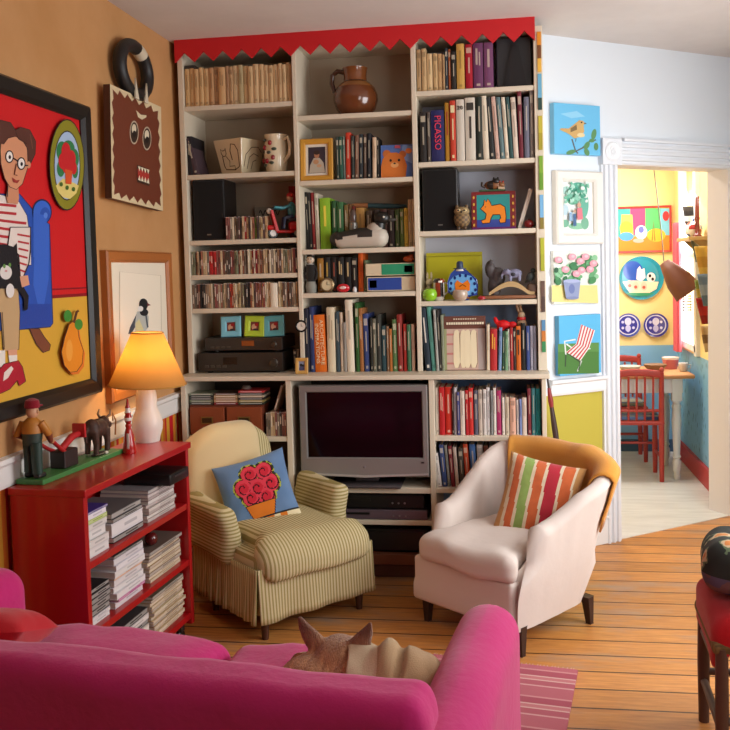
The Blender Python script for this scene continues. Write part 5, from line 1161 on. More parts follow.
for z in RS: rp('shelf', (RBL/2, RBD/2-.004, z-.0125), (RBL-.05, RBD-.016, .025))
for x in (.06, RBL-.06):
    for y in (.04, RBD-.04):
        m = MB(); m.lathe([(.004, -.011), (.024, -.011), (.03, -.006), (.03, .006), (.024, .011), (.004, .011)], 16, '#141212', T=TR(x, y, .031) @ R4(radians(90), 'X')); m.box((x, y, .07), (.03, .03, .03), '#2a2626'); m.build('castor', PLAST(), rb, smooth=40)
def magstack(desc, z, px0, px1, cols, ths, y0=.02, d=.2, wob=.012):
    xa, xb = LX(px0, 500), LX(px1, 500); xa, xb = max(.03, min(xa, RBL-.04)), max(.06, min(xb, RBL-.03)); w = xb-xa; zz = z+.0006
    for i, c in enumerate(cols):
        t = ths[i % len(ths)]; m = MB(); pg = '#d8d0c4'; ww = w*random.uniform(.9, .985)
        m.box((0, 0, t*.06), (ww, d, t*.12), c); m.box((0, 0, t*.94), (ww, d, t*.12), c); m.box((0, .0, t*.5), (ww-.004, d-.003, t*.76), pg); m.box((0, -d/2+.0006, t*.5), (ww*.98, .0012, t*.7), mix(c, '#e8e2d8', .35)); m.box((ww*.1, -d/2-.0003, t*.5), (ww*.4, .0008, t*.22), mix(c, '#5a544c', .35))
        p = RBW((xa+xb)/2+random.uniform(-.2, .2)*(w-ww), y0+d/2+random.uniform(0, wob), zz)
        o = m.build('magazine', PAPER(), loc=p, rot=(0, 0, RBA+random.uniform(-.012, .012))); zz += t+.0006
        tag(o, f'{cname(c)} magazine, {ordw(i+1)} from bottom {desc}', 'magazine', 'magazines '+desc)
    return zz, (xa+xb)/2, w
W_, G_, K_ = '#d8d4d2', '#a09a98', '#2c2828'
magstack('of the near stack on the top red shelf', RS[0], 86, 114, [W_, '#cfcac6', W_, '#c8c4c0', '#a8c040', '#e0dce4', '#4a3a8a'], [.03, .026, .03, .024, .014, .02, .008])
magstack('of the short middle stack on the top red shelf', RS[0], 118, 150, [K_, '#d6d2d4', '#3a3636', '#6a6664'], [.02, .05, .014, .02])
zc1, xc1, wc1 = magstack('of the far stack on the top red shelf', RS[0], 153, 182, ['#b0a098', '#c8c0b8', '#8a7a74', '#c0b4ac', '#a08c88', '#d0c8c4', '#7a6664', '#b8a8a8', '#8a8484'], [.013, .012, .014])
m = MB(); m.rbox((0, 0, .022), (.17, .2, .044), .006, '#161414', 2, 2); m.box((0, -.1, .03), (.1, .004, .006), '#3a3636'); o = m.build('black_box', PLAST(), loc=RBW(RBL-.15, .07, zc1), rot=(0, 0, RBA), smooth=40); tag(o, 'flat black box sticking out of the top red shelf over magazines', 'box')
magstack('of the near dark stack on the middle red shelf', RS[1], 91, 113, [W_, '#cfcacc', K_, '#3a302e', '#2a2626', '#3c3434', '#262222'], [.016, .014, .02, .022, .02])
magstack('of the white stack on the middle red shelf', RS[1], 117, 148, ['#d4ccd0', '#b8308a', '#dcd6d8', W_, '#cfc8ca', '#d8a070', W_, '#dcd8dc', '#cac4c8', '#4a4442'], [.024, .01, .022, .02])
zc2, xc2, wc2 = magstack('of the far stack on the middle red shelf', RS[1], 152, 186, ['#b8a07a', '#c8b490', '#8a7460', '#c0aa84', '#a88c6c', '#d0bc98', '#7a6450', '#b89c78', '#6a5a50'], [.013, .012, .014])
m = MB(); m.ell((0, 0, .026), (.026, .026, .026), '#5a1a1a', 16, 10); m.ell((0, 0, .052), (.005, .005, .004), '#2a1410', 8, 6); o = m.build('dark_red_ball', GLAZE(), loc=RBW(xc2-.05, .06, zc2), smooth=80); tag(o, 'dark red ball lying on the magazines of the middle red shelf', 'ball')
magstack('of the near stack on the bottom red shelf', RS[2], 99, 113, [W_, '#cfcace', '#d8d4d8', '#c4c0c4'], [.024, .022])
magstack('of the leaning white stack on the bottom red shelf', RS[2], 117, 150, ['#d0c8c0', W_, '#c8c0b4', '#d8d0c4', K_, '#d4ccc8', '#3a3434'], [.022, .02, .02])
magstack('of the far stack on the bottom red shelf', RS[2], 153, 189, ['#b89c78', '#c8b08c', '#a88a68', '#bfa480', '#8a7258', '#c4ac88', '#b0946e', '#cab692', '#9a8062', '#bda27c', '#c8b08c', '#a68a68', '#6a5a48'], [.0125, .0135, .012])
# lamp
def lamp():
    p = RBW(LX(148, 441) if False else .02+.77, .165, RBZ); q = onZ(148, 441, RBZ)
    r = E('table_lamp', 'lit table lamp with amber shade and white gourd-shaped base', 'lamp', (q.x, q.y, RBZ))
    m = MB(); m.lathe([(.048, 0), (.05, .006), (.052, .02), (.062, .05), (.064, .075), (.058, .105), (.047, .13), (.043, .145), (.043, .175), (.041, .2), (.034, .232), (.028, .25), (.012, .255)], 28, '#e4dace'); m.build('base', paint(.4), r, smooth=60)
    m = MB(); m.tube([(0, 0, .25), (0, 0, .30)], .009, '#b09050', 10); m.build('socket', METAL(), r, smooth=60)
    bm_, bnt, bb = newmat('glowing lamp bulb'); e_ = N(bnt, 'ShaderNodeEmission', Strength=5.0); e_.inputs['Color'].default_value = (1, .75, .4, 1); t_ = N(bnt, 'ShaderNodeBsdfTransparent'); x_ = N(bnt, 'ShaderNodeMixShader'); bnt.links.new(t_.outputs[0], x_.inputs[1]); bnt.links.new(e_.outputs[0], x_.inputs[2]); bnt.links.new(x_.outputs[0], bnt.nodes['Material Output'].inputs['Surface'])
    m = MB(); m.ell((0, 0, .33), (.026, .026, .034), '#fff2d0', 14, 10); m.build('bulb', bm_, r, smooth=60)
    mt, nt, b = newmat('amber lamp shade'); L = nt.links.new
    d = N(nt, 'ShaderNodeBsdfDiffuse'); t = N(nt, 'ShaderNodeBsdfTranslucent'); mx = N(nt, 'ShaderNodeMixShader'); mx.inputs[0].default_value = .6
    d.inputs['Color'].default_value = (*H('#d6ac68'), 1); t.inputs['Color'].default_value = (*H('#e6be7c'), 1)
    L(d.outputs[0], mx.inputs[1]); L(t.outputs[0], mx.inputs[2]); L(mx.outputs[0], nt.nodes['Material Output'].inputs['Surface'])
    m = MB(); m.lathe([(.158, .238), (.064, .455), (.062, .4545), (.1555, .2385), (.158, .238)], 40, '#e0a040', cap=False); s = m.build('lamp_shade', mt, r, smooth=60); s.rotation_euler = (0, radians(2), 0)
    for rr, z in ((.1585, .239), (.0645, .454)): m = MB(); m.tube([(rr*cos(2*pi*i/32), rr*sin(2*pi*i/32), z) for i in range(32)], .0028, '#c08a3a', 6, True); m.build('shade_rim', CLOTH(), s, smooth=60)
    point('lamp_bulb', (q.x, q.y, RBZ+.335), 5.5, (1.0, .8, .52), .03)
lamp()
def skittle():
    q = onZ(129.5, 453, RBZ); r = E('red_wooden_doll', 'slim red and white painted wooden doll beside the lamp base', 'doll', (q.x, q.y, RBZ))
    m = MB(); m.lathe([(.026, 0), (.027, .004), (.022, .04), (.015, .085), (.01, .1), (.013, .108), (.009, .116)], 18, '#b01c18'); m.build('body', GLAZE(), r, smooth=50)
    m = MB(); m.lathe([(.009, .116), (.014, .128), (.015, .14), (.011, .152), (.013, .16), (.009, .17), (.011, .178), (.006, .19), (.003, .212), (.001, .214)], 18, lambda u, z: '#e6dcd0' if (.126 < z < .14 or .158 < z < .166 or .172 < z < .18) else '#a81a18'); m.build('head', GLAZE(), r, smooth=50)
    m = MB(); m.box((.006, -.021, .05), (.008, .006, .06), '#d8cfc4'); m.build('painted_apron', PAPER(), r)
skittle()
def folktoy():
    a = onZ(43, 482, RBZ+.012); b = onZ(124, 450, RBZ+.012); ang = atan2(b.y-a.y, b.x-a.x); L_ = (b-a).length
    r = E('folk_art_toy', 'carved wooden toy of man, barrow and bull on green board', 'toy', (a.x, a.y, RBZ), ang)
    m = MB(); m.box((L_/2, .052, .009), (L_, .104, .018), '#3f7a3c'); m.build('base_board', paint(.5), r, bevel=.003)
    # man near the left end, facing along +x
    def man():
        m = MB(); X, Y = .03, .055
        for s in (-1, 1):
            m.tube([(X+s*.008, Y+s*.02, .14), (X+s*.01, Y+s*.021, .08), (X+s*.008, Y+s*.022, .035)], [.02, .018, .017], '#1f3a30', 12); m.rbox((X+s*.006+.008, Y+s*.022, .027), (.045, .026, .018), .008, '#16120f', 2, 3)
        m.tube([(X, Y, .13), (X+.002, Y, .17), (X+.004, Y, .205), (X+.006, Y, .222)], [.03, .034, .033, .015], lambda t: '#2a3a30' if t < .05 else '#b8782a', 14)
        for s in (-1, 1):
            m.tube([(X+.004, Y+s*.032, .205), (X-.01 if s > 0 else X+.02, Y+s*.05, .165), (X+.05, Y+s*.036, .135)], [.015, .013, .009], lambda t: '#b8782a' if t < .5 else '#7a3a24', 10)
            m.ell((X+.055, Y+s*.036, .133), .01, '#c8956a', 8, 6)
        m.ell((X+.008, Y, .242), (.022, .02, .025), '#cf9e78', 14, 10); m.ell((X+.03, Y, .24), (.006, .005, .006), '#cf9e78', 8, 6)
        for s in (-1, 1): m.ell((X+.027, Y+s*.008, .248), .0028, '#1a1410', 8, 6); m.ell((X+.008, Y+s*.02, .242), (.005, .004, .007), '#c8956a', 8, 6)
        return m
    md = man(); o = md.build('man', paint(.5), r, smooth=60); lab(o, 'man in red cap, mustard shirt and green trousers')
    m = MB(); m.lathe([(.025, .255), (.026, .262), (.022, .28), (.008, .287), (.001, .288)], 16, '#8a1c2a', T=TR(.038, .055, 0)); m.box((.066, .055, .259), (.02, .03, .005), '#8a1c2a'); m.build('cap', CLOTH(), o, smooth=50)
    m = MB(); X = .2
    m.box((X, .05, .05), (.085, .06, .062), '#2a1a18'); m.build('barrow_box', WOODP(), r, bevel=.004)
    m = MB()
    for s in (-1, 1): m.tube([(.088, .055+s*.036, .133), (X-.05, .052+s*.026, .09), (X-.02, .05+s*.02, .075)], .007, '#b01c20', 8)
    m.tube([(X-.02, .05, .08), (X+.05, .05, .115), (X+.11, .05, .12)], [.012, .013, .01], '#b82024', 10); m.box((X+.1, .05, .13), (.012, .05, .05), '#b82024'); m.build('barrow_handle', paint(.4), r, smooth=50)
    # bull
    X, Y = L_-.095, .055; m = MB(); c = '#4a3228'
    m.ell((X, Y, .115), (.062, .03, .036), c, 16, 10); m.ell((X-.035, Y, .118), (.032, .032, .038), c, 14, 10); m.ell((X+.05, Y, .13), (.026, .02, .026), c, 12, 8); m.ell((X+.078, Y, .115), (.02, .014, .015), '#3a2a22', 12, 8)
    for x in (-.042, .036):
        for s in (-1, 1): m.tube([(X+x, Y+s*.016, .11), (X+x+.004, Y+s*.018, .06), (X+x, Y+s*.018, .022)], [.018, .012, .011], c, 8)
    m.tube([(X-.064, Y, .13), (X-.075, Y, .11), (X-.076, Y, .07)], [.005, .004, .005], c, 6); b_ = m.build('bull', paint(.5), r, remesh=.004, msm=2)
    m = MB()
    for s in (-1, 1): m.tube([(X+.046, Y+s*.014, .148), (X+.052, Y+s*.026, .16), (X+.06, Y+s*.024, .178)], [.006, .005, .002], '#8a6a4a', 8)
    m.build('horn', paint(.4), b_, smooth=60)
    m = MB(); m.tube([(X+.085, Y-.018+.0*i, .13+.0*i) for i in (0,)] + [(X+.07, Y-.026, .165), (X+.086, Y-.03, .13), (X+.078, Y-.03, .075)], .003, '#a8642a', 6); m.build('rein', paint(.5), r, smooth=60)
    m = MB(); m.ell((X-.02, Y-.02, .022), (.055, .02, .006), '#1e1814', 12, 6); m.ell((X+.0, Y-.035, .022), (.01, .008, .006), '#d8d0c0', 8, 6); m.build('ground_disc', paint(.5), r, smooth=60)
folktoy()

# ================================================================== STRIPED ARMCHAIR
ST = [(0, '#cbbd94'), (.54, '#9a8b58')]
def SM(ax, per=.0155, w=0): return stripes(f'olive and cream ticking {ax}{w}', ax, per, ST, wob=w)
AX, AY, ARZ = .619, -.515, radians(47)
ac = E('striped_armchair', 'small armchair in olive and cream striped slipcover by the television', 'armchair', (AX, AY, 0), ARZ)
def nz(q, s=8, a=.006): return (noise.noise(Vector(q)*s))*a
def back_def(q):
    x, y, z = q; t = (z+.29)/.58
    k = 1-.10*max(0, t-.4)*1.6
    return (x*k, y + .05*(t-.3) - .05*(x/.24)**2*-.9 + nz(q, 6, .006), z - .10*abs(x/.24)**3*max(0, t) + nz(q, 9, .004))
BK = ((-.07, .295, .538), (.49, .115, .54), .05)
m = MB(); m.rbox(BK[0], BK[1], BK[2], '#c0b080', 10, 5, back_def); m.build('backrest', SM('X'), ac, smooth=80)
for s in (-1, 1):
    def arm_def(q, s=s):
        x, y, z = q; f = max(0, -(y+.02)/.22)
        return (x + s*.022*(z > 0)*min(1, (z+.0)/.1) + nz(q, 9, .004), y, z - .012*f + .02*max(0, y/.23) + nz(q, 7, .005))
    m = MB(); m.rbox((s*.28+.0, .115, .405), (.095, .36, .25), .043, '#c0b080', 8, 5, arm_def); m.build('armrest', SM('Z', .0155), ac, smooth=80)
def cush_def(q):
    x, y, z = q; k = 1+.24*max(0, min(1, (-y-.10)/.06)); top = 1 if z > 0 else .3
    return (x*k, y - .015*(1-(x/.25)**2), z + top*(.016*(1-(x/.25)**2)*(1-(y/.28)**2)) - .05*max(0, (-y-.17)/.1) + nz(q, 7, .008))
m = MB(); m.rbox((0, -.045, .345), (.45, .53, .135), .055, '#c0b080', 10, 5, cush_def); m.build('seat_cushion', SM('X', .0155, .0), ac, smooth=80)
m = MB(); m.rbox((0, .03, .23), (.575, .56, .26), .03, '#c0b080', 4, 3); m.build('seat_frame', SM('X'), ac, smooth=60)
def skirt(name, fn, n, ax):
    m = MB()
    def P(u, v):
        x, y, nx, ny = fn(u); w = (.006*sin(u*n*2*pi)+.004*sin(u*n*5.1))*(1-v)**1.2 + .012*(1-v); return (x+nx*w, y+ny*w, .085+.225*v)
    m.grid(P, 90, 8, '#b8a878'); o = m.build(name, SM(ax, .0135 if ax == 'X' else .015), ac, smooth=80); sd = o.modifiers.new('t', 'SOLIDIFY'); sd.thickness = .004; sd.offset = -1
skirt('skirt', lambda u: (-.295+.59*u, -.272, 0, -1), 3, 'X'); skirt('skirt', lambda u: (-.297, -.27+.56*u, -1, 0), 9, 'Y'); skirt('skirt', lambda u: (.297, -.27+.56*u, 1, 0), 9, 'Y')
for x in (-.245, .245):
    for y in (-.23, .2): m = MB(); m.lathe([(.014, 0), (.02, .09), (.022, .11)], 10, '#4a2a1a', T=TR(x, y, 0)); m.build('leg', WOODP(), ac, smooth=40)
# cream throw over its back
def thr_def(q):
    x, y, z = q; xx = x*.82-.055; p = back_def(Vector((xx, y, z))); return (p[0], p[1], p[2])
m = MB(); m.rbox((0, 0, 0), (.505, .14, .56), .06, '#d9c294', 12, 5, thr_def)
keep = [i for i, f in enumerate(m.f) if sum(m.v[k][2] for k in f)/len(f) > -.17]; m.f = [m.f[i] for i in keep]; m.c = [m.c[i] for i in keep]
pc = Matrix.Rotation(ARZ, 3, 'Z') @ Vector((-.07, .295, .542))
o = m.build('cream_throw', CLOTH(), loc=(AX+pc.x, AY+pc.y, pc.z), rot=(0, 0, ARZ), smooth=80); tag(o, 'plain cream throw draped over the back of the striped armchair', 'throw')
# pillows
def pillow(name, label, loc, rot, W, Hh, T, colf, mat=None, pip=None, n=60):
    m = MB()
    def P(sg):
        def f(u, v):
            a, b = 2*u-1, 2*v-1; th = T/2*((1-abs(a)**3.2)*(1-abs(b)**3.2))**.55
            k = 1-.07*(1-abs(b)**2)*abs(a)**6 if False else 1
            x = W/2*a*(1-.07*(1-b*b)*abs(a)); z = Hh/2*b*(1-.07*(1-a*a)*abs(b)); wr = .004*noise.noise(Vector((a*3, b*3, sg*2)))
            return (x, sg*(th+wr*(th > .01)), z)
        return f
    m.grid(P(-1), n, n, lambda u, v: colf(u, v)); m.grid(P(1), 24, 24, lambda u, v: colf(0, 0) if False else colf(1-u, .02), flip=True)
    o = m.build(name, mat or CLOTH(), loc=loc, rot=rot, smooth=180); return tag(o, label, 'cushion')
def roses(u, v):
    bg = '#6c8bb0'
    if v < .15:
        if v > .135: return '#2a2a2a'
        return '#d87a26' if (sin(u*26)+sin(u*11+1)) > .3 else '#e6d8b0'
    pot = .31+.05*(.34-v)*-1 if False else .31
    if .05 < v < .36 and abs(u-.5) < .12+.10*(v-.05)/.31:
        e = abs(abs(u-.5)-(.12+.10*(v-.05)/.31)) < .012 or v > .345 or v < .062; return '#2a2020' if e else '#d87a26'
    cx = [(.33, .6), (.46, .77), (.66, .76), (.71, .57), (.52, .56), (.4, .45), (.6, .42)]
    best = None
    for x, y in cx:
        d = math.hypot(u-x, v-y)
        if best is None or d < best[0]: best = (d, x, y)
    d, x, y = best
    if d < .125:
        a = atan2(v-y, u-x); sp = (d*62 - a) % (2*pi)
        return '#3a1018' if (sp < 1.15 or d > .118) else ('#c8283a' if d < .07 else '#d83e50')
    if d < .15: return '#a8b040' if sin(u*70)+sin(v*63) > -.2 else '#2f3a20'
    return mix(bg, '#5c7ca4', .5+.5*noise.noise(Vector((u*6, v*6, 0))))
def chair_pt(A, rz, x, y, z): p = Matrix.Rotation(rz, 3, 'Z') @ Vector((x, y, z)); return (A[0]+p.x, A[1]+p.y, p.z)
o = pillow('rose_cushion', 'blue cushion with bunch of red roses in orange pot', chair_pt((AX, AY), ARZ, -.065, .105, .52), (radians(-20), radians(-13), ARZ-radians(24)), .335, .335, .11, roses, n=84)

# ================================================================== WHITE TUB ARMCHAIR
WX_, WY_, WRZ = 1.655, -.535, radians(-38.9)
wc = E('white_armchair', 'white slipcovered tub armchair on dark legs beside the doorway', 'armchair', (WX_, WY_, 0), WRZ)
WFAB = paint(.9, bump=.12, bscale=25.0, sheen=.2, spec=.15)
WCOL = '#dacdc3'
def upath(t, hw, yf, yb):
    """U-shaped plan: left front -> round the back -> right front; returns point and outward normal"""
    ys = .02; L1 = ys-yf; a, b = hw, yb-ys; Lc = pi*sqrt((a*a+b*b)/2); tot = 2*L1+Lc; s = t*tot
    if s < L1: return Vector((-hw, yf+s)), Vector((-1, 0))
    if s > L1+Lc: return Vector((hw, ys-(s-L1-Lc))), Vector((1, 0))
    th = pi-(s-L1)/Lc*pi; e = .72
    cx, sx = cos(th), sin(th); px = a*(abs(cx)**e)*(1 if cx >= 0 else -1); py = ys+b*abs(sx)**e
    nn = Vector((cx*b+.0*a, sx*a)).normalized(); return Vector((px, py)), nn
def rim(t):
    k = min(1, min(t, 1-t)/.40); return .495+.225*(k*k*(3-2*k))
SEC = 22
def tub(t, j, off=0.0, lo=.105, th=.085, inlo=.26):
    p, n_ = upath(t, .268, -.195, .215); h = rim(t)
    r_ = th/2; fl = .045+.07*max(0, n_.y)+.085*max(0, n_.x)*max(0, min(1, (t-.5)/.2))*max(0, min(1, (1.02-t)/.25))
    if j <= 8:
        z = lo+(h-r_-lo)*j/8; o_ = fl*((z-lo)/.6) + off
    elif j <= 15:
        a = pi*(j-8)/7; z = h-r_ + (r_+off)*sin(a); o_ = fl*((h-lo)/.6) - r_ + (r_+off)*cos(a)
    else:
        z = h-r_ - (h-r_-inlo)*(j-15)/6; o_ = fl*((h-lo)/.6) - th - off - .01*(j-15)/6
    sz = max(0, min(1, (.36-z)/.09)); sz = sz*sz*(3-2*sz); p = Vector((p.x, p.y-.135*sz*max(0, (.02-p.y)/.215)))
    wr = .010*noise.noise(Vector((t*9+z*2.2, z*5.5, 1.3)))+.004*noise.noise(Vector((t*30, z*14, 4.3)))
    return (p.x+n_.x*(o_+wr), p.y+n_.y*(o_+wr), z)
m = MB(); NT = 60
I = [[m.vert(tub(i/NT, j)) for j in range(SEC)] for i in range(NT+1)]
for i in range(NT):
    for j in range(SEC-1): m.face((I[i][j], I[i+1][j], I[i+1][j+1], I[i][j+1]), WCOL)
    m.face((I[i][SEC-1], I[i+1][SEC-1], I[i+1][0], I[i][0]), WCOL)
for e, rev in ((0, False), (NT, True)):
    c = Vector((0, 0, 0)); 
    for k in I[e]: c += Vector(m.v[k])
    c /= SEC; cv = m.vert((c.x, c.y-.012, c.z))
    for j in range(SEC): f = (I[e][j], I[e][(j+1) % SEC], cv); m.face(f[::-1] if rev else f, WCOL)
m.build('tub_shell', WFAB, wc, smooth=70)
m = MB(); m.rbox((-.019, -.13, .2), (.535, .42, .19), .018, WCOL, 6, 4, lambda q: (q.x*(1+.02*(q.z < 0)-.05*max(0, (q.y-.05)/.15)), q.y-.006*(q.z < 0)+nz(q, 10, .003), q.z)); m.build('seat_base', WFAB, wc, smooth=70)
def wcush(q):
    x, y, z = q; k = 1+.2*max(0, min(1, (-y-.17)/.05)); return (x*k, y-.02*(1-(x/.22)**2), z+(.018 if z > 0 else .0)*(1-(x/.24)**2)*(1-(y/.28)**2) - .015*max(0, (-y-.2)/.1) + nz(q, 7, .016)+nz(q, 19, .006))
m = MB(); m.rbox((0, -.085, .343), (.43, .53, .105), .036, WCOL, 14, 5, wcush); m.build('seat_cushion', WFAB, wc, smooth=80)
for x, y in ((-.25, -.29), (.25, -.29), (-.23, .19), (.26, .15)):
    m = MB(); sp = .004 if x > 0 else -.004
    m.prism([(-.016, -.016), (.016, -.016), (.016, .016), (-.016, .016)], 'z', 0, .12, '#3a241c')
    for i in range(len(m.v)):
        v = m.v[i]; k = .75 if v[2] < .05 else 1.25; m.v[i] = (x+v[0]*k+(sp if v[2] < .05 else 0), y+v[1]*k+(.01 if y > 0 and v[2] < .05 else 0), v[2])
    m.build('leg', WOODP(), wc, bevel=.002)
# orange throw over its back
m = MB(); TA, TB = .37, .76; NU = 40; J0, J1 = 5, 18
J = []
for i in range(NU+1):
    t = TA+(TB-TA)*i/NU; rowi = []
    for j in range(J0, J1+1):
        lift = .003*sin(i*.5+j*.2)+.002*sin(i*.21+j*.6)
        rowi.append(m.vert(tub(t, j, .017+lift)))
    J.append(rowi)
for i in range(NU):
    for j in range(len(J[0])-1): m.face((J[i][j], J[i+1][j], J[i+1][j+1], J[i][j+1]), mix('#dc9a45', '#d08c38', .5+.5*sin(i*.3+j*.4)))
# hem hangs lower at the right end
o = m.build('orange_throw', CLOTH(), loc=(WX_, WY_, 0), rot=(0, 0, WRZ), smooth=80); sd = o.modifiers.new('t', 'SOLIDIFY'); sd.thickness = .008; sd.offset = 1
tag(o, 'orange throw folded over the back of the white armchair', 'throw')
def bands(u, v):
    s = u*1.02 + .05*(v-.5)
    seq = [(.0, '#c8955a'), (.07, '#e4d4b4'), (.12, '#d0683a'), (.22, '#e4d4b4'), (.26, '#8fae5c'), (.38, '#e4d4b4'), (.42, '#d0683a'), (.54, '#e4d4b4'), (.58, '#b8283c'), (.74, '#e4d4b4'), (.78, '#d0683a'), (.92, '#e4d4b4'), (.95, '#c8955a')]
    c = seq[0][1]
    for a, b in seq:
        if s >= a: c = b
    return mix(c, '#7a4a30', .12+.1*noise.noise(Vector((u*20, v*20, 0))))
pillow('striped_cushion', 'cushion with orange, green and red stripes in the white armchair', chair_pt((WX_, WY_), WRZ, .085, .06, .52), (radians(-22), radians(10), WRZ+radians(24)), .335, .35, .11, bands, n=70)

# ================================================================== SOFA
SRZ = atan2(-.119, .993); SO = Vector((.9, -2.4, 0))
def SOW(x, y, z): p = Matrix.Rotation(SRZ, 3, 'Z') @ Vector((x, y, 0)); return Vector((SO.x+p.x, SO.y+p.y, z))
sofa = E('magenta_sofa', 'magenta fabric sofa seen from behind in the foreground', 'sofa', SO, SRZ)
PINK = paint(.8, bump=.2, bscale=40.0, sheen=.3, spec=.15); PC = '#c82874'
def wob(a=.008, s=5):
    return lambda q: (q.x+nz(q+Vector((3, 0, 0)), s, a*.5), q.y+nz(q+Vector((0, 5, 0)), s, a*.6), q.z+nz(q, s, a))
def backd(q):
    x, y, z = q; e = max(0, (x-.68)/.05); return (x, y+.02*(z/.3)*-1+nz(q, 4, .01)+nz(q, 15, .004), z-.05*e*e*(z > 0)+nz(q, 3, .010)+nz(q, 13, .004))
m = MB(); m.rbox((-.085, -.2, .405), (1.42, .15, .63), .05, PC, 24, 5, backd); m.build('backrest', PINK, sofa, smooth=80)
m = MB(); m.rbox((-.085, .09, .19), (1.42, .62, .24), .03, PC, 6, 3); m.build('seat_frame', PINK, sofa, smooth=60)
for x0, x1 in ((-.765, -.1), (-.095, .6)):
    def cdm(q): return (q.x, q.y+nz(q, 5, .006), q.z+.03*(q.z > 0)*(1-(q.x/.34)**4)+nz(q, 9, .012)*(q.z > 0))
    m = MB(); m.rbox(((x0+x1)/2, .17, .385), (x1-x0, .58, .15), .05, PC, 14, 4, cdm); m.build('seat_cushion', PINK, sofa, smooth=80)
for s, xc in ((1, .635), (-1, -.87)):
    def armd(q): return (q.x+nz(q, 6, .006), q.y, q.z-.03*max(0, -q.y/.4)*0+.012*(1-(q.y/.4)**2)+nz(q, 6, .010))
    m = MB(); m.rbox((xc, .07, .36), (.16, .84, .56), .078, PC, 16, 6, armd); m.build('armrest', PINK, sofa, smooth=80)
for x in (-.8, .62):
    for y in (-.22, .38): m = MB(); m.lathe([(.02, 0), (.026, .08)], 12, '#3a2418', T=TR(x, y, 0)); m.build('leg', WOODP(), sofa, smooth=40)
o = pillow('red_cushion', 'red cushion lying at the left end of the magenta sofa', SOW(-.70, .16, .565), (radians(70), 0, SRZ+.3), .3, .3, .12, lambda u, v: '#c01420', n=24)
# dog
def dog():
    hp = onY(335, 648, -2.33); bz = .475
    p = Vector((hp.x, -2.33, bz)); r = E('dog', 'brown dog with pricked ears lying on the sofa facing away', 'dog', p, SRZ)
    hz = hp.z-bz; FUR = paint(.9, bump=.5, bscale=110.0, sheen=.4, spec=.1); c = '#8f5a34'
    m = MB()
    hz -= .032; m.ell((.0, .02, hz), (.056, .07, .052), c, 20, 14); m.ell((0, .10, hz-.022), (.036, .065, .034), '#7a4a2c', 16, 10); m.ell((0, .165, hz-.03), (.02, .02, .018), '#2a1c18', 12, 8)
    m.tube([(-.035, -.04, .07), (-.02, -.015, hz-.07), (0, .01, hz-.015)], [.085, .066, .05], c, 16)
    m.ell((-.045, -.02, .06), (.10, .09, .085), c, 18, 12); m.ell((.09, -.0, .07), (.16, .1, .09), '#a0744a', 20, 12); m.ell((.16, .0, .07), (.1, .1, .09), '#a0744a', 16, 12)
    for s in (-1, 1): m.tube([(-.06+s*.05, .06, .07), (-.05+s*.05, .18, .035), (-.05+s*.05, .27, .022)], [.04, .028, .024], c, 10)
    m.tube([(.2, .06, .06), (.2, .16, .035), (.16, .2, .025)], [.06, .035, .025], '#a0744a', 10); m.tube([(.22, .02, .05), (.235, .1, .03), (.2, .2, .02)], [.03, .022, .014], c, 10)
    for s in (-1, 1):
        for k in range(11):
            t = k/10; m.ell((s*(.045+.047*t-.004*t*t), .015-.012*t, hz+.026+.066*t), (.027*(1-t**1.6)+.006, .013*(1-t)+.006, .014), c, 10, 6)
    bd = m.build('body', FUR, r, remesh=.006, msm=2)
    # fur colour from position (darker ears, lighter neck ruff)
    me = bd.data
    m2, nt, b = newmat('brown dog fur'); L = nt.links.new
    tc = N(nt, 'ShaderNodeTexCoord'); sp = N(nt, 'ShaderNodeSeparateXYZ'); L(tc.outputs['Object'], sp.inputs[0])
    mr = N(nt, 'ShaderNodeMapRange'); mr.inputs[1].default_value = hz+.02; mr.inputs[2].default_value = hz+.075; L(sp.outputs['Z'], mr.inputs[0])
    no = N(nt, 'ShaderNodeTexNoise', Scale=26.0, Detail=6.0, Roughness=.7); mp = N(nt, 'ShaderNodeMapping'); mp.inputs['Scale'].default_value = (3, 1, 1); L(tc.outputs['Object'], mp.inputs[0]); L(mp.outputs[0], no.inputs['Vector'])
    cr = N(nt, 'ShaderNodeValToRGB'); cr.color_ramp.elements[0].color = (*H('#9a6440'), 1); cr.color_ramp.elements[1].color = (*H('#d8a270'), 1); cr.color_ramp.elements[0].position = .35; cr.color_ramp.elements[1].position = .66; L(no.outputs['Fac'], cr.inputs[0])
    mx = N(nt, 'ShaderNodeMix', data_type='RGBA'); L(mr.outputs[0], mx.inputs[0]); L(cr.outputs[0], mx.inputs[6]); mx.inputs[7].default_value = (*H('#7c5038'), 1)
    L(mx.outputs[2], b.inputs['Base Color']); b.inputs['Roughness'].default_value = .85; b.inputs['Sheen Weight'].default_value = .4
    bp = N(nt, 'ShaderNodeBump', Strength=.7, Distance=.012); n2 = N(nt, 'ShaderNodeTexNoise', Scale=140.0, Detail=4.0); L(mp.outputs[0], n2.inputs['Vector']); L(n2.outputs['Fac'], bp.inputs['Height']); L(bp.outputs[0], b.inputs['Normal'])
    me.materials.clear(); me.materials.append(m2)
    m = MB()
    for s in (-1, 1):
        m.ell((s*.034, .083, hz+.012), (.011, .008, .01), '#1a1210', 10, 8)
    m.build('eye', paint(.1), bd, smooth=80)
    return r, p, hz
dg, dp, dhz = dog()
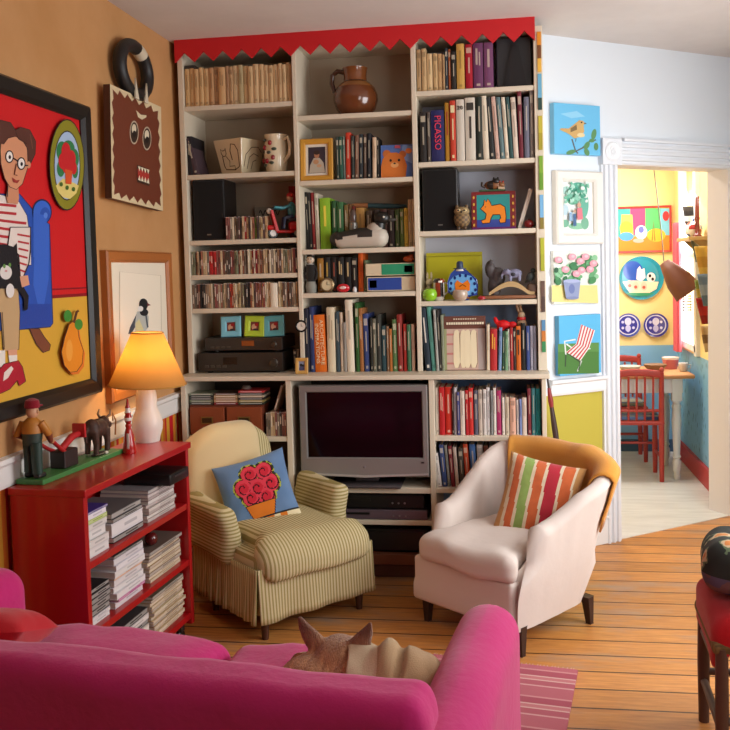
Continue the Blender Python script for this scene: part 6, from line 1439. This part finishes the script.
def blanket():
    r_ = Matrix.Rotation(SRZ, 3, 'Z'); m = MB()
    def P(u, v):
        x = .03+.235*u; a = pi*(.02+.96*v); rr = .116+.004*abs(sin(u*6+v*4))-.003*abs(sin(u*9-v*7))+.03*max(0, .3-u)*sin(a)
        env = sqrt(max(.0, 1-((u-.42)/.62)**2)); y = -rr*1.05*cos(a); z = max(.012+.006*sin(u*20), (rr*.62*env+.098+.012*abs(sin(u*4.2-v*3.4+.6))-.010*u)*sin(a)) + .012*noise.noise(Vector((u*5, v*5, 0)))
        return (x+.02*sin(v*6), y, z+  .012*max(0, 1-((u-.42-.25*(v-.5))/.10)**2)*sin(a)-.008*max(0, 1-((u-.56-.25*(v-.5))/.06)**2))
    def cf(u, v): return '#cdb999' if u < .3 and v < .7 else mix('#8a6c4c' if abs(u-.55-.25*(v-.5)) < .035 else '#a98a66', '#b89a74', .5+.5*sin(u*9-v*4))  # dark diagonal band paints the shade of the fold crease into the colour
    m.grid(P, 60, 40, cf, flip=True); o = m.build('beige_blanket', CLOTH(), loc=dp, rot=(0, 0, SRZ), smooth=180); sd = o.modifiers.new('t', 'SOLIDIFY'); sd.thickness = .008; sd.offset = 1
    tag(o, 'rumpled beige blanket covering the body of the dog', 'blanket')
blanket()
# rug
tr_, br_ = onZ(578, 672), onZ(566, 735); dv = (tr_-br_).normalized(); ra = atan2(dv.y, dv.x)-pi/2
rg = E('pink_rug', 'pink woven rug with pale stripes on the floor by the sofa', 'rug', (tr_.x, tr_.y, 0), ra)
m = MB(); m.box((-.42, -.6, .0045), (.84, 1.2, .008), '#c87880'); o = m.build('weave', stripes('pink woven stripes', 'Y', .21, [(0, '#c4717c'), (.2, '#dcaaa8'), (.25, '#c06a76'), (.42, '#e0b8b0'), (.46, '#cf8488'), (.56, '#e2bcb4'), (.6, '#b8606e'), (.8, '#d69a9a'), (.85, '#c4717c')], .95, .5), rg)
m = MB()
for i in range(60): x = -.835+.0139*i; m.tube([(x, 0, .004), (x+random.uniform(-.004, .004), .02, .003)], .0016, '#d8a8a6', 5)
m.build('fringe', CLOTH(), rg)['kind'] = 'stuff'
# rush-seat stool / chair at the right edge
def sidechair():
    r = E('dark_wooden_chair', 'dark wooden chair at the right edge holding a red cushion', 'chair', (2.25, -1.36, 0), radians(-3)); c = '#54382c'
    W, D = .36, .33
    for i, (x, y) in enumerate(((.012, 0), (.012, -D), (W, 0), (W, -D))):
        m = MB(); top = .39 if i < 2 else .86
        m.tube([(x, y, 0), (x, y, .2), (x, y, top)], [.017, .02, .018], c, 10); m.build('leg', WOODP(), r, smooth=60)
    for y0, y1, x0, x1, z in ((0, -D, .012, .012, .31), (0, -D, .012, .012, .14), (0, 0, .012, W, .17), (-D, -D, .012, W, .17), (0, -D, W, W, .14)):
        m = MB(); m.tube([(x0, y0, z), (x1, y1, z)], .0125, '#5a4436', 10); m.build('stretcher', WOODP(), r, smooth=60)
    m = MB(); m.rbox((W/2, -D/2, .39), (W+.03, D+.03, .035), .012, '#6a5236', 3, 3); m.build('seat', noisy('woven rush', '#5a4428', '#8a6c40', 30, .8, .3, (1, 8, 1)), r, smooth=50)
    for z in (.58, .7, .82): m = MB(); m.box((W, -D/2, z), (.018, D-.03, .05), c); m.build('back_slat', WOODP(), r, bevel=.004)
sidechair()
p = Vector((2.235+.19, -1.535, 0))
def redc(q):
    x, y, z = q; d = max(0, (-x-.1)/.09); return (x - .012*d, y+nz(q, 6, .008), z - .07*d*d*(z < 0) - .03*max(0, (-y-.05)/.1)*d + nz(q, 8, .006))
m = MB(); m.rbox((0, 0, .045), (.40, .36, .088), .042, '#b4141c', 10, 5, redc); o = m.build('red_cushion', CLOTH(), loc=(p.x+.015, p.y, .408), rot=(0, 0, radians(-3)), smooth=80); tag(o, 'red cushion on the dark wooden chair, under floral cushion', 'cushion')
def floralmat():
    m_, nt, b = newmat('black floral needlework'); L = nt.links.new
    tc = N(nt, 'ShaderNodeTexCoord'); vo = N(nt, 'ShaderNodeTexVoronoi', Scale=11.0); L(tc.outputs['Object'], vo.inputs['Vector'])
    no = N(nt, 'ShaderNodeTexNoise', Scale=22.0, Detail=2.0); L(tc.outputs['Object'], no.inputs['Vector'])
    ad = N(nt, 'ShaderNodeMath', operation='MULTIPLY_ADD'); ad.inputs[1].default_value = .75; L(no.outputs['Fac'], ad.inputs[0]); L(vo.outputs['Distance'], ad.inputs[2])
    cr = N(nt, 'ShaderNodeValToRGB'); cr.color_ramp.interpolation = 'CONSTANT'; e = cr.color_ramp.elements
    while len(e) < 4: e.new(.5)
    for x, (p_, c_) in zip(e, ((0, '#c0763a'), (.58, '#bfa684'), (.69, '#5f6e50'), (.75, '#22241f'))): x.position = p_; x.color = (*H(c_), 1)
    L(ad.outputs[0], cr.inputs[0])
    sp = N(nt, 'ShaderNodeSeparateXYZ'); L(tc.outputs['Object'], sp.inputs[0]); lt = N(nt, 'ShaderNodeMath', operation='LESS_THAN'); lt.inputs[1].default_value = -.02; L(sp.outputs['Z'], lt.inputs[0])
    c2 = N(nt, 'ShaderNodeValToRGB'); c2.color_ramp.interpolation = 'CONSTANT'; c2.color_ramp.elements[0].color = (*H('#6a4a4a'), 1); c2.color_ramp.elements[1].color = (*H('#54465c'), 1); c2.color_ramp.elements[1].position = .5; L(no.outputs['Fac'], c2.inputs[0])
    mx = N(nt, 'ShaderNodeMix', data_type='RGBA'); L(lt.outputs[0], mx.inputs[0]); L(cr.outputs[0], mx.inputs[6]); L(c2.outputs[0], mx.inputs[7]); L(mx.outputs[2], b.inputs['Base Color']); b.inputs['Roughness'].default_value = .9
    return m_
def flo(q):
    k = noise.noise(Vector(q)*16); k2 = noise.noise(Vector(q)*16+Vector((9, 3, 1)))
    if q.z < -.015: return '#5a4450' if k > 0 else '#6a4a44'
    if k > .28: return '#b8a078'
    if k2 > .36: return '#b87a34'
    if k2 < -.38: return '#6a7a5a'
    return '#22241e'
m = MB(); m.rbox((0, 0, 0), (.38, .36, .14), .06, '#22241e', 22, 8, lambda q: (q.x, q.y, q.z+.02*(1-(q.x/.18)**2)*(q.z > 0)+nz(q, 7, .01)), flo)
o = m.build('floral_cushion', floralmat(), loc=(2.25+.17, -1.50, .562), rot=(radians(-6), radians(9), radians(-12)), smooth=80); tag(o, 'black floral cushion lying on the red cushion at right edge', 'cushion')
# ================================================================== KITCHEN BEYOND THE DOORWAY
def K_mp(xc, zc, off):
    def f(x, y): p = onY(x, y, KB-off); return (p.x-xc, p.z-zc)
    return f
def kpic():
    a = onY(620, 207, KB); b = onY(671.5, 252, KB); x1 = b.x; x0 = x1-.56; z0, z1 = b.z, a.z; xc, zc = (x0+x1)/2, (z0+z1)/2
    r = E('still_life_painting', 'bright still life painting with red frame on yellow kitchen wall', 'picture', (xc, KB, zc)); w, h = x1-x0, z1-z0
    m = MB(); frame4(m, w, h, .018, .025, '#c03a34', -.001); m.build('frame', paint(.4), r); m = MB(); m.box((0, -.008, 0), (w-.02, .014, h-.02), '#e0c040'); m.build('canvas', OILP(), r)
    A = Art(K_mp(xc, zc, .017), -.0157); A.zm = (600, 120, 3.646)
    A.poly([(-10, 322), (256, 322), (256, 440), (-10, 440)], '#48b0a8'); A.poly([(110, 322), (165, 322), (165, 420), (110, 420)], '#d84a7a'); A.poly([(165, 322), (220, 322), (220, 400), (165, 400)], '#5fbf70'); A.poly([(220, 322), (256, 322), (256, 420), (220, 420)], '#7fc8e0')
    A.poly([(-10, 430), (256, 420), (256, 478), (-10, 478)], '#e08a30'); A.poly([(78, 345), (118, 345), (122, 420), (74, 425)], '#f0d060'); A.ell(96, 395, 24, 26, '#e0c840'); A.ell(96, 425, 26, 16, '#5aa0d0'); A.ell(150, 410, 22, 26, '#e8e0f0'); A.ell(150, 400, 10, 12, '#6a70c0'); A.ell(205, 420, 34, 24, '#e8b838'); A.ell(240, 350, 12, 18, '#d83a3a'); A.line([(190, 440), (195, 370), (200, 440)], 4, '#8a6a2a'); A.ell(140, 440, 20, 8, '#f0b0a0')
    A.m.build('painted_scene', OILP(), r)
kpic()
def plate(name, label, px, py, rpx, base, draw):
    p = onY(px, py, KB); R_ = rpx/880*(p-CAM).length*.985; r = E(name, label, 'plate', (p.x, KB, p.z))
    m = MB(); m.lathe([(.001, -.001), (R_*.55, -.001), (R_*.7, .012), (R_, .022), (R_, .026), (R_*.68, .018), (R_*.52, .011), (.001, .011)], 40, base, T=TR(0, 0, 0) @ R4(radians(90), 'X')); m.build('dish', GLAZE(), r, smooth=50)
    A = Art(K_mp(p.x, p.z, .03), -.0285); A.zm = (600, 120, 3.646) if py < 310 else (600, 290, 2.92); draw(A); A.m.build('painting', GLAZE(), r)
def d1(A):
    A.ell(147, 574, 68, 68, '#2f9ab4'); A.ell(120, 550, 36, 36, '#2a58b8'); A.poly([(82, 590), (120, 585), (214, 590), (206, 616), (170, 636), (110, 632)], '#f0e0c0')
    for x, y in ((108, 600), (130, 605), (160, 606)): A.ell(x, y, 12, 16, '#e8c8b0'); A.ell(x, y+4, 6, 6, '#c05a4a')
    A.poly([(135, 545), (145, 532), (150, 545), (162, 540), (166, 575), (150, 590), (132, 580)], '#e8e4ea'); A.ell(186, 574, 16, 18, '#e8e4e0'); A.ell(182, 568, 5, 6, '#2a2a2a'); A.ell(192, 580, 5, 6, '#2a2a2a'); A.poly([(90, 630), (200, 630), (170, 642), (120, 642)], '#3a9a70')
plate('cat_plate', 'large teal plate painted with cats on the yellow kitchen wall', 641, 278, 21, '#2f9ab4', d1)
def d2(cx):
    def f(A):
        A.ell(cx, 102, 30, 29, '#2c2c96'); A.ring(cx, 102, 29, 28, 3, '#d8d8ee'); A.ell(cx, 92, 10, 11, '#d4d4f0'); A.ell(cx, 112, 8, 10, '#c0c0ea')
        for a in range(6): A.ell(cx+18*cos(a*1.047+.5), 102+17*sin(a*1.047+.5), 4, 4, '#c8c8f0')
    return f
plate('blue_plate', 'small blue and white plate at right under the cat plate', 655.5, 325, 11.5, '#3a3aa8', d2(163))
plate('blue_plate', 'small blue and white plate at left, partly behind door casing', 628, 325, 11.5, '#4a5ab8', d2(82))
# pendant
def pendant():
    p = onY(664, 262, 2.0); q = onY(687, 291, 1.96); ax = (q-p); ln = ax.length; r = E('pendant_lamp', 'tilted brown cone pendant lamp hanging on a thin cord', 'lamp', p)
    Q = Vector((0, 0, 1)).rotation_difference(ax.normalized()).to_matrix().to_4x4()
    m = MB(); m.lathe([(.02, .0), (.036, .004), (.06, .07), (.09, .16), (.098, ln+.02), (.094, ln+.02), (.086, .16), (.056, .07), (.018, .006)], 32, '#6a3a22', T=Q); m.build('lamp_shade', paint(.6), r, smooth=60)
    m = MB(); m.tube([(0, 0, 0), (-.02, 0, .25), (-.12, .0, 2.7-p.z)], .0035, '#3a3430', 6); m.build('cord', PLAST(), r, smooth=60)
    m = MB(); m.lathe([(.022, .02), (.026, .05), (.03, .09), (.024, .11), (.001, .115)], 14, '#e8e2d0', T=Q); m.build('bulb', GLAZE(), r, smooth=60)
pendant()
# table
TX0, TX1, TY0, TY1, TZ = 1.95, 2.9, 1.93, 2.5, .745
tb = E('kitchen_table', 'kitchen table with wooden top and white turned legs', 'table', (2.4, 2.2, 0))
m = MB(); m.rbox((.025, .015, TZ-.014), (TX1-TX0, TY1-TY0, .028), .01, '#c08a58', 3, 3); m.build('table_top', WOODP(), tb, smooth=40)
m = MB(); 
for c, s in (((.025, -.215, .665), (.8, .022, .1)), ((.025, .245, .665), (.8, .022, .1)), ((-.375, .015, .665), (.022, .46, .1)), ((.405, .015, .665), (.022, .46, .1))): m.box(c, s, '#dcdcda')
m.build('apron', paint(.5), tb)
for x in (-.37, .385):
    for y in (-.205, .235):
        m = MB(); m.lathe([(.016, 0), (.024, .03), (.02, .05), (.028, .07), (.03, .13), (.02, .15), (.03, .165), (.022, .18), (.028, .3), (.034, .42), (.028, .5), (.034, .52), (.022, .54), (.036, .56)], 18, '#dcdcd8', T=TR(x, y, 0)); m.box((x, y, .64), (.065, .065, .16), '#dcdcd8'); m.build('leg', paint(.45), tb, smooth=50)
def redchair(label, x, y, rz, plaid):
    r = E('red_spindle_chair', label, 'chair', (x, y, 0), rz, ); c = '#a83428'; RM = paint(.4)
    W, D = .33, .28                                        # faces local -y
    for sx in (-1, 1):
        m = MB(); m.tube([(sx*W/2, D/2, 0), (sx*W/2, D/2, .4), (sx*W/2, D/2+.03, .77)], [.016, .02, .016], c, 10); m.ell((sx*W/2, D/2+.031, .785), (.017, .017, .02), c, 10, 8); m.build('rear_leg', RM, r, smooth=60)
        m = MB(); m.tube([(sx*W/2, -D/2, 0), (sx*W/2, -D/2, .2), (sx*W/2, -D/2, .41)], [.015, .02, .017], c, 10); m.build('front_leg', RM, r, smooth=60)
        m = MB(); m.tube([(sx*W/2, -D/2, .17), (sx*W/2, D/2, .17)], .01, c, 8); m.build('stretcher', RM, r, smooth=60)
    m = MB(); m.tube([(-W/2, -D/2, .22), (W/2, -D/2, .22)], .01, c, 8); m.build('stretcher', RM, r, smooth=60)
    m = MB(); m.rbox((0, 0, .415), (W+.04, D+.04, .03), .01, c, 3, 3); m.build('seat', RM, r, smooth=40)
    m = MB(); m.rbox((0, 0, .447), (W, D, .035), .016, '#3a4a6a', 3, 3, None, lambda q: ('#2a3450' if int((q.x+1)*22) % 2 else '#5a7098') if int((q.y+1)*22) % 2 else '#8a8a7a'); m.build('seat_pad', CLOTH(), r, smooth=60)
    m = MB(); m.rbox((0, D/2+.03, .755), (W, .022, .05), .009, c, 3, 3, lambda q: (q.x, q.y, q.z+.015*(1-(q.x/(W/2))**2))); m.build('top_rail', RM, r, smooth=40)
    for k in range(5):
        sx = -W/2+W*(k+1)/6; m = MB(); m.tube([(sx, D/2, .43), (sx, D/2+.026, .74)], .008, c, 8); m.build('spindle', RM, r, smooth=60)
    m = MB(); m.tube([(-W/2, D/2, .5), (W/2, D/2, .5)], .011, c, 8); m.build('cross_rail', RM, r, smooth=60)
redchair('red spindle-back chair on the near side of the kitchen table', 2.505, 2.06, pi, True)
redchair('red spindle-back chair on the far side of the kitchen table', 2.49, 2.68, 0, True)
def ontable(px, py): p = onZ(px, py, TZ); return p
p = ontable(659, 372); m = MB(); m.lathe([(.03, 0), (.05, .008), (.075, .035), (.08, .05), (.074, .05), (.045, .014), (.001, .01)], 24, '#7a5a40'); o = m.build('wooden_bowl', WOODP(), loc=(2.67, 2.16, TZ+.0005), smooth=60); tag(o, 'brown wooden bowl in the middle of the kitchen table', 'bowl')
m = MB(); m.lathe([(.03, 0), (.05, .006), (.075, .03), (.082, .042), (.077, .042), (.045, .012), (.001, .009)], 24, '#a8aca8'); o = m.build('grey_bowl', GLAZE(), loc=(2.49, 2.14, TZ+.0005), smooth=60); tag(o, 'grey bowl on the kitchen table beside the door casing', 'bowl')
m = MB(); m.lathe([(.045, 0), (.05, .02), (.06, .07), (.062, .085), (.056, .085), (.05, .06), (.04, .008)], 20, lambda u, z: '#c86a70' if z < .05 else '#e8dcd4'); o = m.build('pink_bowl', GLAZE(), loc=(2.8, 2.3, TZ+.0005), smooth=60); tag(o, 'pink and white bowl at the right end of kitchen table', 'bowl')
m = MB(); m.lathe([(.02, 0), (.028, .01), (.034, .06), (.03, .062), (.024, .012)], 18, '#d8d8dc'); m.tube([(.032, 0, .05), (.052, 0, .045), (.048, 0, .018), (.028, 0, .014)], .004, '#d8d8dc', 8); o = m.build('white_cup', GLAZE(), loc=(2.86, 2.14, TZ+.0005), smooth=60); tag(o, 'white cup beside the pink bowl on the kitchen table', 'cup')
# curtain
def curtain():
    m = MB(); y0, y1 = wy1-.02, wy1-.20
    m.grid(lambda u, v: (KX-.075+.02*sin(u*22), y0+(y1-y0)*u, .86+.95*v), 40, 10, lambda u, v: '#d8606c' if int(u*9) % 3 else '#eec4c6'); o = m.build('pink_curtain', CLOTH(), smooth=180)
    tag(o, 'pink curtain hanging at the far side of the kitchen window', 'curtain')
curtain()
# shelf on the right wall with kitchen things
sy0, sy1 = 1.66, 2.08; szz = onX(700, 236, KX-.08).z
sh = E('kitchen_wall_shelf', 'small wooden shelf on the right kitchen wall full of things', 'shelf', (KX, (sy0+sy1)/2, szz))
m = MB(); m.box((-.07, 0, -.012), (.138, sy1-sy0, .024), '#b89a6a'); m.build('board', WOODP(), sh, bevel=.003)
for y in (-.15, .15): m = MB(); m.prism([(-.001, -.024), (-.1, -.024), (-.001, -.12)], 'y', y-.01, y+.01, '#a88a5c'); m.build('bracket', WOODP(), sh)
def teapot():
    r = E('painted_teapot', 'white teapot with red and blue spots on kitchen shelf', 'teapot', (KX-.075, 1.83, szz+.0005), radians(100))
    m = MB(); m.lathe([(.03, 0), (.05, .02), (.058, .05), (.05, .08), (.03, .1), (.01, .108), (.012, .12), (.001, .126)], 20, lambda u, z: '#b83a34' if (int(u*8)+int(z*40)) % 5 == 0 else ('#3a5aa8' if (int(u*8)+int(z*40)) % 5 == 2 else '#e6dfd4')); m.build('body', GLAZE(), r, smooth=60)
    m = MB(); m.tube([(.05, 0, .04), (.08, 0, .06), (.095, 0, .09)], [.014, .01, .008], '#e6dfd4', 8); m.build('spout', GLAZE(), r, smooth=60)
    m = MB(); m.tube([(-.05, 0, .08), (-.085, 0, .075), (-.08, 0, .03), (-.05, 0, .025)], .007, '#c8443a', 8); m.build('handle', GLAZE(), r, smooth=60)
teapot()
for i, (y, l) in enumerate(((1.71, 'dark red candlestick at the near end of the kitchen shelf'), (1.77, 'dark red candlestick between the teapot and its twin'))):
    m = MB(); m.lathe([(.022, 0), (.024, .008), (.008, .02), (.01, .06), (.007, .1), (.012, .12), (.008, .13), (.007, .26), (.001, .265)], 14, '#7a1f1c'); o = m.build('candlestick', GLAZE(), loc=(KX-.07, y, szz+.0005), smooth=60); tag(o, l, 'candlestick')
def hanging(name, label, cat, px, py0, py1, wx, cols, x=0):
    a = onX(px, py0, KX-.01-wx/2); b = onX(px, py1, KX-.01-wx/2); n = len(cols); h = a.z-b.z; m = MB()
    m.grid(lambda u, v: (.004-wx*u*(.75+.25*(1-v)), .010*sin(u*9+v*3), -h*v), 12, max(6, n*3), lambda u, v: cols[min(n-1, int(v*n))])
    o = m.build(name, CLOTH(), loc=(KX-.004, a.y, a.z), smooth=180); sd = o.modifiers.new('t', 'SOLIDIFY'); sd.thickness = .006
    tag(o, label, cat)
hanging('checked_potholder', 'black and white potholder hanging by the kitchen window', 'potholder', 689, 206, 236, .1, ['#3a342e', '#2a2624', '#d8d0c0', '#2a2624', '#d8d0c0', '#2a2624'], KX-.012)
hanging('grey_ribbon', 'grey looped cloth hanging under the kitchen shelf', 'cloth', 697, 240, 262, .09, ['#8a9a9a', '#9aa8a8', '#7a8a8c'], KX-.012)
hanging('yellow_towel', 'yellow towel hanging under the kitchen shelf', 'towel', 703, 246, 278, .12, ['#c8a04a', '#b88a3a', '#d0aa54'], KX-.012)
hanging('blue_grey_towel', 'blue-grey towel hanging below the yellow towel', 'towel', 706, 274, 306, .12, ['#6a7a8a', '#8a94a0', '#5a6a78'], KX-.012)
hanging('green_towel', 'olive green cloth hanging beside the blue-grey towel', 'cloth', 700, 280, 306, .08, ['#7a8a4a', '#a89a5a', '#5a6a3a'], KX-.012)
hanging('red_apron', 'dark red cloth hanging low on the kitchen wall', 'cloth', 704.5, 298, 324, .12, ['#a82a24', '#b83028', '#8a201c'], KX-.012)
hanging('tan_bag', 'tan cloth bag hanging lowest on the kitchen wall', 'bag', 706, 326, 352, .08, ['#c8a878', '#8a6a4a', '#d0b48a'], KX-.012)
def whisk():
    a = onX(692, 296, KX-.008); r = E('wire_rack', 'small dark wire rack hanging in front of the kitchen window', 'rack', a, radians(90))
    m = MB()
    for i in range(6): m.tube([(0, 0, -.02*i), (0, .07, -.02*i)], .004, '#2a2624', 6)
    for s in (-1, 1): m.tube([(0, .035+s*.022, .02), (0, .035+s*.024, -.11)], .003, '#2a2624', 6)
    m.build('rungs', METAL(), r, smooth=60)
whisk()
